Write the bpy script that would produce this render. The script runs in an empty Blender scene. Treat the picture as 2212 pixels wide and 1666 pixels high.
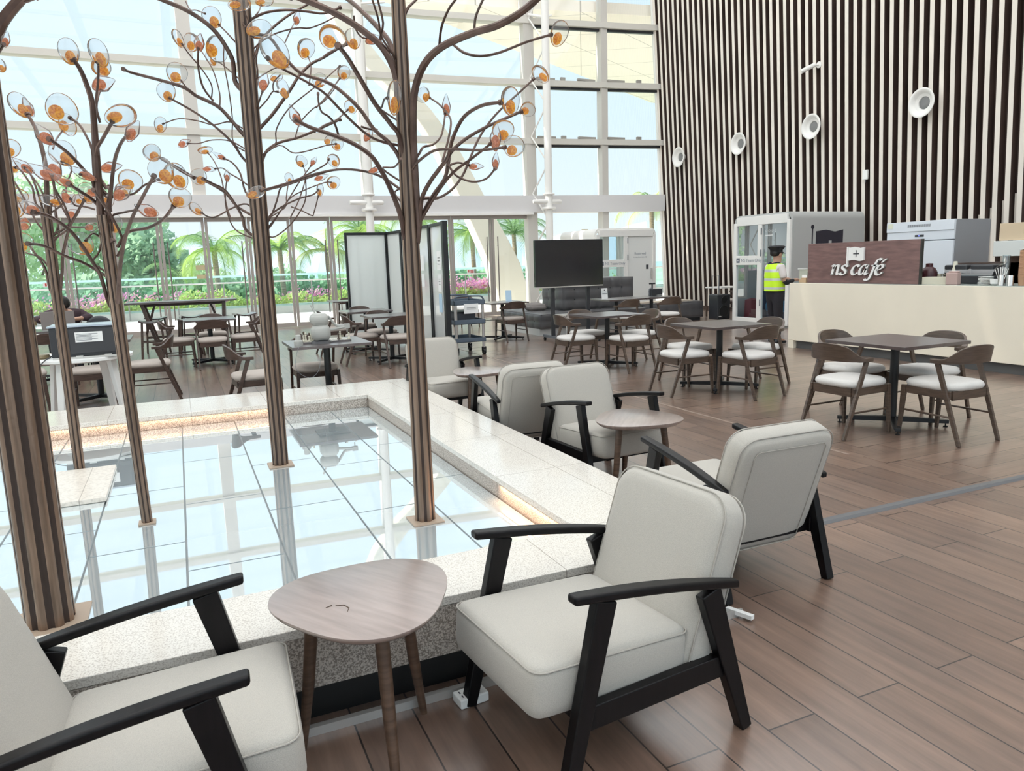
import bpy, math, random
from mathutils import Vector, Matrix, Quaternion
random.seed(7)
PI = math.pi
D = bpy.data
COL = bpy.context.scene.collection
sc = bpy.context.scene

# ------------------------------------------------------------------ camera
def make_camera():
    f, cx, cy, vx, vy, h = 1588.0, 1106.0, 833.0, 1400.0, 10305.0, 1.516
    down = Vector((vx - cx, -(vy - cy), -f)).normalized()
    up = -down
    fwd = Vector((0, 0, -1)); fh = (fwd - up * fwd.dot(up)).normalized()
    right = fh.cross(up)
    R = Matrix((right, fh, up))
    R = Matrix.Rotation(math.radians(-24), 3, 'Z') @ R
    cam = D.cameras.new('camera'); cam.sensor_fit = 'HORIZONTAL'; cam.sensor_width = 36.0
    cam.lens = f / 2212.0 * 36.0
    cam.clip_start = 0.05; cam.clip_end = 3000
    o = D.objects.new('camera', cam); COL.objects.link(o)
    M = R.to_4x4(); M.translation = Vector((0, 0, h)); o.matrix_world = M
    sc.camera = o
make_camera()

# ------------------------------------------------------------------ world, sun, exposure
sc.view_settings.view_transform = 'Standard'; sc.view_settings.look = 'None'
sc.view_settings.gamma = 1.0; sc.view_settings.use_curve_mapping = False
sc.view_settings.exposure = 0.0
w = D.worlds.new('sky'); sc.world = w; w.use_nodes = True
nt = w.node_tree; nt.nodes.clear()
tc = nt.nodes.new('ShaderNodeTexCoord'); sp = nt.nodes.new('ShaderNodeSeparateXYZ')
rp = nt.nodes.new('ShaderNodeValToRGB'); bg = nt.nodes.new('ShaderNodeBackground'); wo = nt.nodes.new('ShaderNodeOutputWorld')
nt.links.new(tc.outputs['Generated'], sp.inputs[0]); nt.links.new(sp.outputs['Z'], rp.inputs[0])
nt.links.new(rp.outputs[0], bg.inputs[0]); nt.links.new(bg.outputs[0], wo.inputs[0])
els = rp.color_ramp.elements
els[0].position = 0.0; els[0].color = (0.74, 0.80, 0.81, 1)
els[1].position = 1.0; els[1].color = (0.58, 0.78, 0.98, 1)
for p, c in ((0.06, (0.68, 0.77, 0.81)), (0.18, (0.61, 0.745, 0.81)), (0.35, (0.58, 0.72, 0.82))):
    e = els.new(p); e.color = (*c, 1)
bg.inputs[1].default_value = 1.36
sl = D.lights.new('sun', 'SUN'); sl.energy = 9.5; sl.angle = math.radians(0.6); sl.color = (1.0, 0.90, 0.78)
so = D.objects.new('sun', sl); COL.objects.link(so)
so.rotation_euler = Vector((0.80, -0.16, -0.50)).to_track_quat('-Z', 'Y').to_euler()
sc.cycles.max_bounces = 8; sc.cycles.transparent_max_bounces = 24

# ------------------------------------------------------------------ materials
MATS = {}
def mat(name, col=(0.8, 0.8, 0.8), rough=0.5, metal=0.0, spec=0.5, noise=None, bump=None, emit=None, coat=0.0, trans=0.0, sheen=0.0, crough=0.2):
    if name in MATS: return MATS[name]
    m = D.materials.new(name); m.use_nodes = True; t = m.node_tree
    b = t.nodes['Principled BSDF']
    b.inputs['Base Color'].default_value = (*col, 1); b.inputs['Roughness'].default_value = rough
    b.inputs['Metallic'].default_value = metal; b.inputs['Specular IOR Level'].default_value = spec
    b.inputs['Coat Weight'].default_value = coat; b.inputs['Coat Roughness'].default_value = crough
    b.inputs['Transmission Weight'].default_value = trans
    b.inputs['Sheen Weight'].default_value = sheen
    if emit: b.inputs['Emission Color'].default_value = (*emit[0], 1); b.inputs['Emission Strength'].default_value = emit[1]
    co = t.nodes.new('ShaderNodeTexCoord')
    if noise:  # (scale, amount, stretch)
        mp = t.nodes.new('ShaderNodeMapping'); mp.inputs['Scale'].default_value = noise[2] if len(noise) > 2 else (1, 1, 1)
        n = t.nodes.new('ShaderNodeTexNoise'); n.inputs['Scale'].default_value = noise[0]; n.inputs['Detail'].default_value = 6
        r = t.nodes.new('ShaderNodeValToRGB'); a = noise[1]
        r.color_ramp.elements[0].position = 0.3; r.color_ramp.elements[1].position = 0.7
        r.color_ramp.elements[0].color = (*[max(0, c * (1 - a)) for c in col], 1)
        r.color_ramp.elements[1].color = (*[min(1, c * (1 + a)) for c in col], 1)
        t.links.new(co.outputs['Object'], mp.inputs[0]); t.links.new(mp.outputs[0], n.inputs[0])
        t.links.new(n.outputs[0], r.inputs[0]); t.links.new(r.outputs[0], b.inputs['Base Color'])
    if bump:
        n2 = t.nodes.new('ShaderNodeTexNoise'); n2.inputs['Scale'].default_value = bump[0]; n2.inputs['Detail'].default_value = 3
        bn = t.nodes.new('ShaderNodeBump'); bn.inputs['Strength'].default_value = bump[1]; bn.inputs['Distance'].default_value = 0.01
        t.links.new(co.outputs['Object'], n2.inputs[0]); t.links.new(n2.outputs[0], bn.inputs['Height']); t.links.new(bn.outputs[0], b.inputs['Normal'])
    MATS[name] = m
    return m

def glass_mat(name, tint=(0.96, 0.985, 0.98), refl=0.10, rough=0.0, ior=1.5):
    if name in MATS: return MATS[name]
    m = D.materials.new(name); m.use_nodes = True; t = m.node_tree; t.nodes.clear()
    o = t.nodes.new('ShaderNodeOutputMaterial'); mx = t.nodes.new('ShaderNodeMixShader')
    tr = t.nodes.new('ShaderNodeBsdfTransparent'); gl = t.nodes.new('ShaderNodeBsdfGlossy'); fr = t.nodes.new('ShaderNodeFresnel')
    fr.inputs[0].default_value = ior
    tr.inputs[0].default_value = (*tint, 1); gl.inputs['Roughness'].default_value = rough
    mt = t.nodes.new('ShaderNodeMath'); mt.operation = 'ADD'; mt.use_clamp = True; mt.inputs[1].default_value = refl
    ge = t.nodes.new('ShaderNodeNewGeometry'); iv = t.nodes.new('ShaderNodeMath'); iv.operation = 'SUBTRACT'; iv.inputs[0].default_value = 1; ml = t.nodes.new('ShaderNodeMath'); ml.operation = 'MULTIPLY'
    t.links.new(ge.outputs['Backfacing'], iv.inputs[1]); t.links.new(fr.outputs[0], mt.inputs[0]); t.links.new(mt.outputs[0], ml.inputs[0]); t.links.new(iv.outputs[0], ml.inputs[1]); t.links.new(ml.outputs[0], mx.inputs[0])
    t.links.new(tr.outputs[0], mx.inputs[1]); t.links.new(gl.outputs[0], mx.inputs[2]); t.links.new(mx.outputs[0], o.inputs[0])
    MATS[name] = m
    return m

def granite(name, base, dark, scale=160.0, rough=0.18, contrast=(0.35, 0.55)):
    m = D.materials.new(name); m.use_nodes = True; t = m.node_tree; b = t.nodes['Principled BSDF']
    b.inputs['Roughness'].default_value = rough
    co = t.nodes.new('ShaderNodeTexCoord'); n = t.nodes.new('ShaderNodeTexNoise'); n.inputs['Scale'].default_value = scale; n.inputs['Detail'].default_value = 3
    r = t.nodes.new('ShaderNodeValToRGB'); r.color_ramp.elements[0].position = contrast[0]; r.color_ramp.elements[1].position = contrast[1]
    r.color_ramp.elements[0].color = (*dark, 1); r.color_ramp.elements[1].color = (*base, 1)
    t.links.new(co.outputs['Object'], n.inputs[0]); t.links.new(n.outputs[0], r.inputs[0])
    # slab joints every 1.2 m along x and y
    bk = t.nodes.new('ShaderNodeTexBrick'); bk.inputs['Scale'].default_value = 1.0
    bk.inputs['Brick Width'].default_value = 0.62; bk.inputs['Row Height'].default_value = 0.9; bk.inputs['Mortar Size'].default_value = 0.0022
    bk.offset = 0.0; bk.inputs['Color1'].default_value = bk.inputs['Color2'].default_value = (1, 1, 1, 1); bk.inputs['Mortar'].default_value = (0.55, 0.53, 0.5, 1)
    mx = t.nodes.new('ShaderNodeMixRGB'); mx.blend_type = 'MULTIPLY'; mx.inputs[0].default_value = 1
    t.links.new(co.outputs['Object'], bk.inputs[0]); t.links.new(r.outputs[0], mx.inputs[1]); t.links.new(bk.outputs[0], mx.inputs[2])
    t.links.new(mx.outputs[0], b.inputs['Base Color'])
    return m

def plank_mat(name, swap):
    m = D.materials.new(name); m.use_nodes = True; t = m.node_tree; b = t.nodes['Principled BSDF']
    co = t.nodes.new('ShaderNodeTexCoord'); mp = t.nodes.new('ShaderNodeMapping')
    if swap: mp.inputs['Rotation'].default_value = (0, 0, PI / 2)
    bk = t.nodes.new('ShaderNodeTexBrick'); bk.inputs['Scale'].default_value = 1.0; bk.inputs['Brick Width'].default_value = 1.2
    bk.inputs['Row Height'].default_value = 0.2; bk.inputs['Mortar Size'].default_value = 0.0034; bk.inputs['Mortar Smooth'].default_value = 0.2
    bk.offset = 0.37; bk.inputs['Bias'].default_value = 0.0
    bk.inputs['Color1'].default_value = (0.155, 0.100, 0.075, 1); bk.inputs['Color2'].default_value = (0.235, 0.156, 0.118, 1)
    bk.inputs['Mortar'].default_value = (0.025, 0.017, 0.014, 1)
    t.links.new(co.outputs['Object'], mp.inputs[0]); t.links.new(mp.outputs[0], bk.inputs[0])
    m2 = t.nodes.new('ShaderNodeMapping'); m2.inputs['Scale'].default_value = (1.2, 14, 1); t.links.new(mp.outputs[0], m2.inputs[0])
    n = t.nodes.new('ShaderNodeTexNoise'); n.inputs['Scale'].default_value = 1.6; n.inputs['Detail'].default_value = 8; n.inputs['Roughness'].default_value = 0.6
    t.links.new(m2.outputs[0], n.inputs[0])
    r = t.nodes.new('ShaderNodeValToRGB'); r.color_ramp.elements[0].position = 0.3; r.color_ramp.elements[0].color = (0.72, 0.70, 0.68, 1)
    r.color_ramp.elements[1].position = 0.7; r.color_ramp.elements[1].color = (1.22, 1.2, 1.18, 1)
    t.links.new(n.outputs[0], r.inputs[0])
    n3 = t.nodes.new('ShaderNodeTexNoise'); n3.inputs['Scale'].default_value = 2.3; n3.inputs['Detail'].default_value = 4; t.links.new(mp.outputs[0], n3.inputs[0])
    r3 = t.nodes.new('ShaderNodeValToRGB'); r3.color_ramp.elements[0].position = 0.3; r3.color_ramp.elements[0].color = (0.85, 0.85, 0.88, 1); r3.color_ramp.elements[1].position = 0.72; r3.color_ramp.elements[1].color = (1.12, 1.08, 1.05, 1)
    t.links.new(n3.outputs[0], r3.inputs[0])
    mx = t.nodes.new('ShaderNodeMixRGB'); mx.blend_type = 'MULTIPLY'; mx.inputs[0].default_value = 1
    mx2 = t.nodes.new('ShaderNodeMixRGB'); mx2.blend_type = 'MULTIPLY'; mx2.inputs[0].default_value = 1
    t.links.new(bk.outputs[0], mx.inputs[1]); t.links.new(r.outputs[0], mx.inputs[2]); t.links.new(mx.outputs[0], mx2.inputs[1]); t.links.new(r3.outputs[0], mx2.inputs[2])
    t.links.new(mx2.outputs[0], b.inputs['Base Color'])
    b.inputs['Roughness'].default_value = 0.32; b.inputs['Specular IOR Level'].default_value = 0.7; b.inputs['Coat Weight'].default_value = 0.65; b.inputs['Coat Roughness'].default_value = 0.22; b.inputs['Coat IOR'].default_value = 1.7
    bn = t.nodes.new('ShaderNodeBump'); bn.inputs['Strength'].default_value = 0.25; bn.inputs['Distance'].default_value = 0.002
    t.links.new(bk.outputs['Fac'], bn.inputs['Height']); bn.invert = True; t.links.new(bn.outputs[0], b.inputs['Normal'])
    return m

M_black = mat('black stained wood', (0.0035, 0.0025, 0.003), 0.38, spec=0.28, noise=(9, 0.5, (1, 8, 1)))
M_walnut = mat('walnut wood', (0.10, 0.058, 0.038), 0.34, noise=(7, 0.35, (1, 1, 9)))
M_walnut_top = mat('walnut table top', (0.27, 0.20, 0.175), 0.34, spec=0.9, coat=1.0, crough=.24, noise=(5, 0.18, (9, 1, 1)))
M_chairwood = mat('grey brown oak', (0.088, 0.058, 0.042), 0.3, noise=(8, 0.3, (1, 1, 8)), coat=0.2)
M_darkwood = mat('dark oak', (0.07, 0.042, 0.032), 0.35, noise=(8, 0.3, (1, 1, 8)))
def fabric(name, col, s=420.0, amt=0.10):
    return mat(name, col, 0.92, spec=0.15, noise=(s, amt, (1, 1, 1)), bump=(500, 0.22), sheen=0.2)
M_fabric = fabric('cream linen fabric', (0.47, 0.44, 0.395))
M_pipe = mat('cream piping', (0.40, 0.37, 0.33), 0.9)
M_pad = mat('pale grey seat fabric', (0.66, 0.63, 0.60), 0.85, noise=(200, 0.06))
M_padbrown = mat('taupe seat fabric', (0.46, 0.40, 0.36), 0.85, noise=(200, 0.06))
M_tabletop = mat('dark table laminate', (0.075, 0.052, 0.050), 0.24, spec=0.75, coat=1.0, crough=.34, noise=(6, 0.2, (10, 1, 1)))
MATS['dark table laminate'].node_tree.nodes['Principled BSDF'].inputs['Coat IOR'].default_value = 1.6
M_iron = mat('black powder coated steel', (0.012, 0.012, 0.014), 0.38)
M_granite = granite('pale polished granite', (0.76, 0.72, 0.66), (0.52, 0.47, 0.42), 170, 0.14, (0.36, 0.52))
M_granface = granite('flamed granite face', (0.60, 0.54, 0.48), (0.24, 0.20, 0.17), 190, 0.5, (0.42, 0.58))
M_floorA = plank_mat('brown wood tiles along', True)
M_floorB = plank_mat('brown wood tiles across', False)
M_white = mat('white painted steel', (0.83, 0.81, 0.78), 0.4)
M_alu = mat('brushed aluminium', (0.62, 0.60, 0.57), 0.32, metal=0.55)
M_chrome = mat('chrome', (0.75, 0.75, 0.76), 0.12, metal=1.0)
M_window = glass_mat('window glass', (0.965, 0.985, 0.985), 0.02)
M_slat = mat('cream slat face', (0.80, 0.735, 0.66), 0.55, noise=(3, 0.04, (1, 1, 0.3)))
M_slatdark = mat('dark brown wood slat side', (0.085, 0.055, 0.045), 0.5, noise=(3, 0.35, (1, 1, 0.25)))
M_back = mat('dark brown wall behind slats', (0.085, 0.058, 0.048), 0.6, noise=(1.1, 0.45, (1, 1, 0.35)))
M_bronze = mat('bronze brown metal', (0.25, 0.175, 0.13), 0.30, metal=0.7, noise=(6, 0.4, (8, 8, 0.4)), bump=(60, 0.15))
M_flute_shade = mat('painted shade in the flutes', (0.045, 0.028, 0.022), 0.5, metal=0.3)  # groove shade put into the colour of the flute faces
M_bronzedark = mat('dark bronze branch', (0.13, 0.085, 0.07), 0.34, metal=0.7, noise=(14, 0.3, (1, 1, 1)))
M_cream = mat('cream laminate', (0.84, 0.77, 0.64), 0.32, noise=(1.3, 0.03))
M_grey = mat('mid grey plastic', (0.16, 0.17, 0.19), 0.45)
M_dark = mat('charcoal plastic', (0.030, 0.031, 0.036), 0.4)
M_bluegrey = mat('blue grey plastic', (0.10, 0.13, 0.17), 0.42)
M_whiteplastic = mat('white plastic', (0.86, 0.86, 0.84), 0.35)
M_paper = mat('white paper', (0.88, 0.88, 0.87), 0.8)
M_ink = mat('dark grey ink', (0.05, 0.05, 0.06), 0.7)
M_red = mat('red print', (0.55, 0.06, 0.05), 0.6)
M_rubber = mat('black rubber', (0.015, 0.015, 0.015), 0.7)

# ------------------------------------------------------------------ mesh helper
class MB:
    def __init__(s): s.v = []; s.f = []; s.mi = []; s.m = 0
    def add(s, vs, fs, M=None):
        o = len(s.v)
        s.v += [tuple(M @ Vector(p)) if M is not None else tuple(p) for p in vs]
        s.f += [tuple(i + o for i in f) for f in fs]; s.mi += [s.m] * len(fs)
        return s
    def box(s, x0, x1, y0, y1, z0, z1, M=None):
        v = [(x0, y0, z0), (x1, y0, z0), (x1, y1, z0), (x0, y1, z0), (x0, y0, z1), (x1, y0, z1), (x1, y1, z1), (x0, y1, z1)]
        return s.add(v, [(3, 2, 1, 0), (4, 5, 6, 7), (0, 1, 5, 4), (1, 2, 6, 5), (2, 3, 7, 6), (3, 0, 4, 7)], M)
    def tube(s, pts, r, n=8, cap=True, prof=None):
        P = [Vector(p) for p in pts]; k = len(P)
        R = r if isinstance(r, (list, tuple)) else [r] * k
        t0 = (P[1] - P[0]).normalized(); up = Vector((0, 0, 1)) if abs(t0.z) < 0.9 else Vector((0, 1, 0))
        a = t0.cross(up).normalized(); vs = []
        for i in range(k):
            t = (P[min(i + 1, k - 1)] - P[max(i - 1, 0)]).normalized()
            a = (a - t * a.dot(t)).normalized(); b = t.cross(a)
            for j in range(n):
                th = 2 * PI * j / n; q = prof[j] if prof else 1
                vs.append(P[i] + (a * math.cos(th) + b * math.sin(th)) * R[i] * q)
        fs = [(i * n + j, i * n + (j + 1) % n, (i + 1) * n + (j + 1) % n, (i + 1) * n + j) for i in range(k - 1) for j in range(n)]
        if cap: fs += [tuple(range(n - 1, -1, -1)), tuple((k - 1) * n + j for j in range(n))]
        return s.add(vs, fs)
    def bar(s, p0, p1, w0, d0, w1=None, d1=None, side=(1, 0, 0)):
        # rectangular bar from p0 to p1, w along `side`, d across
        p0 = Vector(p0); p1 = Vector(p1); t = (p1 - p0).normalized(); a = Vector(side); a = (a - t * a.dot(t)).normalized(); b = t.cross(a)
        w1 = w0 if w1 is None else w1; d1 = d0 if d1 is None else d1; vs = []
        for p, w_, d_ in ((p0, w0, d0), (p1, w1, d1)):
            for x, y in ((-1, -1), (1, -1), (1, 1), (-1, 1)): vs.append(p + a * x * w_ / 2 + b * y * d_ / 2)
        return s.add(vs, [(3, 2, 1, 0), (4, 5, 6, 7), (0, 1, 5, 4), (1, 2, 6, 5), (2, 3, 7, 6), (3, 0, 4, 7)])
    def lathe(s, prof, c=(0, 0, 0), n=24, M=None):
        vs = []; k = len(prof)
        for r, z in prof:
            for j in range(n): vs.append((c[0] + r * math.cos(2 * PI * j / n), c[1] + r * math.sin(2 * PI * j / n), c[2] + z))
        fs = [(i * n + j, i * n + (j + 1) % n, (i + 1) * n + (j + 1) % n, (i + 1) * n + j) for i in range(k - 1) for j in range(n)]
        fs += [tuple(range(n - 1, -1, -1)), tuple((k - 1) * n + j for j in range(n))]
        return s.add(vs, fs, M)
    def prism(s, poly, z0, z1, M=None):
        n = len(poly); vs = [(x, y, z0) for x, y in poly] + [(x, y, z1) for x, y in poly]
        fs = [tuple(range(n - 1, -1, -1)), tuple(range(n, 2 * n))] + [(i, (i + 1) % n, (i + 1) % n + n, i + n) for i in range(n)]
        return s.add(vs, fs, M)
    def cushion(s, w, d, h, r, bulge=0.012, M=None, nx=16, ny=16, nz=6, ro=None):
        # rounded box with a soft crown, centred on the origin
        vs = {}; vl = []; fl = []; ro = ro or r
        def V(x, y, z):
            k = (round(x, 5), round(y, 5), round(z, 5))
            if k in vs: return vs[k]
            X, Y, Z = x * w / 2, y * d / 2, z * h / 2
            cx_ = max(-w / 2 + ro, min(w / 2 - ro, X)); cy_ = max(-d / 2 + ro, min(d / 2 - ro, Y)); ex, ey = X - cx_, Y - cy_
            db = min(w / 2 - abs(X), d / 2 - abs(Y))
            if abs(ex) > 1e-9 and abs(ey) > 1e-9:
                q = max(abs(ex), abs(ey)) / math.hypot(ex, ey); X, Y = cx_ + ex * q, cy_ + ey * q
            rr = min(r, h / 2); ez = max(0, abs(Z) - (h / 2 - rr)); eb = max(0, rr - db)
            if ez > 0 and eb > 0:
                q = max(ez, eb) / math.hypot(ez, eb); nz_ = h / 2 - rr + ez * q; Z = math.copysign(nz_, Z)
                dd = eb - eb * q; X *= 1 - dd / (w / 2); Y *= 1 - dd / (d / 2)
            p = Vector((X, Y, Z))
            p.z += (1 if z > 0 else -1) * bulge * (1 - x ** 4) * (1 - y ** 4) * abs(z)
            p.x += x * bulge * 0.5 * (1 - y ** 4) * (1 - z * z); p.y += y * bulge * 0.5 * (1 - x ** 4) * (1 - z * z)
            vs[k] = len(vl); vl.append(p); return vs[k]
        def g(n):
            # denser near the ends
            return [math.sin(-PI / 2 + PI * i / n) for i in range(n + 1)]
        X, Y, Z = g(nx), g(ny), g(nz)
        def face(A, B, fn, flip):
            for i in range(len(A) - 1):
                for j in range(len(B) - 1):
                    q = [fn(A[i], B[j]), fn(A[i + 1], B[j]), fn(A[i + 1], B[j + 1]), fn(A[i], B[j + 1])]
                    if flip: q = q[::-1]
                    if len(set(q)) >= 3: fl.append(tuple(dict.fromkeys(q)))
        face(X, Y, lambda a, b: V(a, b, 1), False); face(X, Y, lambda a, b: V(a, b, -1), True)
        face(X, Z, lambda a, b: V(a, -1, b), False); face(X, Z, lambda a, b: V(a, 1, b), True)
        face(Y, Z, lambda a, b: V(1, a, b), False); face(Y, Z, lambda a, b: V(-1, a, b), True)
        return s.add(vl, fl, M)
    def build(s, name, mats, parent=None, smooth=False, bevel=0.0, seg=2, angle=40):
        me = D.meshes.new(name); me.from_pydata([tuple(p) for p in s.v], [], s.f)
        if not isinstance(mats, (list, tuple)): mats = [mats]
        for m_ in mats: me.materials.append(m_)
        if len(mats) > 1: me.polygons.foreach_set('material_index', s.mi)
        me.validate(); me.update()
        if smooth:
            me.polygons.foreach_set('use_smooth', [True] * len(me.polygons))
            try: me.set_sharp_from_angle(angle=math.radians(angle))
            except Exception: pass
        o = D.objects.new(name, me); COL.objects.link(o)
        if parent is not None: o.parent = parent
        if bevel > 0:
            bm = o.modifiers.new('bevel', 'BEVEL'); bm.width = bevel; bm.segments = seg; bm.limit_method = 'ANGLE'; bm.angle_limit = math.radians(35)
            if not smooth: me.polygons.foreach_set('use_smooth', [True] * len(me.polygons)); 
            bm.harden_normals = True
        return o

def tag(o, label=None, cat=None, group=None, kind=None):
    if label: o['label'] = label
    if cat: o['category'] = cat
    if group: o['group'] = group
    if kind: o['kind'] = kind
    return o
def empty(name, loc=(0, 0, 0), rz=0.0, label=None, cat=None, group=None):
    o = D.objects.new(name, None); COL.objects.link(o); o.empty_display_size = 0.1
    o.location = loc; o.rotation_euler = (0, 0, rz)
    return tag(o, label, cat, group)
def struct(o): o['kind'] = 'structure'; return o
def copy_tree(o, parent=None):
    c = o.copy(); COL.objects.link(c)
    if parent is not None: c.parent = parent
    for ch in list(o.children): copy_tree(ch, c)
    return c
def place(proto, used, loc, rz, label, group=None):
    o = proto if not used else copy_tree(proto)
    o.location = loc; o.rotation_euler = (0, 0, rz); o['label'] = label
    if group: o['group'] = group
    return o
def spline(pts, n=6):
    P = [Vector(p) for p in pts]; out = []
    for i in range(len(P) - 1):
        p0 = P[max(i - 1, 0)]; p1 = P[i]; p2 = P[i + 1]; p3 = P[min(i + 2, len(P) - 1)]
        for k in range(n):
            t = k / n
            out.append(0.5 * ((2 * p1) + (p2 - p0) * t + (2 * p0 - 5 * p1 + 4 * p2 - p3) * t * t + (3 * p1 - p0 - 3 * p2 + p3) * t ** 3))
    out.append(P[-1]); return out
def T(x=0, y=0, z=0, rx=0, ry=0, rz=0):
    return Matrix.Translation((x, y, z)) @ Matrix.Rotation(rz, 4, 'Z') @ Matrix.Rotation(ry, 4, 'Y') @ Matrix.Rotation(rx, 4, 'X')
def text(name, s, size, M, m, parent=None, ext=0.001, shear=0.0, align='LEFT', label=None):
    c = D.curves.new(name, 'FONT'); c.body = s; c.size = size; c.extrude = ext; c.shear = shear; c.align_x = align; c.resolution_u = 3
    t = D.objects.new(name, c); COL.objects.link(t)
    dg = bpy.context.evaluated_depsgraph_get(); me = D.meshes.new_from_object(t.evaluated_get(dg))
    D.objects.remove(t); me.name = name; me.materials.clear(); me.materials.append(m); me.transform(M)
    o = D.objects.new(name, me); COL.objects.link(o)
    if parent is not None: o.parent = parent
    if label: o['label'] = label
    return o

# ================================================================== SETTING
def yw(x): return 20.17 - (0.0070 * x * x if x > 0 else 0)
XC = 13.75          # foot of the slatted wall
LEAN = 0.06         # it leans into the hall by 6 cm per metre
m = MB(); m.box(-11, 5.2, -8, 20.3, -0.12, 0.0); fl = struct(m.build('floor', M_floorA))
m = MB()
for j in range(-40, 101):
    y = j * 0.2
    if y > 18.2: break
    x0 = 4.55 + 0.2 * ((j * 2) % 3) 
    m.box(x0, 14.6, y, y + 0.2, -0.1, 0.0012)
m.box(5.2, 14.6, 18.2, 20.3, -0.1, 0.0012)
struct(m.build('floor', M_floorB))
m = MB(); m.box(4.50, 4.53, 3.9, 19.5, 0.0, 0.002); struct(m.build('trim_1', mat('pale movement joint', (0.27, 0.20, 0.16), 0.4)))
# roof: unseen, made translucent to stop direct sun and spread soft daylight
mr = D.materials.new('unseen translucent roof'); mr.use_nodes = True; t = mr.node_tree; t.nodes.clear()
o_ = t.nodes.new('ShaderNodeOutputMaterial'); tl = t.nodes.new('ShaderNodeBsdfTranslucent'); tl.inputs[0].default_value = (0.97, 0.97, 0.97, 1)
t.links.new(tl.outputs[0], o_.inputs[0])
m = MB()
for i in range(9):
    for j in range(10):
        x = -11 + i * 2.85; y = -8 + j * 2.83; m.box(x + 0.04, x + 2.81, y + 0.04, y + 2.79, 10.6, 10.61)
struct(m.build('unseen_ceiling', mr))
m = MB()
for i in range(10): m.box(-11.05 + i * 2.85 - 0.05, -11.05 + i * 2.85 + 0.05, -8, 20.2, 10.5, 10.75)
for j in range(11): m.box(-11, 14.7, -8.05 + j * 2.83 - 0.05, -8.05 + j * 2.83 + 0.05, 10.5, 10.75)
struct(m.build('trim_2', M_white))
m = MB()
for k in range(11): y = -8 + k * 2.82; m.box(-11.2, -11.0, y - .06, y + .06, 0, 10.7)
for z in (0.0, 2.9, 5.4, 8.0, 10.5): m.box(-11.18, -11.02, -8, 20.2, z, z + .2)
struct(m.build('wall_left', mat('white mullions', (0.75, 0.73, 0.70), 0.5)))
m = MB(); m.box(-11.11, -11.10, -8, 20.2, .2, 10.5); struct(m.build('window_20', M_window))
m = MB(); m.box(-31, -11.25, -14, 22, 10.5, 10.8); tag(m.build('canopy', M_white), 'white canopy over the side terrace at the left, outside the glazed side wall', 'canopy')  # added out of view to keep the sun off the left glazing
m = MB(); m.box(-60, -11.21, -20, 20.3, -0.2, -0.01); struct(m.build('floor', mat('pale side terrace', (0.80, 0.79, 0.76), 0.6)))

# window wall ------------------------------------------------------
def strip(m, xs, z0, z1, d0, d1):
    # a beam following the gentle bend of the window wall, d0..d1 offsets along y
    n = len(xs)
    vs = []
    for x in xs: vs += [(x, yw(x) + d0, z0), (x, yw(x) + d1, z0), (x, yw(x) + d1, z1), (x, yw(x) + d0, z1)]
    fs = [(4 * i + k, 4 * i + 4 + k, 4 * i + 4 + (k + 1) % 4, 4 * i + (k + 1) % 4) for i in range(n - 1) for k in range(4)]
    fs += [(0, 1, 2, 3), (4 * n - 1, 4 * n - 2, 4 * n - 3, 4 * n - 4)]
    m.add(vs, [f[::-1] for f in fs])
XS = [-11, -5, 0, 1.5, 3, 4.5, 6, 7.5, 9, 10.5, 12, 13.5]
m = MB(); strip(m, XS, 2.90, 3.37, -0.22, 0.25); struct(m.build('trim_3', mat('white painted beam', (0.66, 0.64, 0.64), 0.5)))
m = MB(); strip(m, [x for x in XS if x <= 9] + [9.42], 2.84, 2.90, -0.30, 0.12); struct(m.build('trim_4', M_white))
for k, z in enumerate((4.865, 6.44, 8.05, 9.66)):
    m = MB(); strip(m, XS, z - 0.07, z + 0.08, -0.16, 0.14); struct(m.build('trim_%d' % (5 + k), mat('transom paint', (0.62, 0.59, 0.54), 0.45)))
    m = MB(); strip(m, [9.6, 10.5, 12, 13.5], z - 0.14, z - 0.075, -0.03, 0.06); struct(m.build('trim_%d' % (15 + k), M_dark))
posts = [(-8.7, .30), (-3.9, .30), (0.70, .30), (4.86, .26), (9.47, .30), (11.7, .20)]
for k, (x, w_) in enumerate(posts):
    m = MB(); z0 = 2.9 if x < 9 else 0.0
    m.box(x - w_ / 2, x + w_ / 2, yw(x) - 0.12, yw(x) + 0.16, z0, 10.5); struct(m.build('trim_%d' % (9 + k), mat('post paint', (0.60, 0.57, 0.53), 0.45)))
edges = [-11, -8.7, -3.9, 0.70, 4.86, 9.47, 11.7, 13.4]
zb = [3.37, 4.79, 6.37, 7.98, 9.58, 10.5]; zt = [4.795, 6.37, 7.98, 9.59, 10.5]
n = 0
for i in range(len(edges) - 1):
    n += 1; m = MB(); a, b_ = edges[i], edges[i + 1]; xs = [a + (b_ - a) * k / 4 for k in range(5)]
    def pane(z0, z1):
        vs = []
        for x in xs: vs += [(x, yw(x), z0), (x, yw(x), z1)]
        m.add(vs, [(2 * k, 2 * k + 2, 2 * k + 3, 2 * k + 1) for k in range(4)])
    pane(3.37, 10.5)
    if a > 9: pane(0.1, 2.9)
    wn = struct(m.build('window_%d' % n, M_window))
m = MB(); strip(m, [9.45, 10.5, 12, 13.5], 0, 0.1, -0.1, 0.1); struct(m.build('baseboard_back', M_alu))
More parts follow.
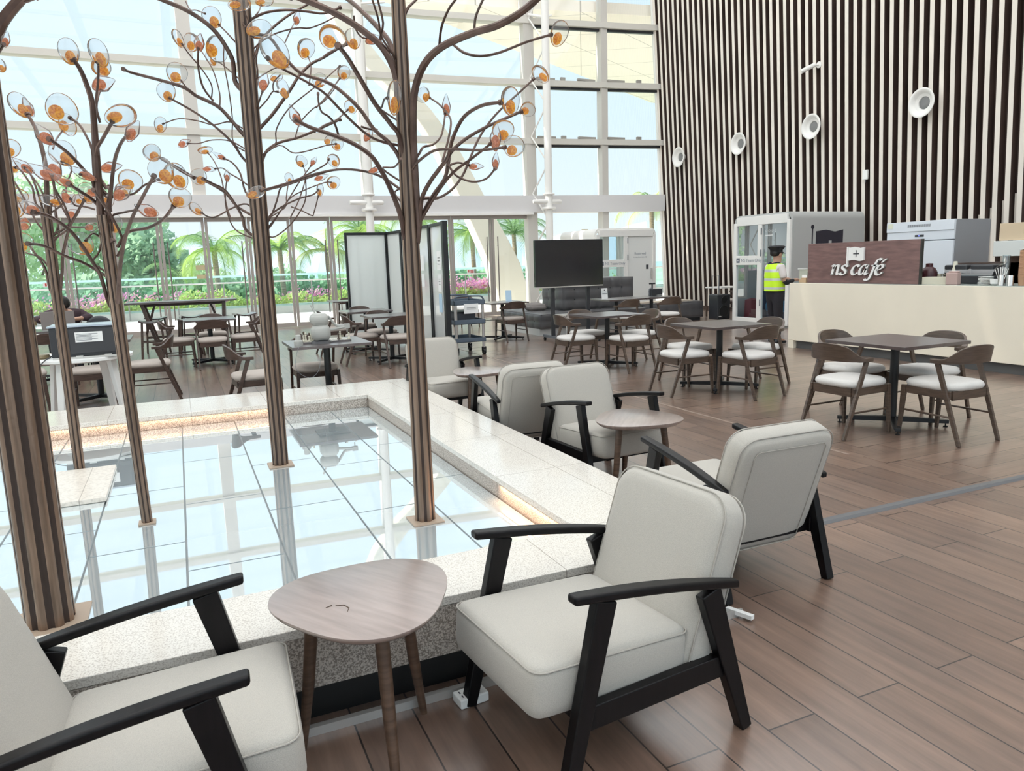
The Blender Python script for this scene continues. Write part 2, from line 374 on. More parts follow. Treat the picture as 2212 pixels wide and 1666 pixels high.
# window openers on the transoms at the right
for z, zn in ((4.95, 'lower'), (6.53, 'upper')):
    for x, nm in ((9.95, 'long grey actuator just right of the truss column'), (10.45, 'short grey catch between the truss column and the mullion'), (11.15, 'long grey actuator just left of the window mullion'), (12.05, 'long grey actuator just right of the window mullion'), (12.75, 'short grey catch beside the slatted wall')):
        m = MB(); y = yw(x) - 0.1; L_ = 0.28 if 'long' in nm else 0.07
        m.box(x - L_, x + L_, y - 0.04, y + 0.04, z, z + (0.06 if L_ > .1 else .08)); m.box(x - 0.03, x + 0.03, y - 0.03, y + 0.03, z - 0.01, z + 0.02)
        tag(m.build('window_opener', mat('opener grey', (.36, .34, .31), .5)), nm + ', on the ' + zn + ' transom', 'window hardware', 'window actuators on the two transoms')

# doors ------------------------------------------------------------
M_doorframe = mat('anodised door frame', (0.40, 0.355, 0.325), 0.42, metal=0.35)
ML = [-10.5, -9.48, -8.46, -7.44, -6.41, -5.38, -4.36, -3.35, -2.33, -1.31, -0.29, 0.74, 1.74, 2.79, 3.81, 4.88, 5.97, 7.10, 8.27, 9.42]
meet = {-8.46, -6.41, -4.36, -2.33, -0.29, 1.74, 3.81, 5.97, 8.27}
for i in range(len(ML) - 1):
    a, b_ = ML[i], ML[i + 1]; ya, yb = yw(a), yw(b_)
    L_ = math.hypot(b_ - a, yb - ya); ang = math.atan2(yb - ya, b_ - a)
    M_ = T(a, ya, 0, rz=ang)
    m = MB(); fw = 0.075
    m.box(0.008, fw, -0.03, 0.03, 0.01, 2.84, M_); m.box(L_ - fw, L_ - 0.008, -0.03, 0.03, 0.01, 2.84, M_)
    m.box(fw, L_ - fw, -0.03, 0.03, 0.01, 0.12, M_); m.box(fw, L_ - fw, -0.03, 0.03, 2.74, 2.84, M_)
    dr = struct(m.build('door_%d' % (i + 1), M_doorframe))
    m = MB(); m.box(fw, L_ - fw, -0.004, 0.004, 0.12, 2.74, M_); m.build('door_glass', M_window, dr)
    hx = None
    if round(b_, 2) in meet: hx = L_ - 0.16
    if round(a, 2) in meet: hx = 0.16
    if hx:
        m = MB(); P_ = lambda z, y=-0.09: M_ @ Vector((hx, y, z))
        m.tube([P_(0.35), P_(2.25)], 0.016, 10); m.tube([P_(0.6), P_(0.6, -0.02)], 0.009, 8); m.tube([P_(2.0), P_(2.0, -0.02)], 0.009, 8)
        m.build('pull_handle', mat('dark bronze handle', (.16, .14, .13), .4), dr, smooth=True)
# small signs stuck on the door glass
def door_sign(x, z, w_, h_, red, label):
    m = MB(); y = yw(x) - 0.008; m.box(x - w_ / 2, x + w_ / 2, y - 0.003, y, z - h_ / 2, z + h_ / 2)
    s = tag(m.build('door_sticker', M_paper if red else mat('brass sign', (0.55, 0.47, 0.28), 0.5)), label, 'sign')
    if red:
        m = MB()
        for q in range(3): m.box(x - w_ * .05, x + w_ * .42, y - 0.005, y - 0.003, z - h_ * (.42 - .28 * q), z - h_ * (.24 - .28 * q))
        m.box(x - w_ * .34, x - w_ * .2, y - 0.005, y - 0.003, z - h_ * .3, z + h_ * .3); m.build('print', M_red, s)
    return s
door_sign(7.62, 1.30, 0.22, 0.11, True, 'small white and red notice on the door glass right of the folding screens')
door_sign(-2.72, 1.33, 0.26, 0.11, True, 'small white and red notice on the door glass at far left')
door_sign(0.56, 1.62, 0.22, 0.13, False, 'small tan sign on the door glass left of the middle trunk, the upper of two')
door_sign(0.56, 1.40, 0.22, 0.10, False, 'small tan sign on the door glass left of the middle trunk, the lower of two')
door_sign(11.1, 2.35, 0.22, 0.12, False, 'small yellow sign on the window glass above the far white booth')

# truss columns ----------------------------------------------------
def column(px, x, y, label):
    r = empty('truss_column', (x, y, 0), 0, label, 'column', 'white tubular columns at the window wall')
    m = MB(); m.tube([(0, 0, 0), (0, 0, 10.5)], 0.105, 20); m.build('tube', M_white, r, smooth=True)
    m = MB(); dx, dy = px - x, yw(px) - 0.15 - y; z = 0.3; k = 0
    while z < 10.2:
        a = (0, 0, z) if k % 2 else (dx, dy, z); b2 = (dx, dy, z + 0.78) if k % 2 else (0, 0, z + 0.78)
        m.tube([a, b2], 0.022, 8); z += 0.78; k += 1
    m.build('lacing', M_white, r, smooth=True)
    m = MB(); m.lathe([(.0, -.03), (.19, -.03), (.20, 0), (.19, .03), (0, .03)], (0, 0, 2.98), 24); m.lathe([(.0, -.02), (.16, -.02), (.17, 0), (.16, .02), (0, .02)], (0, 0, 3.36), 24)
    m.tube([(-.5, -.02, 3.16), (-.3, -.02, 3.16), (.34, -.02, 3.16), (.38, -.02, 3.16)], [.05, .062, .062, .04], 14); m.build('collar', M_white, r, smooth=True)
    m = MB(); m.tube([(0, 0, 8.0), (dx, dy, 8.2)], 0.04, 10); m.tube([(0, 0, 8.0), (dx + 0.7, dy, 8.25)], 0.03, 10); m.build('strut', M_white, r, smooth=True)
column(4.86, 4.74, 19.45, 'white tubular truss column behind the folding screens')
column(9.47, 9.70, 18.85, 'white tubular truss column left of the far white booth')

# slatted wall -----------------------------------------------------
def lx(z): return XC - LEAN * z
m = MB()
y0, y1 = -8.0, 18.95
m.add([(lx(0) + .16, y0, 0), (lx(0) + .16, y1, 0), (lx(10.6) + .16, y1, 10.6), (lx(10.6) + .16, y0, 10.6), (lx(0) + .5, y0, 0), (lx(0) + .5, y1, 0), (lx(10.6) + .5, y1, 10.6), (lx(10.6) + .5, y0, 10.6)],
      [(0, 3, 2, 1), (4, 5, 6, 7), (0, 1, 5, 4), (1, 2, 6, 5), (2, 3, 7, 6), (3, 0, 4, 7)])
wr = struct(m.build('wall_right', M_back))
ms, mf = MB(), MB()
def slat(mm, ya, yb, d0, d1, z0, z1):
    v = []
    for z in (z0, z1):
        for x, y in ((lx(z) + d0, ya), (lx(z) + d1, ya), (lx(z) + d1, yb), (lx(z) + d0, yb)): v.append((x, y, z))
    mm.add(v, [(3, 2, 1, 0), (4, 5, 6, 7), (0, 1, 5, 4), (1, 2, 6, 5), (2, 3, 7, 6), (3, 0, 4, 7)])
S0 = 19.06 - 0.2175 * 0 + 0.0
k = 0
while True:
    yb = 18.90 - 0.2175 * k
    if yb < -7.8: break
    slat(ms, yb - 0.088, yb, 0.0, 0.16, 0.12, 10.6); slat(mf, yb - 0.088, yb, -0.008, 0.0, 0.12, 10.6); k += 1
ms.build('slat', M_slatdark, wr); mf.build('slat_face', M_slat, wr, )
# lower inner layer of pale slats that steps up towards the near end
mi = MB()
for k in range(26):
    yb = 18.90 - 0.2175 * (39 + k) - 0.115
    top = 1.58 + 0.109 * k
    slat(mi, yb - 0.035, yb, 0.10, 0.15, 0.12, top)
mi.build('inner_slat', M_slat, wr)
m = MB(); slat(m, -8, 18.9, -0.02, 0.16, 0.0, 0.12); struct(m.build('baseboard_right', M_slatdark))
m = MB(); m.box(13.05, 13.75, 18.86, 19.04, 0, 10.6)
# white edge return at the corner
m = MB(); slat(m, 18.9, 18.99, -0.03, 0.16, 0, 10.6); struct(m.build('trim_20', M_white))

# round air diffusers on the slatted wall
dif = None
GR = 'round air diffusers on the slatted wall'
for i, (y, z) in enumerate(((17.78, 4.32), (15.31, 4.31), (12.93, 4.32), (10.21, 4.29))):
    lab = ['round white wall diffuser nearest the window', 'second round white wall diffuser from the window', 'third round white wall diffuser from the window', 'largest round white wall diffuser, nearest the cafe fridge'][i]
    if dif is None:
        dif = empty('air_diffuser', (0, 0, 0), 0, lab, 'air diffuser', GR)
        MY = T(0, 0, 0, ry=-PI / 2)
        m = MB(); m.lathe([(.10, 0), (.12, .10), (.27, .17), (.275, .185), (.26, .19), (.23, .185), (.20, .15), (.135, .09), (.12, .10), (.115, .04), (0, .04)], n=40, M=MY); m.build('ring', M_white, dif, smooth=True)
        m = MB(); m.lathe([(.0, .03), (.118, .05), (.12, .075), (.10, .09), (0, .095)], n=32, M=MY); m.build('nozzle', mat('diffuser throat', (.22, .22, .22), .6), dif, smooth=True)
        o = dif
    else: o = copy_tree(dif)
    o.location = (lx(z) - 0.008, y, z); o['label'] = lab
# camera and small box
c = empty('security_camera', (lx(5.55) - 0.01, 12.85, 5.62), 0, 'small white security camera on the slatted wall above a round diffuser', 'security camera')
m = MB(); m.lathe([(0, 0), (.07, 0), (.07, .02), (0, .02)], n=16, M=T(0, 0, 0, ry=-PI / 2)); m.tube([(-.02, 0, 0), (-.12, .05, -.02)], .018, 8); m.build('bracket', M_white, c, smooth=True)
m = MB(); m.tube([(-.10, .03, .0), (-.36, .17, -.13)], .048, 14); m.build('housing', M_white, c, smooth=True)
m = MB(); m.box(-.05, 0, -.06, .06, -.10, .10); o = tag(m.build('access_point', M_whiteplastic, None, bevel=.01), 'small pale box fixed to the slatted wall above the grey booth', 'junction box'); o.location = (lx(3.1) - 0.01, 11.6, 3.12)
m = MB(); m.tube([(0, 0, 0), (-.02, .0, -.16)], .01, 6); m.build('cable', M_grey, o)

# ================================================================== OUTSIDE
m = MB(); m.box(-60, 60, 20.3, 27.1, -0.2, -0.01); struct(m.build('floor', mat('pale terrace deck', (0.88, 0.86, 0.82), 0.6, noise=(0.8, 0.05, (1, 30, 1)))))
m = MB(); m.box(-60, 60, 27.0, 27.25, -0.2, 0.32); m.box(-60, 60, 28.6, 28.8, -0.2, 0.30); struct(m.build('wall_back', mat('grey concrete planter', (0.52, 0.52, 0.50), 0.8, noise=(3, .08))))
m = MB(); m.box(-60, 60, 27.25, 28.6, -0.2, 0.25); tag(m.build('planter_soil', mat('soil', (.09, .07, .045), .9)), 'strip of soil in the terrace planter', 'soil', kind='stuff')
m = MB(); m.box(-300, 400, 28.8, 900, -6.2, -6.0); struct(m.build('floor', mat('distant ground', (0.42, 0.52, 0.40), .9, noise=(.03, .2))))
# balustrade
br = empty('glass_balustrade', (0, 26.9, 0), 0, 'glass balustrade with pale green top edge and steel rail along the terrace planter', 'balustrade')
m = MB(); m.box(-30, 40, -0.01, 0.01, 0.25, 1.30); m.build('glass_panel', glass_mat('green balustrade glass', (0.82, 0.94, 0.93), 0.03), br)
m = MB(); m.box(-30, 40, -0.03, 0.03, 1.30, 1.37); m.build('glass_edge', mat('pale green glass edge', (0.55, 0.85, 0.84), 0.15), br)
m = MB(); m.tube([(-30, -0.12, 1.12), (40, -0.12, 1.12)], 0.028, 10); m.build('handrail', M_alu, br, smooth=True)
for i in range(26):
    m = MB(); x = -16 + i * 1.45; m.box(x - .02, x + .02, -.14, -.09, 0.02, 1.12); m.box(x - .02, x + .02, -.12, -.0, 0.3, .34); m.build('post', mat('balustrade post', (.25, .25, .24), .5), br)

# bougainvillea hedge: leaves and flower bracts
def quads(n, fn, size, rnd):
    m = MB()
    for _ in range(n):
        p = Vector(fn()); a = Vector((rnd.uniform(-1, 1), rnd.uniform(-1, 1), rnd.uniform(-.6, 1))).normalized(); b_ = a.orthogonal().normalized(); c_ = a.cross(b_); s = size * rnd.uniform(.6, 1.3)
        m.add([p + b_ * s, p + c_ * s * .6, p - b_ * s, p - c_ * s * .6], [(0, 1, 2, 3)])
    return m
rnd = random.Random(3)
def leafmat(name, col, tr=.5):
    m_ = D.materials.new(name); m_.use_nodes = True; t = m_.node_tree; t.nodes.clear()
    o = t.nodes.new('ShaderNodeOutputMaterial'); d = t.nodes.new('ShaderNodeBsdfDiffuse'); l = t.nodes.new('ShaderNodeBsdfTranslucent'); x = t.nodes.new('ShaderNodeMixShader')
    d.inputs[0].default_value = (*col, 1); l.inputs[0].default_value = (*[min(1, c * 1.15) for c in col], 1); x.inputs[0].default_value = tr
    t.links.new(d.outputs[0], x.inputs[1]); t.links.new(l.outputs[0], x.inputs[2]); t.links.new(x.outputs[0], o.inputs[0]); return m_
M_leafy = leafmat('hedge leaf', (.60, .68, .26)); M_pink = leafmat('bougainvillea pink', (.88, .36, .66)); M_pinkp = leafmat('bougainvillea pale pink', (.90, .52, .58))
M_palm = leafmat('palm frond green', (.44, .62, .18)); M_palmd = leafmat('palm frond dark green', (.26, .42, .20)); M_palmy = leafmat('palm frond yellow', (.62, .70, .34))  # darker green for some fronds and some whole palms
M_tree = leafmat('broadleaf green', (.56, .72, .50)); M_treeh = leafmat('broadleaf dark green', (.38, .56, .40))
def hp():
    x = rnd.uniform(-14, 18); h = .38 + .22 * math.sin(x * 1.7) * math.sin(x * .6 + 1) + .1 * math.sin(x * 5)
    return (x, rnd.uniform(27.3, 28.5), .25 + abs(rnd.random()) * max(.2, h) * 1.1)
tag(quads(9000, hp, .075, rnd).build('hedge_foliage', M_leafy), 'yellow green bougainvillea foliage filling the terrace planter', 'hedge', kind='stuff')
cl = [(rnd.uniform(-12, 17), rnd.uniform(27.3, 28.4), rnd.uniform(.45, .85), rnd.uniform(.12, .4)) for _ in range(70)]
cl += [(rnd.uniform(7.0, 13), rnd.uniform(27.3, 28.2), rnd.uniform(.5, .85), .3) for _ in range(34)]
def fp():
    c = rnd.choice(cl); return (c[0] + rnd.gauss(0, c[3]), c[1] + rnd.gauss(0, .12), max(.3, c[2] + rnd.gauss(0, .09)))
tag(quads(3000, fp, .06, rnd).build('bougainvillea_flowers', M_pink), 'bright pink bougainvillea flowers above the planter', 'flowers', kind='stuff')
tag(quads(2200, fp, .06, rnd).build('bougainvillea_flowers', M_pinkp), 'pale salmon bougainvillea flowers above the planter', 'flowers', kind='stuff')

def palm(x, y, z0, z1, R_, nf, mt, label, seed):
    rn = random.Random(seed); r = empty('palm_tree', (x, y, z0), 0, label, 'palm tree', None); h = z1 - z0
    m = MB(); m.tube([(0, 0, 0), (.1, 0, h * .5), (0, .05, h)], [.16, .12, .10], 10); m.build('trunk', mat('palm trunk', (.30, .25, .19), .9, noise=(6, .3, (1, 1, 5))), r, smooth=True)
    for k in range(nf):
        az = 2 * PI * k / nf * 1.0 + rn.uniform(-.3, .3) + (k % 3) * .7; el = rn.uniform(.15, 1.25); L_ = R_ * rn.uniform(.8, 1.15)
        pts = []; p = Vector((0, 0, h)); N = 9; e = el
        for i in range(N + 1):
            pts.append(p.copy()); p += Vector((math.cos(az) * math.cos(e), math.sin(az) * math.cos(e), math.sin(e))) * (L_ / N); e -= .20 + .02 * i
        m = MB(); m.tube(pts, [.03 - .0027 * i for i in range(N + 1)], 5)
        sp_ = spline(pts, 6)
        for i in range(2, len(sp_) - 1):
            t_ = (sp_[i + 1] - sp_[i - 1]).normalized(); sd = Vector((-math.sin(az), math.cos(az), 0)); f = i / len(sp_)
            ll = L_ * .30 * math.sin(PI * min(1, f * .9 + .12)) + .05
            for s_ in (-1, 1):
                tip = sp_[i] + (sd * s_ * .85 + t_ * .55 + Vector((0, 0, -.35 - rn.random() * .25))).normalized() * ll
                w_ = t_ * .013
                m.add([sp_[i] - w_, sp_[i] + w_, tip], [(0, 1, 2)])
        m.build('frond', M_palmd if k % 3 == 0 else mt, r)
    return r
PG = [(1.4, 31, 2.3, 2.3, 18, M_palm, 'bright green palm behind the left-hand doors'),
      (3.9, 31.5, 2.3, 1.9, 14, M_palm, 'smaller green palm just right of the middle trunk'),
      (5.7, 31, 2.2, 2.1, 16, M_palmy, 'yellow green palm to the left of the folding screens'),
      (6.9, 30.2, 2.9, 2.0, 16, M_palm, 'green palm whose crown rises above the first folding screen'),
      (9.2, 30.2, 3.4, 2.1, 16, M_palm, 'bright palm crown seen just left of the right-hand trunk'),
      (12.1, 31, 2.8, 2.3, 18, M_palm, 'green palm behind the white sloping leg'),
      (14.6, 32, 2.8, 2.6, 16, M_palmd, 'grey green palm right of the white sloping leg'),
      (20.6, 29.5, 3.7, 2.5, 16, M_palmy, 'pale palm beside the slatted wall'),
      (17.0, 31, 2.0, 1.6, 12, M_palmy, 'low palm behind the right-hand truss column'),
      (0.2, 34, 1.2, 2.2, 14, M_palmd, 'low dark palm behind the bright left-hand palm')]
for i, (x, y, z, R_, nf, mt, lab) in enumerate(PG): palm(x, y, -6, z, R_, nf, mt, lab, 20 + i)

def broad(x, y, z0, blobs, mt, label, seed, n=2600):
    rn = random.Random(seed); r = empty('broadleaf_tree', (x, y, z0), 0, label, 'tree')
    m = MB(); top = max(b[2] for b in blobs) - z0
    m.tube([(0, 0, 0), (0.1, 0, top * .5), (0, 0, top * .9)], [.28, .2, .08], 8)
    for bx, by, bz, br_ in blobs: m.tube([(0, 0, top * .45), ((bx) * .6, by * .6, (bz - z0) * .8), (bx, by, bz - z0)], [.1, .06, .02], 6)
    m.build('trunk', mat('tree bark', (.2, .16, .12), .9), r, smooth=True)
    def f():
        b = rn.choice(blobs); d = Vector((rn.gauss(0, 1), rn.gauss(0, 1), rn.gauss(0, 1))).normalized() * b[3] * rn.random() ** .4
        return (b[0] + d.x, b[1] + d.y, b[2] - z0 + d.z * .8)
    quads(n, f, .17, rn).build('crown', mt, r)
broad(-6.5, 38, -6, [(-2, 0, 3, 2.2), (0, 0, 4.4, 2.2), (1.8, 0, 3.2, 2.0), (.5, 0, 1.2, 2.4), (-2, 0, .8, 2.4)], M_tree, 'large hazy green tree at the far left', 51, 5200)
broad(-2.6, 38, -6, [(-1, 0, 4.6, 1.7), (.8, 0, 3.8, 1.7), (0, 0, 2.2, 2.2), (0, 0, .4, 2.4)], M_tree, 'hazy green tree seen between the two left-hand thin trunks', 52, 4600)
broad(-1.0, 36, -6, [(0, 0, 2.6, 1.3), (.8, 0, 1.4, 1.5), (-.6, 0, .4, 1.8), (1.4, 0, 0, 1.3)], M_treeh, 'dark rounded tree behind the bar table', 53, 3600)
for i, x in enumerate((-9, -3, 1.2, 4.2, 8.0, 11, 14.5)):
    broad(x, 33.5, -6, [(-1.6, 0, .35, 1.2), (0, 0, .7, 1.25), (1.5, 0, .3, 1.2), (0, 0, -1, 1.6)], M_treeh if i % 2 else M_tree,
          ['low bushy tree at the far left', 'low bushy tree beneath the hazy trees', 'low bushy tree beneath the bright left-hand palm', 'low bushy tree behind the middle doors', 'low bushy tree behind the folding screens', 'low bushy tree left of the white sloping leg', 'low bushy tree behind the right-hand truss column'][i], 60 + i, 2400)
# far hills across the water
m = MB(); rn = random.Random(9); vs = []; N = 60
for i in range(N + 1):
    x = -500 + i * 20; h = 14 + 16 * abs(math.sin(i * .23)) + 9 * abs(math.sin(i * .61 + 1)); vs += [(x, 600, -6), (x, 640, h), (x, 760, -6)]
m.add(vs, [(3 * i, 3 * i + 3, 3 * i + 4, 3 * i + 1) for i in range(N)] + [(3 * i + 1, 3 * i + 4, 3 * i + 5, 3 * i + 2) for i in range(N)])
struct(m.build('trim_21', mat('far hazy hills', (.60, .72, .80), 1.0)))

# curved white leg of the canopy outside
P_ = [([4.81, 8.92], .62), ([5.33, 7.97], .71), ([5.95, 7.26], .70), ([6.63, 6.7], .70), ([7.19, 6.15], .70), ([7.62, 5.6], .73), ([7.97, 5.09], .76), ([8.73, 3.65], .88), ([9.09, 2.91], .95), ([9.45, 2.23], 1.05), ([9.81, 1.48], 1.12), ([10.11, .4], 1.17), ([10.29, -.2], 1.17)]
m = MB(); vs = []
for i, (p, w_) in enumerate(P_):
    for dx, dy in ((-.5, -.22), (.5, -.22), (.5, .3), (-.5, .3)): vs.append((p[0] + dx * w_, 22.5 + dy, p[1]))
nq = len(P_)
m.add(vs, [(4 * i + k, 4 * i + 4 + k, 4 * i + 4 + (k + 1) % 4, 4 * i + (k + 1) % 4) for i in range(nq - 1) for k in range(4)] + [(0, 1, 2, 3), (4 * nq - 1, 4 * nq - 2, 4 * nq - 3, 4 * nq - 4)])
tag(m.build('raking_column', mat('cream painted steel', (.80, .76, .66), .5), None, bevel=.05, seg=3), 'cream sloping leg of the canopy standing outside the doors', 'canopy support')
mc = D.materials.new('canopy soffit panels'); mc.use_nodes = True; t = mc.node_tree; b = t.nodes['Principled BSDF']; b.inputs['Roughness'].default_value = .6
co = t.nodes.new('ShaderNodeTexCoord'); prev = None
for ang in (0.52, -0.52):
    mp = t.nodes.new('ShaderNodeMapping'); mp.inputs['Rotation'].default_value = (0, 0, ang); bk = t.nodes.new('ShaderNodeTexBrick')
    bk.inputs['Scale'].default_value = 1; bk.inputs['Brick Width'].default_value = 900; bk.offset = 0; bk.inputs['Row Height'].default_value = 1.9; bk.inputs['Mortar Size'].default_value = .012
    bk.inputs['Color1'].default_value = bk.inputs['Color2'].default_value = (.97, .88, .77, 1); bk.inputs['Mortar'].default_value = (.45, .40, .34, 1)
    t.links.new(co.outputs['Object'], mp.inputs[0]); t.links.new(mp.outputs[0], bk.inputs[0])
    if prev:
        mx = t.nodes.new('ShaderNodeMixRGB'); mx.blend_type = 'DARKEN'; mx.inputs[0].default_value = 1; t.links.new(prev.outputs[0], mx.inputs[1]); t.links.new(bk.outputs[0], mx.inputs[2]); prev = mx
    else: prev = bk
t.links.new(prev.outputs[0], b.inputs['Base Color'])
m = MB(); m.prism([(5.2, 20.35), (6.52, 20.93), (20.5, 29.4), (24, 29.4), (24, 19.3), (13.8, 19.15), (9, 19.9)], 8.5, 8.8)
tag(m.build('canopy', mc), 'large pale panelled canopy soffit outside the upper windows', 'canopy')

# ================================================================== POND
pond = empty('pond', (0, 0, 0), 0, 'raised granite pond edge with glass panel surface around the bronze trees', 'pond')
XI, XO, YN, YNI, YFI, YFO, XL = 1.49, 2.05, 2.33, 2.69, 6.62, 7.38, -3.2
H = 0.36
def ring(m, a, b_, z0, z1, inset=0.0):
    i_ = inset
    m.box(XL, XO - i_, YN + i_, b_[0], z0, z1); m.box(b_[2], XO - i_, b_[0], b_[1], z0, z1); m.box(XL, XO - i_, b_[1], YFO - i_, z0, z1)
m = MB()
# mitred coping slabs
m.prism([(XL, YN), (XO, YN), (XI, YNI), (XL, YNI)], H - .035, H)
m.prism([(XO, YN), (XO, YFO), (XI, YFI), (XI, YNI)], H - .035, H)
m.prism([(XL, YFI), (XI, YFI), (XO, YFO), (XL, YFO)], H - .035, H)
m.build('coping', M_granite, pond, bevel=.004, seg=1)
m = MB(); e = .004
m.box(XL, XO - e, YN + e, YN + .04, .14, H - .035); m.box(XO - .04, XO - e, YN + .04, YFO - e, .14, H - .035); m.box(XL, XO - .04, YFO - .04, YFO - e, .14, H - .035)
m.box(XL, XI, YNI - .03, YNI - e, .05, H - .035); m.box(XI + e, XI + .03, YNI - .03, YFI + .03, .05, H - .035); m.box(XL, XI, YFI + e, YFI + .03, .05, H - .035)
m.build('granite_face', M_granface, pond)
m = MB(); m.box(XL, XO - .06, YN + .06, YN + .08, .0, .145); m.box(XO - .08, XO - .06, YN + .08, YFO - .06, .0, .145); m.box(XL, XO - .08, YFO - .08, YFO - .06, 0, .145)
m.build('plinth', mat('black recessed plinth', (.01, .009, .009), .5), pond)
m = MB(); m.box(XL, XI + .01, YNI - .01, YFI + .01, .02, .06); m.build('basin', mat('pale basin floor', (.78, .80, .80), .5, noise=(2, .08)), pond)
# glass panels in a grid
mg = D.materials.new('pond glass'); mg.use_nodes = True; t = mg.node_tree; t.nodes.clear()
o_ = t.nodes.new('ShaderNodeOutputMaterial'); mx = t.nodes.new('ShaderNodeMixShader'); mx2 = t.nodes.new('ShaderNodeMixShader')
tr = t.nodes.new('ShaderNodeBsdfTransparent'); tr.inputs[0].default_value = (.80, .93, .94, 1)
df = t.nodes.new('ShaderNodeBsdfDiffuse'); df.inputs[0].default_value = (.80, .90, .93, 1)
gl = t.nodes.new('ShaderNodeBsdfGlossy'); gl.inputs[0].default_value = (.97, .99, 1, 1); gl.inputs['Roughness'].default_value = .015
lw = t.nodes.new('ShaderNodeFresnel'); lw.inputs[0].default_value = 1.75
ad = t.nodes.new('ShaderNodeMath'); ad.operation = 'ADD'; ad.use_clamp = True; ad.inputs[1].default_value = .40
mx2.inputs[0].default_value = .72
t.links.new(tr.outputs[0], mx2.inputs[1]); t.links.new(df.outputs[0], mx2.inputs[2]); t.links.new(lw.outputs[0], ad.inputs[0]); t.links.new(ad.outputs[0], mx.inputs[0])
t.links.new(mx2.outputs[0], mx.inputs[1]); t.links.new(gl.outputs[0], mx.inputs[2]); t.links.new(mx.outputs[0], o_.inputs[0])
xs = [-3.2, -2.95, -2.54, -2.13, -1.72, -1.31, -.90, -.49, -.08, .33, .74, 1.14, XI]
for i in range(len(xs) - 1):
    off = [0, .40, .0, .62, .28][i % 5]; ys = [YNI] + [y for y in [2.7 + off + 1.01 * k for k in range(0, 5)] if YNI + .15 < y < YFI - .15] + [YFI]
    for a, b_ in zip(ys, ys[1:]):
        m = MB(); g_ = .005; m.box(xs[i] + g_, xs[i + 1] - g_, a + g_, b_ - g_, .233, .245); m.build('glass_panel', mg, pond)
m = MB()
for x in xs[1:-1]: m.box(x - .018, x + .018, YNI, YFI, .205, .231)
m.build('glass_support', mat('dull steel channel', (.36, .38, .38), .5, metal=.3), pond)
# warm tube lamps that glow under the glass
M_lamp = mat('warm tube lamp', (1, .7, .4), .5, emit=((1.0, .42, .15), 70.0))
for x0_, y0_, x1_, y1_, e_ in ((-2.6, YFI - .012, .72, YFI - .012, 3.2), (XI - .012, YNI + .1, XI - .012, 3.55, 1.3)):
    L_ = math.hypot(x1_ - x0_, y1_ - y0_); ll = D.lights.new('led_strip', 'AREA'); ll.shape = 'RECTANGLE'; ll.size = L_; ll.size_y = .015; ll.energy = e_; ll.color = (1, .56, .30)
    lo_ = D.objects.new('led_strip', ll); COL.objects.link(lo_); lo_.location = ((x0_ + x1_) / 2, (y0_ + y1_) / 2, .322); lo_.rotation_euler = (0, 0, math.atan2(y1_ - y0_, x1_ - x0_))
# loose stone slab on the glass
m = MB(); m.box(-.90, -.485, 4.62, 5.40, .246, .275); tag(m.build('stone_slab', granite('cream slab', (.80, .74, .66), (.66, .60, .53), 60, .3), None, bevel=.004, seg=1), 'cream stone slab lying on the pond glass in front of a thin trunk', 'stone slab')
# aluminium trunking along the foot of the near edge and a socket box
m = MB(); m.box(-1.4, 2.06, 2.285, 2.335, 0.0, .012); m.box(-1.4, 2.06, 2.285, 2.297, .012, .03)
tag(m.build('cable_trunking', M_alu), 'grey aluminium cable channel along the foot of the granite pond edge', 'cable channel')
s = empty('socket_box', (.80, 2.235, 0), .1, 'small white floor socket box behind the front leg of the central armchair', 'socket')
m = MB(); m.box(-.055, .055, -.035, .035, 0, .036); m.build('housing', M_whiteplastic, s, bevel=.006)
m = MB()
for k in range(3): m.box(-.04 + k * .03, -.036 + k * .03, -.02, -.008, .036, .0375); m.box(-.04 + k * .03, -.036 + k * .03, .006, .018, .036, .0375)
m.build('outlet_slots', M_ink, s)
m = MB(); m.box(-.012, .012, -.06, .06, .0, .018)
o = tag(m.build('cable_duct', M_whiteplastic), 'loose end of white cable duct lying by the corner of the pond', 'cable duct'); o.location = (2.035, 2.275, .013); o.rotation_euler = (0, 0, .35)
# grey floor cable cover
cp = spline([(2.06, 2.93, .008), (3.2, 2.94, .008), (4.6, 2.93, .008), (5.25, 2.90, .008), (5.7, 2.80, .008), (6.4, 2.72, .008)], 6)
m = MB(); vs = []
for i, p in enumerate(cp):
    for dy, z in ((-.035, 0), (-.02, .014), (.02, .014), (.035, 0)): vs.append((p.x, p.y + dy, z + .0005))
m.add(vs, [(4 * i + k, 4 * i + 4 + k, 4 * i + 4 + (k + 1) % 4, 4 * i + (k + 1) % 4) for i in range(len(cp) - 1) for k in range(4)])
tag(m.build('cable_cover', mat('grey rubber cable cover', (.13, .13, .135), .45)), 'long grey rubber cable cover running across the brown floor from the pond', 'cable cover')

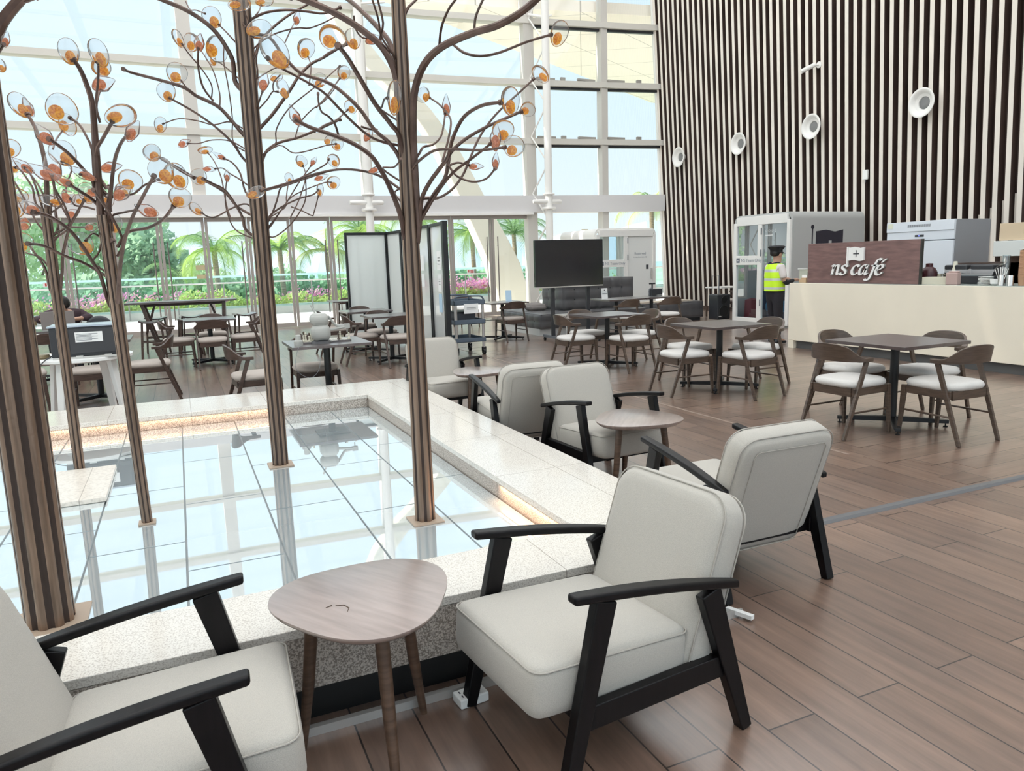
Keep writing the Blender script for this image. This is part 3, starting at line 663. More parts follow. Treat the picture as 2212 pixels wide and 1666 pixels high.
# ================================================================== BRONZE TREES
BR=[["E",0.026,0.02,[[1.056,3.416,1.665],[1.053,3.398,2.017],[1.047,3.373,2.13],[1.051,3.339,2.278],[1.084,3.287,2.387],[1.15,3.219,2.453],[1.262,3.127,2.495],[1.332,3.052,2.506],[1.406,2.974,2.539],[1.466,2.9,2.589],[1.516,2.828,2.654]]],["E",0.009,0.007,[[1.185,3.359,2.482],[1.187,3.322,2.562],[1.203,3.262,2.623],[1.216,3.195,2.648],[1.225,3.122,2.676]]],["E",0.009,0.007,[[1.333,3.293,2.551],[1.305,3.2,2.583],[1.282,3.057,2.606],[1.248,2.893,2.598]]],["E",0.01,0.007,[[1.247,3.331,2.497],[1.268,3.261,2.448],[1.3,3.158,2.411],[1.337,3.038,2.396],[1.401,2.894,2.407],[1.436,2.754,2.399]]],["E",0.016,0.01,[[1.065,3.412,1.679],[1.074,3.386,1.813],[1.105,3.34,1.893],[1.155,3.28,1.97],[1.163,3.235,1.998],[1.172,3.187,2.071],[1.203,3.125,2.146],[1.255,3.052,2.18],[1.306,2.976,2.181]]],["E",0.016,0.01,[[1.063,3.413,1.665],[1.07,3.416,1.723],[1.135,3.396,1.836],[1.192,3.382,1.913],[1.215,3.383,1.992],[1.231,3.389,2.035],[1.295,3.375,2.091],[1.368,3.356,2.134],[1.441,3.339,2.169],[1.556,3.303,2.217]]],["E",0.013,0.008,[[1.061,3.414,1.701],[1.136,3.353,1.839],[1.2,3.285,1.93],[1.265,3.21,1.984],[1.323,3.133,2.035]]],["E",0.01,0.007,[[1.071,3.41,1.808],[1.102,3.415,1.826],[1.164,3.415,1.827],[1.237,3.416,1.867],[1.298,3.425,1.934],[1.341,3.445,2.003],[1.4,3.46,2.109],[1.467,3.474,2.194],[1.541,3.487,2.266],[1.639,3.491,2.346],[1.724,3.502,2.417]]],["E",0.01,0.008,[[1.03,3.428,1.894],[1.042,3.391,1.96],[1.076,3.328,2.001],[1.113,3.257,2.023],[1.164,3.174,2.016],[1.248,3.071,2.0],[1.316,2.972,1.998]]],["E",0.009,0.006,[[1.08,3.406,2.026],[1.108,3.42,2.06],[1.16,3.436,2.075],[1.209,3.461,2.116],[1.241,3.498,2.181],[1.265,3.542,2.237]]],["E",0.008,0.006,[[1.177,3.362,1.988],[1.213,3.387,2.069],[1.252,3.429,2.169],[1.265,3.492,2.224],[1.249,3.576,2.289],[1.233,3.666,2.336]]],["E",0.008,0.006,[[1.203,3.351,1.973],[1.223,3.306,1.919],[1.27,3.232,1.885],[1.307,3.154,1.889],[1.319,3.08,1.921]]],["E",0.008,0.006,[[1.196,3.354,1.966],[1.257,3.371,1.987],[1.325,3.406,1.981]]],["E",0.02,0.011,[[1.004,3.439,1.565],[0.994,3.427,1.652],[0.976,3.411,1.751],[0.935,3.401,1.862],[0.893,3.389,1.943],[0.845,3.377,2.008],[0.776,3.372,2.052],[0.705,3.366,2.08],[0.641,3.355,2.097],[0.58,3.342,2.112],[0.524,3.325,2.134]]],["E",0.008,0.005,[[0.745,3.555,2.112],[0.727,3.536,2.164],[0.696,3.51,2.192],[0.66,3.48,2.205],[0.641,3.437,2.235],[0.632,3.386,2.256]]],["E",0.009,0.006,[[0.921,3.476,1.925],[0.827,3.471,1.952],[0.717,3.451,1.954],[0.599,3.422,1.928],[0.466,3.392,1.882],[0.367,3.34,1.849]]],["E",0.007,0.005,[[0.921,3.476,1.965],[0.96,3.415,1.965],[0.97,3.345,1.987]]],["E",0.016,0.009,[[1.0,3.441,1.895],[0.996,3.432,1.999],[0.95,3.436,2.075],[0.884,3.447,2.135],[0.826,3.452,2.221],[0.744,3.466,2.3],[0.678,3.472,2.336],[0.582,3.489,2.366],[0.515,3.493,2.433],[0.462,3.49,2.503],[0.399,3.49,2.509]]],["E",0.018,0.012,[[1.027,3.429,1.838],[0.993,3.402,2.085],[0.942,3.362,2.144],[0.866,3.323,2.218],[0.792,3.275,2.312],[0.731,3.215,2.374],[0.683,3.144,2.394]]],["E",0.01,0.007,[[1.002,3.44,2.06],[0.936,3.437,2.074],[0.861,3.422,2.096],[0.788,3.398,2.143],[0.717,3.367,2.199],[0.642,3.333,2.259],[0.544,3.305,2.302],[0.46,3.267,2.33],[0.416,3.209,2.343]]],["E",0.026,0.02,[[1.004,3.439,2.228],[1.001,3.432,2.335],[0.982,3.427,2.413],[0.938,3.432,2.491],[0.88,3.442,2.541],[0.797,3.461,2.597],[0.703,3.484,2.645],[0.579,3.519,2.694]]],["E",0.02,0.014,[[1.007,3.438,2.418],[0.99,3.486,2.529],[0.95,3.563,2.621],[0.91,3.65,2.704],[0.876,3.742,2.776],[0.827,3.846,2.853]]],["E",0.008,0.006,[[1.003,3.44,2.405],[0.989,3.419,2.452],[0.933,3.405,2.522],[0.913,3.367,2.581],[0.881,3.33,2.649],[0.858,3.286,2.669]]],["E",0.008,0.006,[[0.945,3.466,2.52],[0.952,3.436,2.592],[0.926,3.409,2.678],[0.908,3.373,2.703]]],["E",0.01,0.008,[[1.061,3.414,2.655],[1.085,3.429,2.682],[1.116,3.454,2.712],[1.164,3.478,2.765]]],["E",0.006,0.006,[[0.916,3.478,2.238],[0.901,3.354,2.213],[0.866,3.178,2.208],[0.823,2.973,2.17]]],["E",0.006,0.005,[[0.685,3.581,2.448],[0.729,3.614,2.49],[0.795,3.662,2.535],[0.845,3.729,2.578]]],["E",0.006,0.005,[[0.658,3.593,2.246],[0.707,3.65,2.295],[0.773,3.736,2.373],[0.829,3.846,2.441]]],["E",0.006,0.005,[[0.644,3.599,2.137],[0.704,3.678,2.184],[0.789,3.794,2.234],[0.877,3.934,2.31]]],["E",0.006,0.005,[[0.839,3.513,2.636],[0.851,3.534,2.583],[0.883,3.558,2.559],[0.919,3.586,2.567]]],["E",0.008,0.006,[[0.843,3.511,2.155],[0.885,3.537,2.151],[0.926,3.583,2.157]]],["E",0.006,0.005,[[0.968,3.455,1.85],[1.004,3.484,1.878],[1.035,3.535,1.906]]],["D",0.022,0.016,[[0.436,4.951,2.639],[0.431,4.935,2.727],[0.42,4.915,2.781],[0.362,4.911,2.887],[0.295,4.908,2.954],[0.194,4.917,3.016],[0.092,4.925,3.054],[0.025,4.915,3.072]]],["D",0.006,0.005,[[0.204,5.054,3.106],[0.222,4.993,3.044],[0.25,4.904,3.017],[0.286,4.799,2.972]]],["D",0.008,0.006,[[0.439,4.949,2.89],[0.413,5.005,2.94],[0.384,5.083,2.997]]],["D",0.018,0.01,[[0.442,4.948,2.353],[0.343,4.963,2.482],[0.272,4.952,2.522],[0.207,4.93,2.545],[0.148,4.901,2.58],[0.048,4.886,2.605],[-0.087,4.882,2.633],[-0.132,4.836,2.634],[-0.156,4.776,2.631]]],["D",0.012,0.008,[[0.437,4.95,2.203],[0.385,4.937,2.286],[0.287,4.928,2.381],[0.176,4.916,2.457],[0.067,4.896,2.514]]],["D",0.006,0.005,[[0.381,4.975,2.3],[0.28,5.073,2.319],[0.206,5.182,2.313],[0.148,5.298,2.329]]],["D",0.006,0.005,[[0.391,4.971,2.413],[0.294,5.032,2.403],[0.208,5.097,2.434],[0.105,5.174,2.455],[0.019,5.246,2.436]]],["D",0.01,0.007,[[0.305,5.009,2.536],[0.252,5.006,2.616],[0.235,4.975,2.722],[0.242,4.928,2.807]]],["D",0.006,0.005,[[0.335,4.996,2.496],[0.345,5.027,2.588],[0.326,5.089,2.725],[0.292,5.166,2.826],[0.269,5.244,2.891]]],["D",0.006,0.005,[[0.296,5.013,2.559],[0.301,4.993,2.624],[0.26,4.985,2.703],[0.194,4.983,2.788],[0.162,4.963,2.832]]],["D",0.006,0.005,[[0.395,4.969,2.291],[0.402,4.98,2.442],[0.396,5.002,2.625],[0.386,5.03,2.746],[0.389,5.054,2.814],[0.401,5.076,2.89]]],["D",0.006,0.005,[[0.191,5.06,2.586],[0.163,5.028,2.608],[0.136,4.975,2.632]]],["D",0.006,0.005,[[0.429,4.954,2.689],[0.374,5.067,2.77],[0.347,5.209,2.818]]],["D",0.01,0.006,[[0.438,4.95,1.996],[0.419,4.984,2.112],[0.382,5.039,2.182],[0.342,5.102,2.213]]],["D",0.007,0.005,[[0.409,4.963,2.075],[0.361,5.037,2.117],[0.33,5.127,2.158],[0.293,5.233,2.168]]],["D",0.007,0.005,[[0.341,4.993,1.837],[0.326,5.054,1.931],[0.317,5.137,2.095],[0.293,5.24,2.206],[0.264,5.356,2.279]]],["D",0.014,0.009,[[0.419,4.958,1.77],[0.406,4.923,1.833],[0.377,4.877,1.893],[0.315,4.836,1.991],[0.249,4.788,2.024],[0.198,4.728,2.043]]],["D",0.012,0.008,[[0.385,4.973,1.909],[0.315,4.957,1.995],[0.199,4.94,2.063],[0.14,4.885,2.079],[0.071,4.827,2.116],[-0.028,4.774,2.166]]],["D",0.007,0.005,[[0.359,4.985,1.772],[0.32,5.002,1.903],[0.325,5.0,2.0],[0.337,4.995,2.071]]],["D",0.008,0.006,[[0.44,4.949,1.923],[0.352,4.952,1.899],[0.255,4.943,1.847],[0.207,4.902,1.844],[0.174,4.848,1.861]]],["D",0.016,0.01,[[0.535,4.907,2.353],[0.627,4.892,2.453],[0.74,4.88,2.597],[0.805,4.895,2.691],[0.886,4.909,2.77],[0.972,4.924,2.82],[1.073,4.936,2.886],[1.164,4.955,2.931]]],["D",0.015,0.01,[[0.535,4.907,2.121],[0.549,4.922,2.179],[0.584,4.937,2.245],[0.66,4.94,2.296],[0.782,4.926,2.331],[0.938,4.9,2.397],[1.035,4.903,2.443]]],["D",0.007,0.005,[[0.532,4.908,2.459],[0.601,4.877,2.534],[0.634,4.862,2.579],[0.657,4.852,2.582]]],["D",0.007,0.005,[[0.625,4.866,2.268],[0.645,4.898,2.368],[0.729,4.92,2.495],[0.853,4.934,2.6],[0.969,4.959,2.692],[1.077,4.994,2.789]]],["D",0.006,0.005,[[0.74,4.815,2.304],[0.787,4.866,2.409],[0.878,4.932,2.505],[0.971,5.014,2.574],[1.066,5.108,2.682]]],["D",0.006,0.005,[[0.648,4.856,2.267],[0.724,4.859,2.227],[0.808,4.874,2.239],[0.926,4.883,2.277],[1.003,4.917,2.297]]],["D",0.012,0.01,[[0.489,4.927,2.963],[0.545,4.924,2.997],[0.639,4.913,3.045],[0.755,4.897,3.067],[0.872,4.886,3.068],[0.982,4.88,3.066],[1.078,4.884,3.108]]],["D",0.012,0.009,[[0.555,4.898,2.788],[0.587,4.924,2.865],[0.643,4.958,2.941],[0.764,4.974,3.049],[0.91,4.985,3.144],[1.028,5.016,3.221]]],["D",0.009,0.007,[[0.533,4.908,2.513],[0.564,4.92,2.687],[0.568,4.957,2.788],[0.599,4.988,2.891]]],["D",0.007,0.006,[[0.598,4.879,2.869],[0.687,4.879,2.923],[0.809,4.885,2.966],[0.895,4.916,2.983],[0.992,4.949,3.033],[1.097,4.985,3.101]]],["D",0.006,0.005,[[0.725,4.822,2.858],[0.792,4.926,2.984],[0.843,5.098,3.069]]],["D",0.006,0.005,[[0.644,4.858,2.709],[0.716,4.915,2.743],[0.75,5.03,2.781]]],["D",0.006,0.005,[[0.686,4.839,2.677],[0.652,4.907,2.644],[0.658,4.981,2.613],[0.692,5.056,2.623]]],["D",0.008,0.006,[[0.537,4.906,2.474],[0.546,4.768,2.509],[0.542,4.575,2.513]]],["D",0.007,0.005,[[0.84,4.771,2.611],[0.881,4.886,2.748],[0.901,5.072,2.851]]],["D",0.008,0.005,[[0.517,4.915,3.037],[0.499,4.887,2.982],[0.508,4.83,2.93],[0.519,4.763,2.941],[0.495,4.706,2.972]]],["D",0.007,0.005,[[0.581,4.886,3.02],[0.612,4.961,3.075],[0.637,5.08,3.145]]],["D",0.01,0.006,[[0.527,4.91,1.782],[0.554,4.898,1.83],[0.579,4.887,1.862],[0.651,4.855,1.908],[0.737,4.817,1.946],[0.814,4.782,1.966],[0.846,4.768,1.99]]],["D",0.009,0.006,[[0.536,4.906,1.993],[0.672,4.882,2.032],[0.797,4.879,2.074],[0.915,4.888,2.114],[1.0,4.918,2.14]]],["D",0.009,0.006,[[0.535,4.907,1.782],[0.58,4.897,1.863],[0.615,4.897,1.944],[0.65,4.9,2.025],[0.755,4.873,2.073],[0.907,4.827,2.151],[0.938,4.837,2.185]]],["D",0.006,0.005,[[0.65,4.856,1.892],[0.669,4.873,1.958],[0.68,4.907,1.994],[0.696,4.945,2.043]]],["D",0.006,0.005,[[0.675,4.844,1.826],[0.747,4.891,1.944],[0.813,4.977,2.093],[0.824,5.106,2.18]]],["D",0.006,0.005,[[0.541,4.904,1.766],[0.646,4.893,1.895],[0.739,4.905,2.027],[0.8,4.939,2.105],[0.852,4.985,2.166]]],["D",0.006,0.005,[[0.574,4.889,1.797],[0.683,4.895,1.944],[0.783,4.93,2.005],[0.924,4.959,2.06],[0.983,5.035,2.071]]],["D",0.006,0.005,[[0.688,4.839,1.899],[0.747,4.812,1.873],[0.802,4.788,1.842],[0.814,4.783,1.854],[0.845,4.769,1.95]]],["D",0.007,0.005,[[0.537,4.906,1.717],[0.582,4.872,1.719],[0.66,4.818,1.776],[0.722,4.767,1.853],[0.762,4.724,1.938],[0.766,4.694,2.053]]],["C",0.03,0.012,[[-0.304,4.12,1.738],[-0.299,4.109,1.912],[-0.29,4.092,2.125],[-0.284,4.074,2.227],[-0.281,4.056,2.307],[-0.295,4.045,2.386],[-0.311,4.033,2.443],[-0.329,4.021,2.476]]],["C",0.008,0.007,[[-0.27,4.104,2.307],[-0.248,4.095,2.415],[-0.239,4.091,2.487]]],["C",0.008,0.007,[[-0.269,4.104,2.296],[-0.253,4.141,2.368],[-0.245,4.203,2.4]]],["C",0.014,0.011,[[-0.299,4.117,1.994],[-0.295,4.098,2.056],[-0.282,4.065,2.105],[-0.253,4.022,2.141],[-0.204,3.965,2.207]]],["C",0.014,0.01,[[-0.279,4.108,1.737],[-0.246,4.049,1.907],[-0.213,3.968,2.031],[-0.176,3.875,2.096],[-0.14,3.773,2.121]]],["C",0.009,0.008,[[-0.312,4.123,1.968],[-0.311,4.141,2.105],[-0.331,4.176,2.174],[-0.358,4.219,2.233],[-0.394,4.269,2.268]]],["C",0.007,0.006,[[-0.478,4.197,2.113],[-0.475,4.275,2.157],[-0.47,4.387,2.202],[-0.46,4.517,2.252]]],["C",0.013,0.01,[[-0.31,4.122,1.897],[-0.323,4.101,1.96],[-0.349,4.073,2.004],[-0.396,4.048,2.068],[-0.434,4.014,2.103],[-0.458,3.969,2.12]]],["C",0.013,0.01,[[-0.317,4.125,1.854],[-0.344,4.085,1.883],[-0.365,4.017,1.897],[-0.401,3.944,1.923]]],["C",0.008,0.006,[[-0.321,4.127,1.952],[-0.335,4.089,1.974],[-0.358,4.034,1.978]]],["C",0.017,0.01,[[-0.284,4.111,1.347],[-0.274,4.08,1.393],[-0.255,4.033,1.49],[-0.238,3.981,1.563],[-0.207,3.918,1.669],[-0.16,3.843,1.77],[-0.103,3.761,1.859],[-0.053,3.679,1.932]]],["C",0.008,0.007,[[-0.25,4.096,1.885],[-0.156,4.028,1.891],[-0.097,3.963,1.928],[-0.041,3.893,1.942]]],["C",0.012,0.01,[[-0.193,4.07,1.717],[-0.103,3.938,1.729],[-0.031,3.772,1.758],[0.016,3.594,1.802]]],["C",0.008,0.007,[[-0.257,4.099,1.793],[-0.196,3.983,1.804],[-0.143,3.829,1.803]]],["C",0.008,0.007,[[-0.273,4.106,1.839],[-0.226,4.13,1.914],[-0.2,4.183,1.942]]],["C",0.009,0.007,[[-0.025,3.995,2.061],[0.026,3.92,2.017],[0.074,3.822,1.971],[0.109,3.717,1.939]]],["C",0.008,0.006,[[-0.364,4.146,1.576],[-0.331,4.15,1.635],[-0.297,4.161,1.776],[-0.264,4.177,1.911],[-0.263,4.211,1.944]]],["C",0.014,0.011,[[-0.314,4.124,1.369],[-0.334,4.092,1.504],[-0.358,4.044,1.58],[-0.422,4.003,1.713],[-0.495,3.959,1.782],[-0.545,3.899,1.797]]],["C",0.011,0.009,[[-0.368,4.148,1.55],[-0.412,4.104,1.582],[-0.467,4.036,1.609],[-0.538,3.96,1.655],[-0.577,3.858,1.661]]],["C",0.01,0.008,[[-0.222,4.083,1.673],[-0.252,4.044,1.78],[-0.287,3.983,1.855],[-0.305,3.901,1.893]]],["C",0.008,0.006,[[-0.438,4.179,1.749],[-0.395,4.116,1.744],[-0.364,4.037,1.741]]],["C",0.008,0.006,[[-0.322,4.128,1.697],[-0.348,4.095,1.713],[-0.37,4.04,1.684]]],["B",0.026,0.014,[[-0.692,5.426,1.725],[-0.689,5.436,1.943],[-0.677,5.446,2.093],[-0.674,5.463,2.207],[-0.688,5.489,2.33],[-0.71,5.521,2.427],[-0.743,5.559,2.505]]],["B",0.013,0.009,[[-0.735,5.446,1.439],[-0.743,5.449,1.547],[-0.767,5.46,1.619],[-0.794,5.472,1.664],[-0.82,5.484,1.718]]],["B",0.008,0.007,[[-0.849,5.496,1.816],[-0.861,5.457,1.849],[-0.871,5.397,1.871]]],["B",0.015,0.01,[[-0.682,5.422,1.401],[-0.651,5.394,1.544],[-0.631,5.366,1.649],[-0.573,5.317,1.804],[-0.51,5.263,1.904],[-0.468,5.217,1.96]]],["B",0.01,0.008,[[-0.722,5.44,1.786],[-0.764,5.472,1.858],[-0.788,5.502,1.922],[-0.831,5.545,2.03],[-0.867,5.586,2.104],[-0.9,5.629,2.143]]],["B",0.01,0.008,[[-0.713,5.436,1.917],[-0.751,5.466,1.963],[-0.76,5.49,2.043],[-0.771,5.518,2.08],[-0.818,5.564,2.168],[-0.852,5.607,2.194]]],["B",0.01,0.008,[[-0.578,5.376,1.816],[-0.586,5.361,1.937],[-0.614,5.347,2.013],[-0.628,5.323,2.062],[-0.626,5.287,2.109]]],["B",0.009,0.007,[[-0.644,5.405,1.818],[-0.654,5.499,1.966],[-0.662,5.632,2.148]]],["B",0.009,0.007,[[-0.42,5.305,1.916],[-0.472,5.302,1.933],[-0.524,5.287,1.94],[-0.539,5.249,1.971]]],["B",0.008,0.006,[[-0.667,5.415,1.933],[-0.675,5.419,1.898],[-0.664,5.414,1.95]]],["B",0.01,0.008,[[-0.713,5.436,1.877],[-0.72,5.457,1.944],[-0.744,5.494,2.069],[-0.773,5.538,2.158],[-0.801,5.585,2.191]]],["B",0.009,0.007,[[-0.701,5.43,2.008],[-0.733,5.489,2.088],[-0.786,5.578,2.172]]],["B",0.01,0.008,[[-0.577,5.375,1.835],[-0.598,5.384,1.92],[-0.63,5.399,2.015],[-0.632,5.4,2.107]]],["B",0.008,0.007,[[-0.592,5.382,1.967],[-0.567,5.423,2.083],[-0.537,5.487,2.185],[-0.596,5.603,2.236]]],["B",0.009,0.007,[[-0.73,5.443,1.582],[-0.769,5.487,1.637],[-0.822,5.549,1.658],[-0.886,5.622,1.679]]],["B",0.008,0.006,[[-0.64,5.403,1.783],[-0.661,5.501,1.913],[-0.639,5.622,1.958]]],["A",0.03,0.022,[[-0.485,3.021,2.249],[-0.447,3.004,2.324],[-0.414,2.989,2.366],[-0.377,2.973,2.402],[-0.346,2.959,2.43]]],["A",0.01,0.008,[[-0.384,2.976,2.396],[-0.359,2.965,2.399],[-0.33,2.952,2.408]]],["A",0.006,0.005,[[-0.473,3.016,2.23],[-0.45,2.961,2.237],[-0.427,2.886,2.238]]]]
LV=[["E",[1.47,2.739,2.404],0.068,0.096,20,"o"],["E",[1.348,2.958,2.186],0.079,0.116,-5,"o"],["E",[1.59,3.288,2.229],0.071,0.069,60,"o"],["E",[1.347,3.122,2.064],0.051,0.12,5,"n"],["E",[1.399,3.154,2.101],0.095,0.096,0,"o"],["E",[1.762,3.485,2.445],0.068,0.102,-40,"o"],["E",[1.358,2.953,2.001],0.087,0.087,30,"o"],["E",[1.272,3.539,2.276],0.041,0.106,0,"n"],["E",[1.205,3.678,2.35],0.074,0.067,-50,"o"],["E",[1.325,3.078,1.957],0.034,0.079,5,"n"],["E",[1.356,3.392,1.975],0.035,0.078,90,"n"],["E",[0.517,3.328,2.153],0.044,0.094,-25,"n"],["E",[0.338,3.353,1.838],0.05,0.08,70,"o"],["E",[0.869,3.39,1.948],0.03,0.075,80,"n"],["E",[0.42,3.48,2.527],0.076,0.107,75,"o"],["E",[0.661,3.154,2.43],0.106,0.099,40,"o"],["E",[0.44,3.198,2.367],0.102,0.134,-30,"o"],["E",[0.849,2.961,2.17],0.055,0.127,5,"o"],["E",[0.876,3.715,2.593],0.074,0.091,-10,"o"],["E",[0.849,3.837,2.467],0.064,0.067,0,"o"],["E",[0.896,3.925,2.327],0.065,0.071,0,"o"],["E",[0.937,3.579,2.563],0.049,0.073,70,"n"],["E",[0.895,3.597,2.136],0.04,0.072,35,"n"],["D",[0.346,5.1,3.044],0.105,0.121,-25,"o"],["D",[-0.267,4.826,2.64],0.095,0.089,-30,"o"],["D",[0.048,4.904,2.552],0.098,0.107,-10,"o"],["D",[0.124,5.308,2.332],0.049,0.088,60,"n"],["D",[-0.003,5.256,2.427],0.07,0.095,10,"o"],["D",[0.251,4.923,2.844],0.061,0.102,10,"n"],["D",[0.217,5.048,2.876],0.095,0.106,20,"o"],["D",[0.139,4.974,2.871],0.054,0.105,-25,"o"],["D",[0.352,5.098,2.862],0.149,0.127,70,"o"],["D",[0.114,4.985,2.679],0.111,0.116,20,"o"],["D",[0.327,5.218,2.834],0.059,0.09,-30,"o"],["D",[0.315,5.114,2.23],0.036,0.089,-60,"n"],["D",[0.258,5.249,2.166],0.037,0.091,90,"n"],["D",[0.246,5.364,2.3],0.094,0.049,0,"o"],["D",[0.171,4.74,2.057],0.087,0.091,-20,"o"],["D",[-0.06,4.789,2.193],0.088,0.092,-30,"o"],["D",[0.341,4.993,2.097],0.037,0.078,5,"n"],["D",[0.141,4.863,1.886],0.055,0.093,-45,"o"],["D",[0.695,4.836,2.596],0.068,0.12,-15,"o"],["D",[0.974,4.93,2.318],0.065,0.075,70,"o"],["D",[1.026,4.962,2.303],0.078,0.078,0,"o"],["D",[0.852,5.094,3.089],0.049,0.088,15,"n"],["D",[0.764,5.024,2.782],0.032,0.052,80,"n"],["D",[0.691,5.056,2.711],0.052,0.081,70,"o"],["D",[0.553,4.57,2.57],0.064,0.107,15,"n"],["D",[0.89,5.077,2.904],0.111,0.126,15,"o"],["D",[0.977,5.148,2.731],0.088,0.098,30,"o"],["D",[0.475,4.714,3.014],0.072,0.131,80,"o"],["D",[0.657,5.071,3.158],0.058,0.107,80,"o"],["D",[0.859,4.762,1.994],0.042,0.078,5,"o"],["D",[0.705,4.94,2.079],0.05,0.073,-10,"o"],["D",[0.814,5.111,2.21],0.078,0.074,20,"o"],["D",[0.871,4.976,2.196],0.033,0.069,35,"n"],["D",[0.989,4.923,2.195],0.075,0.086,-15,"o"],["D",[0.997,5.029,2.069],0.089,0.083,0,"o"],["D",[0.909,4.959,2.094],0.043,0.097,70,"n"],["C",[-0.348,4.03,2.517],0.081,0.114,-10,"o"],["C",[-0.233,4.088,2.534],0.08,0.127,-15,"o"],["C",[-0.234,4.198,2.426],0.075,0.109,65,"n"],["C",[-0.242,4.311,2.527],0.088,0.092,-30,"o"],["C",[-0.163,3.947,2.233],0.096,0.14,75,"o"],["C",[-0.116,3.762,2.139],0.055,0.102,30,"n"],["C",[-0.431,4.286,2.311],0.143,0.132,60,"o"],["C",[-0.436,4.507,2.277],0.109,0.077,80,"o"],["C",[-0.485,3.981,2.144],0.068,0.106,-35,"n"],["C",[-0.432,3.958,1.943],0.044,0.114,-60,"n"],["C",[-0.355,4.033,1.983],0.045,0.123,-60,"n"],["C",[-0.016,3.663,1.957],0.101,0.117,-30,"o"],["C",[0.04,3.857,1.957],0.099,0.125,-30,"o"],["C",[0.044,3.582,1.838],0.091,0.085,20,"o"],["C",[-0.098,3.809,1.8],0.057,0.105,-65,"n"],["C",[-0.165,4.167,1.97],0.107,0.102,30,"o"],["C",[-0.195,3.962,1.893],0.067,0.093,50,"n"],["C",[-0.048,3.787,2.05],0.071,0.074,-20,"o"],["C",[-0.244,4.202,2.036],0.054,0.103,75,"n"],["C",[-0.566,3.908,1.818],0.062,0.093,-50,"n"],["C",[-0.605,3.87,1.667],0.086,0.086,10,"o"],["C",[-0.342,4.027,1.74],0.041,0.062,80,"n"],["C",[-0.397,4.051,1.662],0.1,0.108,-50,"o"],["C",[-0.352,4.25,1.923],0.051,0.101,-80,"n"],["C",[-0.204,4.294,1.936],0.078,0.075,0,"o"],["C",[-0.265,4.321,1.773],0.072,0.094,0,"o"],["C",[-0.296,4.444,1.909],0.075,0.105,0,"o"],["B",[-0.782,5.576,2.564],0.107,0.158,-30,"o"],["B",[-0.747,5.615,2.562],0.061,0.122,-20,"n"],["B",[-0.815,5.372,1.835],0.075,0.08,10,"n"],["B",[-0.446,5.207,2.006],0.088,0.124,-10,"o"],["B",[-0.549,5.253,1.988],0.099,0.078,60,"n"],["B",[-0.506,5.344,1.981],0.064,0.064,0,"o"],["B",[-0.664,5.414,1.976],0.065,0.129,-75,"o"],["B",[-0.891,5.625,1.965],0.127,0.151,0,"o"],["B",[-0.884,5.731,2.036],0.117,0.099,20,"o"],["B",[-0.882,5.73,2.327],0.097,0.114,20,"o"],["B",[-0.9,5.848,2.229],0.088,0.076,0,"o"],["B",[-0.827,5.706,2.217],0.068,0.135,-50,"n"],["B",[-0.632,5.4,2.181],0.099,0.174,-15,"n"],["B",[-0.673,5.309,2.133],0.08,0.171,-60,"n"],["B",[-0.586,5.598,2.286],0.144,0.162,-35,"o"],["B",[-0.572,5.592,1.914],0.061,0.089,60,"n"],["A",[-0.418,2.882,2.255],0.025,0.048,15,"n"],["A",[-0.443,2.893,2.177],0.032,0.041,-20,"o"]]

TREES = {'A': (-.55, 3.05, .080, .066, 4.6, 'thickest fluted bronze tree sculpture at the far left of the pond', .075),
         'B': (-.70, 5.43, .032, .030, 1.93, 'thin bronze tree sculpture standing at the edge of the cream slab', 0),
         'C': (-.26, 4.10, .026, .030, 1.80, 'thin bronze tree sculpture with amber glass leaves, between the slab tree and the middle trunk', 0),
         'D': (.505, 4.92, .050, .053, 4.9, 'tall fluted bronze tree sculpture at the middle of the pond', 0),
         'E': (1.025, 3.43, .050, .022, 3.9, 'fluted bronze tree sculpture nearest the right edge of the pond', 0)}
M_clear = D.materials.new('clear blown glass'); M_clear.use_nodes = True; t = M_clear.node_tree; t.nodes.clear()
o_ = t.nodes.new('ShaderNodeOutputMaterial'); mx = t.nodes.new('ShaderNodeMixShader'); mx2 = t.nodes.new('ShaderNodeMixShader')
tr = t.nodes.new('ShaderNodeBsdfTransparent'); tr.inputs[0].default_value = (.93, .95, .96, 1); gl = t.nodes.new('ShaderNodeBsdfGlossy'); gl.inputs['Roughness'].default_value = .03
gr = t.nodes.new('ShaderNodeBsdfTranslucent'); gr2 = t.nodes.new('ShaderNodeBsdfDiffuse'); grm = t.nodes.new('ShaderNodeAddShader'); gcr = t.nodes.new('ShaderNodeValToRGB'); gcr.color_ramp.elements[0].position = .55; gcr.color_ramp.elements[0].color = (.50, .48, .47, 1); gcr.color_ramp.elements[1].position = .93; gcr.color_ramp.elements[1].color = (.16, .12, .10, 1)
lw = t.nodes.new('ShaderNodeLayerWeight'); lw.inputs[0].default_value = .35
rp_ = t.nodes.new('ShaderNodeMapRange'); rp_.inputs[1].default_value = .22; rp_.inputs[2].default_value = .9; rp_.inputs[3].default_value = .06; rp_.inputs[4].default_value = .8
fr = t.nodes.new('ShaderNodeFresnel'); fr.inputs[0].default_value = 1.5
t.links.new(lw.outputs['Facing'], rp_.inputs[0]); t.links.new(rp_.outputs[0], mx.inputs[0]); t.links.new(tr.outputs[0], mx.inputs[1]); t.links.new(lw.outputs['Facing'], gcr.inputs[0]); t.links.new(gcr.outputs[0], gr.inputs[0]); t.links.new(gcr.outputs[0], gr2.inputs[0]); t.links.new(gr.outputs[0], grm.inputs[0]); t.links.new(gr2.outputs[0], grm.inputs[1]); t.links.new(grm.outputs[0], mx.inputs[2])
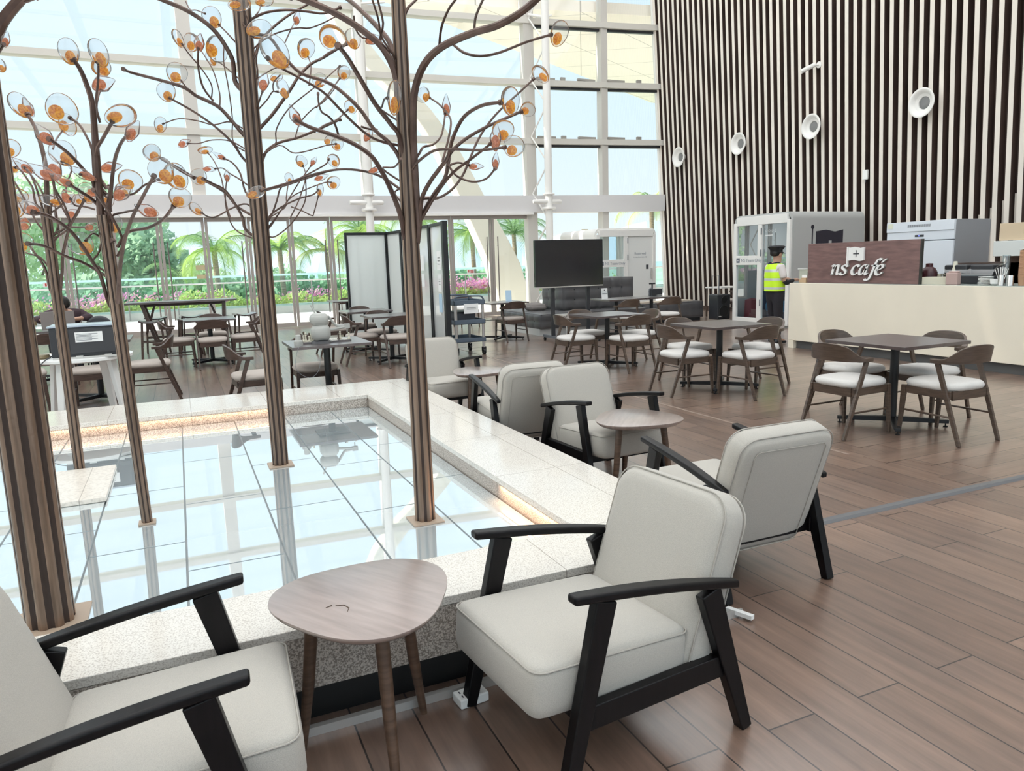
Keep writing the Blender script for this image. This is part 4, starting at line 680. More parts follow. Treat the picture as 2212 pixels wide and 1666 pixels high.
ge = t.nodes.new('ShaderNodeNewGeometry'); iv = t.nodes.new('ShaderNodeMath'); iv.operation = 'SUBTRACT'; iv.inputs[0].default_value = 1; ml = t.nodes.new('ShaderNodeMath'); ml.operation = 'MULTIPLY'; t.links.new(ge.outputs['Backfacing'], iv.inputs[1]); t.links.new(fr.outputs[0], ml.inputs[0]); t.links.new(iv.outputs[0], ml.inputs[1]); t.links.new(fr.outputs[0], mx2.inputs[0]); t.links.new(mx.outputs[0], mx2.inputs[1]); t.links.new(gl.outputs[0], mx2.inputs[2]); t.links.new(mx2.outputs[0], o_.inputs[0])
def amber(name, col, col2):
    m_ = D.materials.new(name); m_.use_nodes = True; t = m_.node_tree; t.nodes.clear()
    o = t.nodes.new('ShaderNodeOutputMaterial'); a = t.nodes.new('ShaderNodeBsdfTranslucent'); g = t.nodes.new('ShaderNodeBsdfGlossy'); d = t.nodes.new('ShaderNodeBsdfTransparent'); x = t.nodes.new('ShaderNodeMixShader'); y = t.nodes.new('ShaderNodeMixShader')
    n = t.nodes.new('ShaderNodeTexNoise'); n.inputs['Scale'].default_value = 7; n.inputs['Distortion'].default_value = 1.2; r = t.nodes.new('ShaderNodeValToRGB'); co = t.nodes.new('ShaderNodeTexCoord')
    r.color_ramp.elements[0].position = .35; r.color_ramp.elements[0].color = (*col2, 1); r.color_ramp.elements[1].position = .62; r.color_ramp.elements[1].color = (*col, 1)
    t.links.new(co.outputs['Object'], n.inputs[0]); t.links.new(n.outputs[0], r.inputs[0]); t.links.new(r.outputs[0], a.inputs[0]); t.links.new(r.outputs[0], d.inputs[0])
    g.inputs['Roughness'].default_value = .08; x.inputs[0].default_value = .5; y.inputs[0].default_value = .06
    t.links.new(a.outputs[0], x.inputs[1]); t.links.new(d.outputs[0], x.inputs[2]); t.links.new(x.outputs[0], y.inputs[1]); t.links.new(g.outputs[0], y.inputs[2]); em = t.nodes.new('ShaderNodeEmission'); em.inputs[1].default_value = .16; sh_ = t.nodes.new('ShaderNodeAddShader'); t.links.new(r.outputs[0], em.inputs[0]); t.links.new(y.outputs[0], sh_.inputs[0]); t.links.new(em.outputs[0], sh_.inputs[1]); t.links.new(sh_.outputs[0], o.inputs[0])
    return m_
M_amber = amber('amber glass', (1.0, .66, .10), (.62, .24, .03)); M_redamber = amber('rust glass', (.88, .46, .24), (.52, .20, .09))
# shared leaf meshes, local y is the long axis, stem end at -y, thin along z
def blob(nu, nv, fn):
    vs = [fn(PI * i / nu, 2 * PI * j / nv) for i in range(nu + 1) for j in range(nv)]
    fs = [(i * nv + j, i * nv + (j + 1) % nv, (i + 1) * nv + (j + 1) % nv, (i + 1) * nv + j) for i in range(nu) for j in range(nv)]
    return vs, fs
def open_leaf(u, v):
    x = math.sin(u) * math.cos(v); y = math.cos(u); z = math.sin(u) * math.sin(v)
    return (.5 * x * (1 + .12 * y), .5 * y, .17 * z + .06 * (x * x + y * y))
def open_core(u, v):
    x = math.sin(u) * math.cos(v); y = math.cos(u); z = math.sin(u) * math.sin(v)
    return (.23 * x * (1 + .15 * math.sin(2 * v)), -.20 + .24 * y, .12 * z + .01)
def bud_leaf(u, v):
    x = math.sin(u) * math.cos(v); y = math.cos(u); z = math.sin(u) * math.sin(v); s = 1 - .55 * max(0, y) - .25 * max(0, -y)
    return (.5 * x * s + .06 * y * y, .5 * y, .34 * z * s)
def bud_core(u, v):
    x = math.sin(u) * math.cos(v); y = math.cos(u); z = math.sin(u) * math.sin(v)
    return (.33 * x, -.17 + .26 * y, .24 * z)
LM = {}
for nm, fn, mt_ in (('open_leaf', open_leaf, M_clear), ('open_core', open_core, M_amber), ('bud_leaf', bud_leaf, M_clear), ('bud_core', bud_core, M_redamber)):
    vs, fs = blob(14, 22, fn); me = D.meshes.new(nm); me.from_pydata(vs, [], fs); me.materials.append(mt_); me.polygons.foreach_set('use_smooth', [True] * len(fs)); me.update(); LM[nm] = me
TR = {}
for k, (x, y, r0, r1, zt_, lab, _) in TREES.items():
    r = empty('tree_sculpture', (x, y, .245), 0, lab, 'sculpture', 'bronze glass-leaf trees in the pond'); TR[k] = r
    n_ = 63; flutes = 9 if k in 'AD' else 7
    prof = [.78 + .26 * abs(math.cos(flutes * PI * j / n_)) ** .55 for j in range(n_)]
    m = MB(); zs = [0, .4, .9, 1.4, 1.9, 2.4, 3.0, 3.6, 4.2, 4.9]; zs = [z for z in zs if z < zt_ - .245] + [zt_ - .245]
    ln = -.034 if k == 'C' else 0
    m.tube([(ln * z / zs[-1], ln * -.4 * z / zs[-1], z) for z in zs], [r0 + (r1 - r0) * z / zs[-1] for z in zs], n_, True, prof)
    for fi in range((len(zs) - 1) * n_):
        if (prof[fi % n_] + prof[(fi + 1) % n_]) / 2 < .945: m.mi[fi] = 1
    m.build('trunk', [M_bronze, M_flute_shade], r, smooth=True, angle=60)
    m = MB(); a = r0 * 1.55; m.box(-a, a, -a, a, .001, .008); m.build('base_plate', mat('tan plate', (.42, .32, .24), .5), r)
# the three trunk tops end in branches
vdir = Vector((math.sin(math.radians(24)), math.cos(math.radians(24)), 0))
for (k, r0, r1, pts) in BR:
    x, y = TREES[k][0], TREES[k][1]; r0 *= .68; r1 *= .72; q0 = [Vector(p) - Vector((x, y, .245)) for p in pts]
    if math.hypot(q0[0].x, q0[0].y) < .16: q0 = [Vector((q0[0].x * .15, q0[0].y * .15, q0[0].z - .07))] + q0
    s = spline(q0, 4)
    R_ = [r0 + (r1 - r0) * i / (len(s) - 1) for i in range(len(s))]
    m = MB(); m.tube(s, R_, 8); m.tube([s[-1], s[-1] + (s[-1] - s[-2]).normalized() * .014], r1 * 1.7, 8)
    m.build('branch', M_bronzedark, TR[k], smooth=True)
rl = random.Random(5)
camp = Vector((0, 0, 1.516))
for (k, p, w_, h_, ang, kind) in LV:
    P0 = Vector(p); x, y = TREES[k][0], TREES[k][1]
    zf = (camp - P0).normalized(); up = (Vector((0, 0, 1)) - zf * zf.z).normalized(); rt = up.cross(zf)
    a = math.radians(ang); ay = up * math.cos(a) + rt * math.sin(a); ax = ay.cross(zf)
    Mr = Matrix((ax, ay, zf)).transposed().to_4x4()
    Mr = Mr @ Matrix.Rotation(rl.uniform(-.35, .35), 4, 'X') @ Matrix.Rotation(rl.uniform(-.4, .4), 4, 'Y')
    th = min(w_, h_) if kind == 'n' else max(w_, h_) * .75
    S_ = Matrix.Diagonal((w_ * 1.06, h_ * 1.04, th, 1))
    o = D.objects.new('glass_leaf', LM['open_leaf' if kind == 'o' else 'bud_leaf']); COL.objects.link(o); o.parent = TR[k]
    o.matrix_local = Matrix.Translation(P0 - Vector((x, y, .245))) @ Mr @ S_
    c = D.objects.new('amber_core', LM['open_core' if kind == 'o' else 'bud_core']); COL.objects.link(c); c.parent = o
    c.matrix_parent_inverse = Matrix.Identity(4)

# ================================================================== ARMCHAIRS (face local +y)
def rr_loop(w, d, ro, n=6):
    P_ = []
    for cx_, cy_, a0 in ((w / 2 - ro, d / 2 - ro, 0), (-w / 2 + ro, d / 2 - ro, PI / 2), (-w / 2 + ro, -d / 2 + ro, PI), (w / 2 - ro, -d / 2 + ro, 1.5 * PI)):
        for i in range(n + 1):
            a = a0 + PI / 2 * i / n; P_.append((cx_ + ro * math.cos(a), cy_ + ro * math.sin(a)))
    return P_
def make_armchair():
    r = empty('armchair', (0, 0, 0), 0, 'armchair', 'armchair', 'cream armchairs around the pond')
    MS = T(0, .125, .322, rx=math.radians(3.5))
    m = MB(); m.cushion(.515, .57, .155, .024, .014, MS, ro=.04); st = m.build('seat_cushion', M_fabric, r, smooth=True, angle=70)
    lp = [MS @ Vector((x, y, .066)) for x, y in rr_loop(.516, .571, .04)]
    m = MB(); m.tube(lp + [lp[0]], .0028, 6, False); m.build('piping', M_pipe, st, smooth=True)
    MBk = T(0, -.262, .468, rx=math.radians(109))
    m = MB(); m.cushion(.53, .61, .125, .035, .014, MBk, ro=.085); bk = m.build('back_cushion', M_fabric, r, smooth=True, angle=70)
    for z in (.046, -.046):
        lp = [MBk @ Vector((x, y, z)) for x, y in rr_loop(.532, .612, .085)]
        m = MB(); m.tube(lp + [lp[0]], .0028, 6, False); m.build('piping', M_pipe, bk, smooth=True)
    # stitched panel on the rear of the back
    m = MB()
    lp = [MBk @ Vector((x, y - .015, .0735)) for x, y in rr_loop(.40, .54, .03)]
    m.tube(lp + [lp[0]], .002, 5, False); m.build('back_seam', M_pipe, bk, smooth=True)
    for s in (-1, 1):
        m = MB(); N = 10; vs = []
        for i in range(N + 1):
            f = i / N; y = .305 - .635 * f; z = .627 - .115 * f + .012 * math.sin(PI * f); x = s * (.290 - .006 * f); wd = .026 * (.62 + .38 * math.sin(PI * min(1, f * .9 + .12)) ** .6)
            vs += [(x - wd, y, z - .028), (x + wd, y, z - .028), (x + wd, y, z), (x - wd, y, z)]
        m.add(vs, [(4 * i + k, 4 * i + (k + 1) % 4, 4 * i + 4 + (k + 1) % 4, 4 * i + 4 + k) for i in range(N) for k in range(4)] + [(3, 2, 1, 0), (4 * N, 4 * N + 1, 4 * N + 2, 4 * N + 3)])
        m.build('armrest', M_black, r, bevel=.009, seg=3)
        m = MB(); m.bar((s * .295, .345, 0), (s * .290, .195, .585), .042, .042, .036, .072); m.build('leg', M_black, r, bevel=.005)
        m = MB(); m.bar((s * .295, -.360, 0), (s * .285, -.205, .505), .042, .042, .036, .080); m.build('leg', M_black, r, bevel=.005)
        m = MB(); m.box(s * .280 - .017, s * .280 + .017, -.27, .275, .205, .278); m.build('side_rail', M_black, r, bevel=.004)
    m = MB(); m.box(-.27, .27, .235, .265, .205, .255); m.build('front_rail', M_black, r, bevel=.004)
    m = MB(); m.box(-.27, .27, -.25, -.22, .205, .255); m.build('rear_rail', M_black, r, bevel=.004)
    return r
AC = make_armchair()
GA = 'cream armchairs around the pond'
for i, (x, y, th, lab) in enumerate((
    (1.159, 1.96, 1.673, 'central foreground cream armchair with black wooden frame facing left'),
    (2.37, 2.75, -.014, 'cream armchair seen from behind to the right of the foreground armchair, over the cable cover'),
    (2.595, 4.322, -3.093, 'cream armchair facing the camera behind the egg-shaped table beyond the pond edge'),
    (2.386, 5.248, -.052, 'cream armchair seen from behind, back to back with the one facing the camera'),
    (-.225, 1.953, -1.624, 'cream armchair cut off by the left bottom corner of the photo'),
    (2.34, 6.95, -3.14, 'farthest cream armchair, partly hidden behind the right-hand trunk'))):
    place(AC, i > 0, (x, y, 0), th, lab, GA)

# ================================================================== EGG SHAPED SIDE TABLES
def make_coffee(h=.53):
    r = empty('side_table', (0, 0, 0), 0, 'side table', 'side table', 'egg-shaped side tables beside the pond')
    N = 60; m = MB(); rings = []
    for sc_, z in ((.90, h - .030), (.965, h - .018), (1.0, h - .006), (.998, h - .001), (.985, h)):
        rings.append([(.268 * sc_ * (1 + .085 * math.cos(3 * a)) * math.cos(a), .268 * sc_ * (1 + .085 * math.cos(3 * a)) * math.sin(a), z) for a in (2 * PI * i / N for i in range(N))])
    vs = [p for q in rings for p in q]; fs = [(i * N + j, i * N + (j + 1) % N, (i + 1) * N + (j + 1) % N, (i + 1) * N + j) for i in range(4) for j in range(N)]
    m.m = 0; m.add(vs, fs + [tuple(range(N - 1, -1, -1)), tuple(4 * N + j for j in range(N))])
    top = m.build('tabletop', [M_walnut_top], r, smooth=True, angle=50)
    for k in range(3):
        a = PI / 3 + k * 2 * PI / 3 + PI; ca, sa = math.cos(a), math.sin(a)
        m = MB(); m.tube([(ca * .165, sa * .165, h - .028), (ca * .20, sa * .20, .22), (ca * .235, sa * .235, 0)], [.0215, .019, .0125], 16); m.build('leg', M_walnut, r, smooth=True)
        m = MB(); m.box(-.035, .035, -.03, .03, h - .04, h - .028, T(ca * .15, sa * .15, 0, rz=a)); m.build('leg_bracket', M_walnut, r)
    return r
CT = make_coffee()
GC = 'egg-shaped side tables beside the pond'
place(CT, False, (.43, 2.12, 0), math.radians(32), 'egg-shaped brown side table in the foreground between two armchairs', GC)
m = MB(); m.tube([(-.10, .02, .5305), (-.085, -.0, .5305), (-.09, -.025, .5305), (-.11, -.04, .5305)], [.001, .002, .002, .001], 5); m.tube([(-.125, .035, .5305), (-.105, .03, .5305)], [.001, .003], 5)
m.build('scratch_mark', M_walnut, CT); CT_first = CT
CTc = make_coffee(); place(CTc, False, (2.55, 3.82, 0), math.radians(-42), 'egg-shaped side table just beyond the pond edge between a facing armchair and a turned one', GC)
place(CTc, True, (2.49, 6.33, 0), math.radians(-20), 'farthest egg-shaped side table, in front of the farthest armchair', GC)

# ================================================================== DINING CHAIRS (face local +y)
def make_chair(wood, pad):
    r = empty('dining_chair', (0, 0, 0), 0, 'dining chair', 'chair')
    m = MB(); m.cushion(.46, .47, .058, .026, .010, T(0, .055, .442), 14, 14, 4, ro=.13); m.build('seat_cushion', pad, r, smooth=True, angle=70)
    m = MB(); m.box(-.205, .205, .235, .258, .355, .418); m.box(-.19, .19, -.165, -.145, .345, .420)
    for s in (-1, 1): m.bar((s * .213, .25, .388), (s * .213, -.16, .385), .022, .062)
    m.build('seat_frame', wood, r, bevel=.003, seg=1)
    for s in (-1, 1):
        m = MB(); m.bar((s * .225, .275, 0), (s * .215, .250, .42), .026, .026, .034, .044); m.build('leg', wood, r, bevel=.004, seg=1)
        m = MB(); m.bar((s * .225, -.265, 0), (s * .233, -.045, .640), .026, .030, .026, .042); m.build('leg', wood, r, bevel=.004, seg=1)
        m = MB(); m.tube([(s * .218, .262, .215), (s * .222, -.19, .215)], .0085, 8); m.build('stretcher', wood, r, smooth=True)
    pts = [(.236, .005), (.240, -.045), (.236, -.095), (.212, -.142), (.165, -.182), (.09, -.206), (0, -.214)]
    pts = pts + [(-x, y) for x, y in pts[-2::-1]]
    tops = [.664, .665, .668, .700, .752, .775, .780]; tops = tops + tops[-2::-1]
    s_ = spline([(x, y, z) for (x, y), z in zip(pts, tops)], 3); vs = []; n = len(s_)
    for i, p in enumerate(s_):
        t_ = (s_[min(i + 1, n - 1)] - s_[max(i - 1, 0)]); nn = Vector((t_.y, -t_.x, 0)).normalized()  # points away from the sitter? checked by sign below
        if nn.dot(Vector((p.x, p.y + .05, 0))) < 0: nn = -nn
        e = .022 if p.z < .69 else .012; hgt = p.z; lean = (hgt - .664) * .2
        q = Vector((p.x, p.y, 0)) + nn * lean
        vs += [(p.x - nn.x * e, p.y - nn.y * e, .636), (p.x + nn.x * e, p.y + nn.y * e, .632), (q.x + nn.x * e, q.y + nn.y * e, hgt), (q.x - nn.x * e, q.y - nn.y * e, hgt)]
    m = MB(); m.add(vs, [(4 * i + k, 4 * i + (k + 1) % 4, 4 * i + 4 + (k + 1) % 4, 4 * i + 4 + k) for i in range(n - 1) for k in range(4)] + [(3, 2, 1, 0), (4 * n - 4, 4 * n - 3, 4 * n - 2, 4 * n - 1)])
    m.build('backrest', wood, r, bevel=.005, seg=2)
    return r
CH = make_chair(M_chairwood, M_pad); chu = [False]
CHD = make_chair(M_darkwood, M_padbrown); chdu = [False]
def chair(x, y, th, lab, group, dark=False):
    if dark: o = place(CHD, chdu[0], (x, y, 0), th, lab, group); chdu[0] = True
    else: o = place(CH, chu[0], (x, y, 0), th, lab, group); chu[0] = True
    return o

# ================================================================== SQUARE PEDESTAL TABLES
def make_table(w_=.80, h=.75):
    r = empty('cafe_table', (0, 0, 0), 0, 'table', 'table')
    m = MB(); m.box(-w_ / 2, w_ / 2, -w_ / 2, w_ / 2, h - .028, h); m.build('tabletop', M_tabletop, r, bevel=.002, seg=1)
    m = MB(); m.tube([(0, 0, .05), (0, 0, h - .035)], .036, 16); m.box(-.16, .16, -.16, .16, h - .045, h - .029); m.build('post', M_iron, r, smooth=True)
    m = MB(); q = .44 / math.sqrt(2)
    for sx, sy in ((1, 1), (1, -1), (-1, 1), (-1, -1)): m.bar((0, 0, .058), (sx * q, sy * q, .048), .05, .045, .045, .030, side=(-sy, sx, 0))
    bs = m.build('base', M_iron, r, bevel=.003, seg=1)
    m = MB()
    for sx, sy in ((1, 1), (1, -1), (-1, 1), (-1, -1)): m.lathe([(.018, 0), (.02, .008), (.006, .012), (.006, .04)], (sx * q * .95, sy * q * .95, 0), 10)
    m.build('levelling_foot', M_iron, bs)
    return r
TB = make_table(); tbu = [False]
def table(x, y, lab, rz=0): 
    o = place(TB, tbu[0], (x, y, 0), rz, lab, 'square dark pedestal tables'); tbu[0] = True; return o
G1, G2, G3 = 'chairs at the table nearest the counter', 'chairs at the second table from the counter', 'chairs at the table in front of the television'
table(5.63, 4.43, 'square dark table nearest the camera, beside the cream counter')
chair(5.07, 4.45, -1.54, 'light oak dining chair on the left near side of the nearest square table', G1)
chair(5.61, 3.89, -.03, 'light oak dining chair on the right near side of the nearest square table', G1)
chair(6.14, 4.47, 1.60, 'light oak dining chair on the counter side of the nearest square table', G1)
chair(5.72, 5.00, 3.14, 'light oak dining chair on the far side of the nearest square table', G1)
table(5.635, 6.73, 'square dark table second from the camera, left of the counter end')
chair(5.079, 6.726, -1.62, 'light oak dining chair on the left side of the second square table', G2)
chair(5.608, 6.167, .10, 'light oak dining chair on the near side of the second square table', G2)
chair(6.22, 6.72, 1.62, 'light oak dining chair on the right side of the second square table near the guard', G2)
chair(5.60, 7.29, 3.10, 'light oak dining chair on the far side of the second square table', G2)
table(5.545, 9.04, 'square dark table in front of the television')
chair(4.98, 9.05, -1.60, 'light oak dining chair on the left side of the table in front of the television', G3)
chair(5.58, 8.48, .05, 'light oak dining chair on the near side of the table in front of the television', G3)
chair(6.13, 9.05, 1.60, 'light oak dining chair on the right side of the table in front of the television', G3)
chair(5.52, 9.62, 3.12, 'light oak dining chair on the far side of the table in front of the television', G3)
# row by the dark banquette
table(7.85, 12.45, 'dark table in front of the charcoal banquette, the one with the white card')
table(8.68, 12.45, 'dark table in front of the charcoal banquette, the one with the black radio')
GB = 'chairs facing the charcoal banquette'
chair(7.60, 11.75, 0.05, 'oak dining chair facing the charcoal banquette, left of two', GB)
chair(8.55, 11.75, -.05, 'oak dining chair facing the charcoal banquette, right of two', GB)
# centre back
table(5.83, 13.45, 'dark table between the grey trolley and the tufted sofa')
GD = 'dark chairs in the middle of the hall'
chair(5.86, 13.08, .03, 'dark oak dining chair at the table by the trolley, back to the camera', GD, True)
chair(6.30, 16.75, 3.14, 'tan-backed dining chair far behind the grey trolley', GD)
# tables left of the screens
table(3.05, 11.55, 'dark table directly in front of the folding screens, nearer of two')
table(3.02, 13.15, 'dark table directly in front of the folding screens, farther of two')
table(3.60, 17.50, 'dark table by the glass doors left of the first folding screen')
chair(2.53, 11.6, -1.57, 'dark oak dining chair on the left of the nearer table by the screens', GD, True)
chair(3.00, 10.98, .03, 'dark oak dining chair on the near side of the nearer table by the screens', GD, True)
chair(3.06, 12.25, 3.14, 'dark oak dining chair between the two tables by the screens', GD, True)
chair(3.10, 13.85, 3.10, 'dark oak dining chair on the far side of the farther table by the screens', GD, True)
chair(2.42, 13.2, -1.57, 'dark oak dining chair on the left of the farther table by the screens', GD, True)
chair(3.75, 18.0, 3.14, 'dark oak dining chair by the glass doors left of the screens', GD, True)
# chess table
table(1.37, 7.87, 'dark table with the chess robot just beyond the pond')
chair(1.30, 8.32, 3.14, 'dark oak dining chair tucked in behind the chess table', GD, True)
chair(.60, 8.00, -1.50, 'dark oak dining chair on the left of the chess table, facing it', GD, True)
# left field
GL = 'dark chairs on the left of the hall'
table(.42, 13.25, 'dark square table in front of the long bar table')
chair(.42, 12.62, 0, 'dark oak dining chair on the near side of the table before the bar table', GL, True)
chair(-.12, 13.05, -1.60, 'dark oak dining chair on the left side of the table before the bar table', GL, True)
chair(1.00, 13.00, 1.57, 'dark oak dining chair on the right side of the table before the bar table', GL, True)
chair(.48, 13.95, 3.14, 'dark oak dining chair on the far side of the table before the bar table', GL, True)
chair(-.35, 9.86, 1.57, 'dark oak dining chair facing left beside the white round table', GL, True)
table(-.98, 10.2, 'dark table behind the black oven')
chair(-.98, 9.62, 0, 'dark oak dining chair below the black oven', GL, True)
chair(-1.75, 9.75, -1.4, 'dark oak dining chair between the thickest trunk and the white round table', GL, True)
table(-1.62, 12.55, 'dark table with the laptop in front of the seated person')
chair(-1.62, 11.55, 0, 'dark oak dining chair facing the seated person across the laptop table', GL, True)
chair(-1.52, 13.28, 3.14, 'dark oak dining chair the seated person sits on', GL, True)
table(-3.35, 15.6, 'dark table far left behind the seated person')

# ================================================================== LONG BAR TABLE AND STOOLS
bt = empty('bar_table', (.05, 15.2, 0), math.radians(-2), 'long high bar table with slanted wooden legs near the left doors', 'bar table')
m = MB(); m.box(-.95, .95, -.32, .32, .965, 1.0); m.build('tabletop', M_tabletop, bt, bevel=.003, seg=1)
m = MB(); m.box(-.70, .70, -.05, .05, .91, .965); m.bar((-.48, 0, .93), (-.66, 0, .40), .04, .04); m.bar((.48, 0, .93), (.66, 0, .40), .04, .04); m.build('beam', M_darkwood, bt)
for sx in (-1, 1):
    for sy in (-1, 1):
        m = MB(); m.bar((sx * .68, sy * .22, .965), (sx * .42, sy * .26, 0), .06, .05, .05, .045) if sx < 0 else m.bar((sx * .72, sy * .22, .965), (sx * .66, sy * .26, 0), .06, .05, .05, .045)
        m.build('leg', M_darkwood, bt, bevel=.003, seg=1)
st = empty('bar_stool', (0, 0, 0), 0, 'bar stool', 'stool', 'saddle seat stools around the bar table')
m = MB(); vs = []; N = 8
for i in range(N + 1):
    x = -.20 + .40 * i / N; z = .66 + .9 * (x * x) ; vs += [(x, -.15, z - .03), (x, .15, z - .03), (x, .15, z), (x, -.15, z)]
m.add(vs, [(4 * i + k, 4 * i + 4 + k, 4 * i + 4 + (k + 1) % 4, 4 * i + (k + 1) % 4) for i in range(N) for k in range(4)] + [(0, 1, 2, 3), (4 * N + 3, 4 * N + 2, 4 * N + 1, 4 * N)])
m.build('seat', M_tabletop, st, bevel=.004, seg=1)
for sx in (-1, 1):
    for sy in (-1, 1): m = MB(); m.bar((sx * .15, sy * .11, .67), (sx * .20, sy * .15, 0), .03, .03); m.build('leg', M_darkwood, st)
m = MB()
for sx in (-1, 1): m.bar((sx * .185, -.14, .20), (sx * .185, .14, .20), .02, .02)
for sy in (-1, 1): m.bar((-.18, sy * .14, .30), (.18, sy * .14, .30), .02, .02, side=(0, 1, 0))
m.build('rung', M_darkwood, st)
for i, (x, y, lab) in enumerate(((-.50, 14.75, 'near stool at the left end of the bar table'), (-.45, 15.75, 'far stool at the left end of the bar table'), (.12, 14.72, 'near stool at the middle of the bar table'), (.18, 15.8, 'far stool at the middle of the bar table'), (.62, 14.7, 'near stool at the right end of the bar table'), (1.15, 15.5, 'stool standing just past the right end of the bar table'))):
    place(st, i > 0, (x, y, 0), .05 * i, 'dark wooden saddle seat ' + lab, 'saddle seat stools around the bar table')

# ================================================================== COUNTER AND ITS THINGS
ct = empty('service_counter', (9.0, 6.0, 0), 0, 'long cream laminate cafe counter on the right', 'counter')
m = MB(); m.box(0, .72, -5.0, 3.08, .13, 1.05); m.box(0, .72, 2.96, 3.08, 0, .13); m.build('body', M_cream, ct, bevel=.004, seg=1)
m = MB(); m.box(.07, .65, -5.0, 2.96, 0, .13); m.build('toe_kick', mat('dark grey toe kick', (.10, .10, .10), .5), ct)
m = MB(); m.box(.03, .70, -4.9, 3.0, 1.05, 1.056); m.build('worktop', mat('grey counter top', (.30, .33, .31), .25), ct)
ZC = 1.056
sg = empty('cafe_sign', (9.06, 7.8, ZC), 0, 'dark wood sign board with white cafe lettering standing on the counter', 'sign')
m = MB(); m.box(-.0, .035, -.96, .97, 0, .60); m.build('board', mat('plum brown wood board', (.20, .115, .105), .38, noise=(4, .25, (1, 1, 6))), sg, bevel=.003, seg=1)
m = MB(); m.box(-.001, .037, -.985, -.96, 0, .60); m.build('edge', mat('dark board edge', (.03, .03, .025), .5), sg)
# letters drawn with a broad pen: thick and thin strokes of an italic serif hand
GLY = {
 'n': (.95, [[(.02, .88), (.16, 1.0), (.24, .86), (.24, .05), (.23, 0)], [(.24, .62), (.42, .93), (.60, 1.0), (.70, .84), (.70, .18), (.78, .02), (.92, .16)]]),
 's': (.70, [[(.60, .80), (.52, .96), (.34, 1.0), (.18, .90), (.17, .70), (.34, .54), (.52, .38), (.54, .16), (.38, .01), (.16, .02), (.05, .20)]]),
 'c': (.72, [[(.64, .80), (.54, .97), (.34, .96), (.15, .70), (.10, .36), (.22, .07), (.42, .01), (.64, .20)]]),
 'a': (.90, [[(.66, .86), (.48, 1.0), (.26, .88), (.10, .50), (.12, .14), (.26, .01), (.46, .18), (.64, .62)], [(.68, .98), (.64, .50), (.64, .16), (.72, .02), (.86, .16)]]),
 'f': (.55, [[(.86, 1.42), (.72, 1.58), (.56, 1.46), (.44, 1.0), (.34, .30), (.24, -.30), (.10, -.54), (-.10, -.52), (-.16, -.40)], [(.14, .92), (.44, .93), (.72, .92)]]),
 'e': (.72, [[(.12, .46), (.36, .52), (.58, .70), (.58, .92), (.42, 1.0), (.22, .84), (.10, .46), (.16, .12), (.34, .0), (.54, .08), (.66, .24)], [(.40, 1.20), (.62, 1.44), (.74, 1.56)]])}
def pen_text(word, X, Mt, ext, mt, parent, name):
    m = MB(); x0 = 0; pa = math.radians(28)
    for ch in word:
        if ch == ' ': x0 += .34; continue
        adv, strokes = GLY[ch]
        for st_ in strokes:
            P_ = spline([(a, b, 0) for a, b in st_], 7); L_, R_ = [], []
            for i, p in enumerate(P_):
                t_ = (P_[min(i + 1, len(P_) - 1)] - P_[max(i - 1, 0)]).normalized(); ang = math.atan2(t_.y, t_.x)
                wd = .038 + .078 * abs(math.sin(ang - pa)); nn = Vector((-t_.y, t_.x, 0))
                a = p + nn * wd; b = p - nn * wd
                L_.append(((a.x * 1.1 + a.y * .22 + x0 * 1.1) * X, a.y * X * .82)); R_.append(((b.x * 1.1 + b.y * .22 + x0 * 1.1) * X, b.y * X * .82))
            n = len(L_); vs = []
            for (ax_, ay_), (bx_, by_) in zip(L_, R_): vs += [(ax_, ay_, 0), (bx_, by_, 0), (bx_, by_, ext), (ax_, ay_, ext)]
            m.add(vs, [(4 * i + k, 4 * i + 4 + k, 4 * i + 4 + (k + 1) % 4, 4 * i + (k + 1) % 4) for i in range(n - 1) for k in range(4)] + [(0, 1, 2, 3), (4 * n - 1, 4 * n - 2, 4 * n - 3, 4 * n - 4)], Mt)
        x0 += adv
    return m.build(name, mt, parent)
# local sign plane: x runs to world -y, y runs up, z runs to world -x
MSG = Matrix(((0, 0, -1, 0), (-1, 0, 0, 0), (0, 1, 0, 0), (0, 0, 0, 1)))
M_letter = mat('white acrylic letters', (.86, .85, .83), .4); M_letside = mat('grey letter side', (.35, .35, .33), .5)
def onsign(x, y, z=0): return Matrix.Translation((0, 0, 0)) @ MSG @ Matrix.Translation((x, y, z))
pen_text('ns cafe', .172, onsign(-.51, .128, .0), .030, M_letside, sg, 'lettering_side')
pen_text('ns cafe', .172, onsign(-.51, .128, .030), .004, M_letter, sg, 'lettering')
m = MB(); fl_ = [(0, 0), (.10, .012), (.20, -.008), (.27, .004), (.27, .190), (.20, .178), (.10, .198), (0, .186)]
m.prism(fl_, .004, .034, onsign(-.175, .33)); m.prism([(-.03, -.055), (-.008, -.055), (-.008, .20), (-.03, .20)], .004, .034, onsign(-.175, .33)); m.build('flag_emblem', M_letter, sg)
m = MB(); m.prism([(-.05, -.008), (.05, -.008), (.05, .008), (-.05, .008)], .034, .037, onsign(-.035, .43)); m.prism([(-.006, -.05), (.006, -.05), (.006, .05), (-.006, .05)], .034, .038, onsign(-.035, .43)); m.build('plus_mark', M_ink, sg)

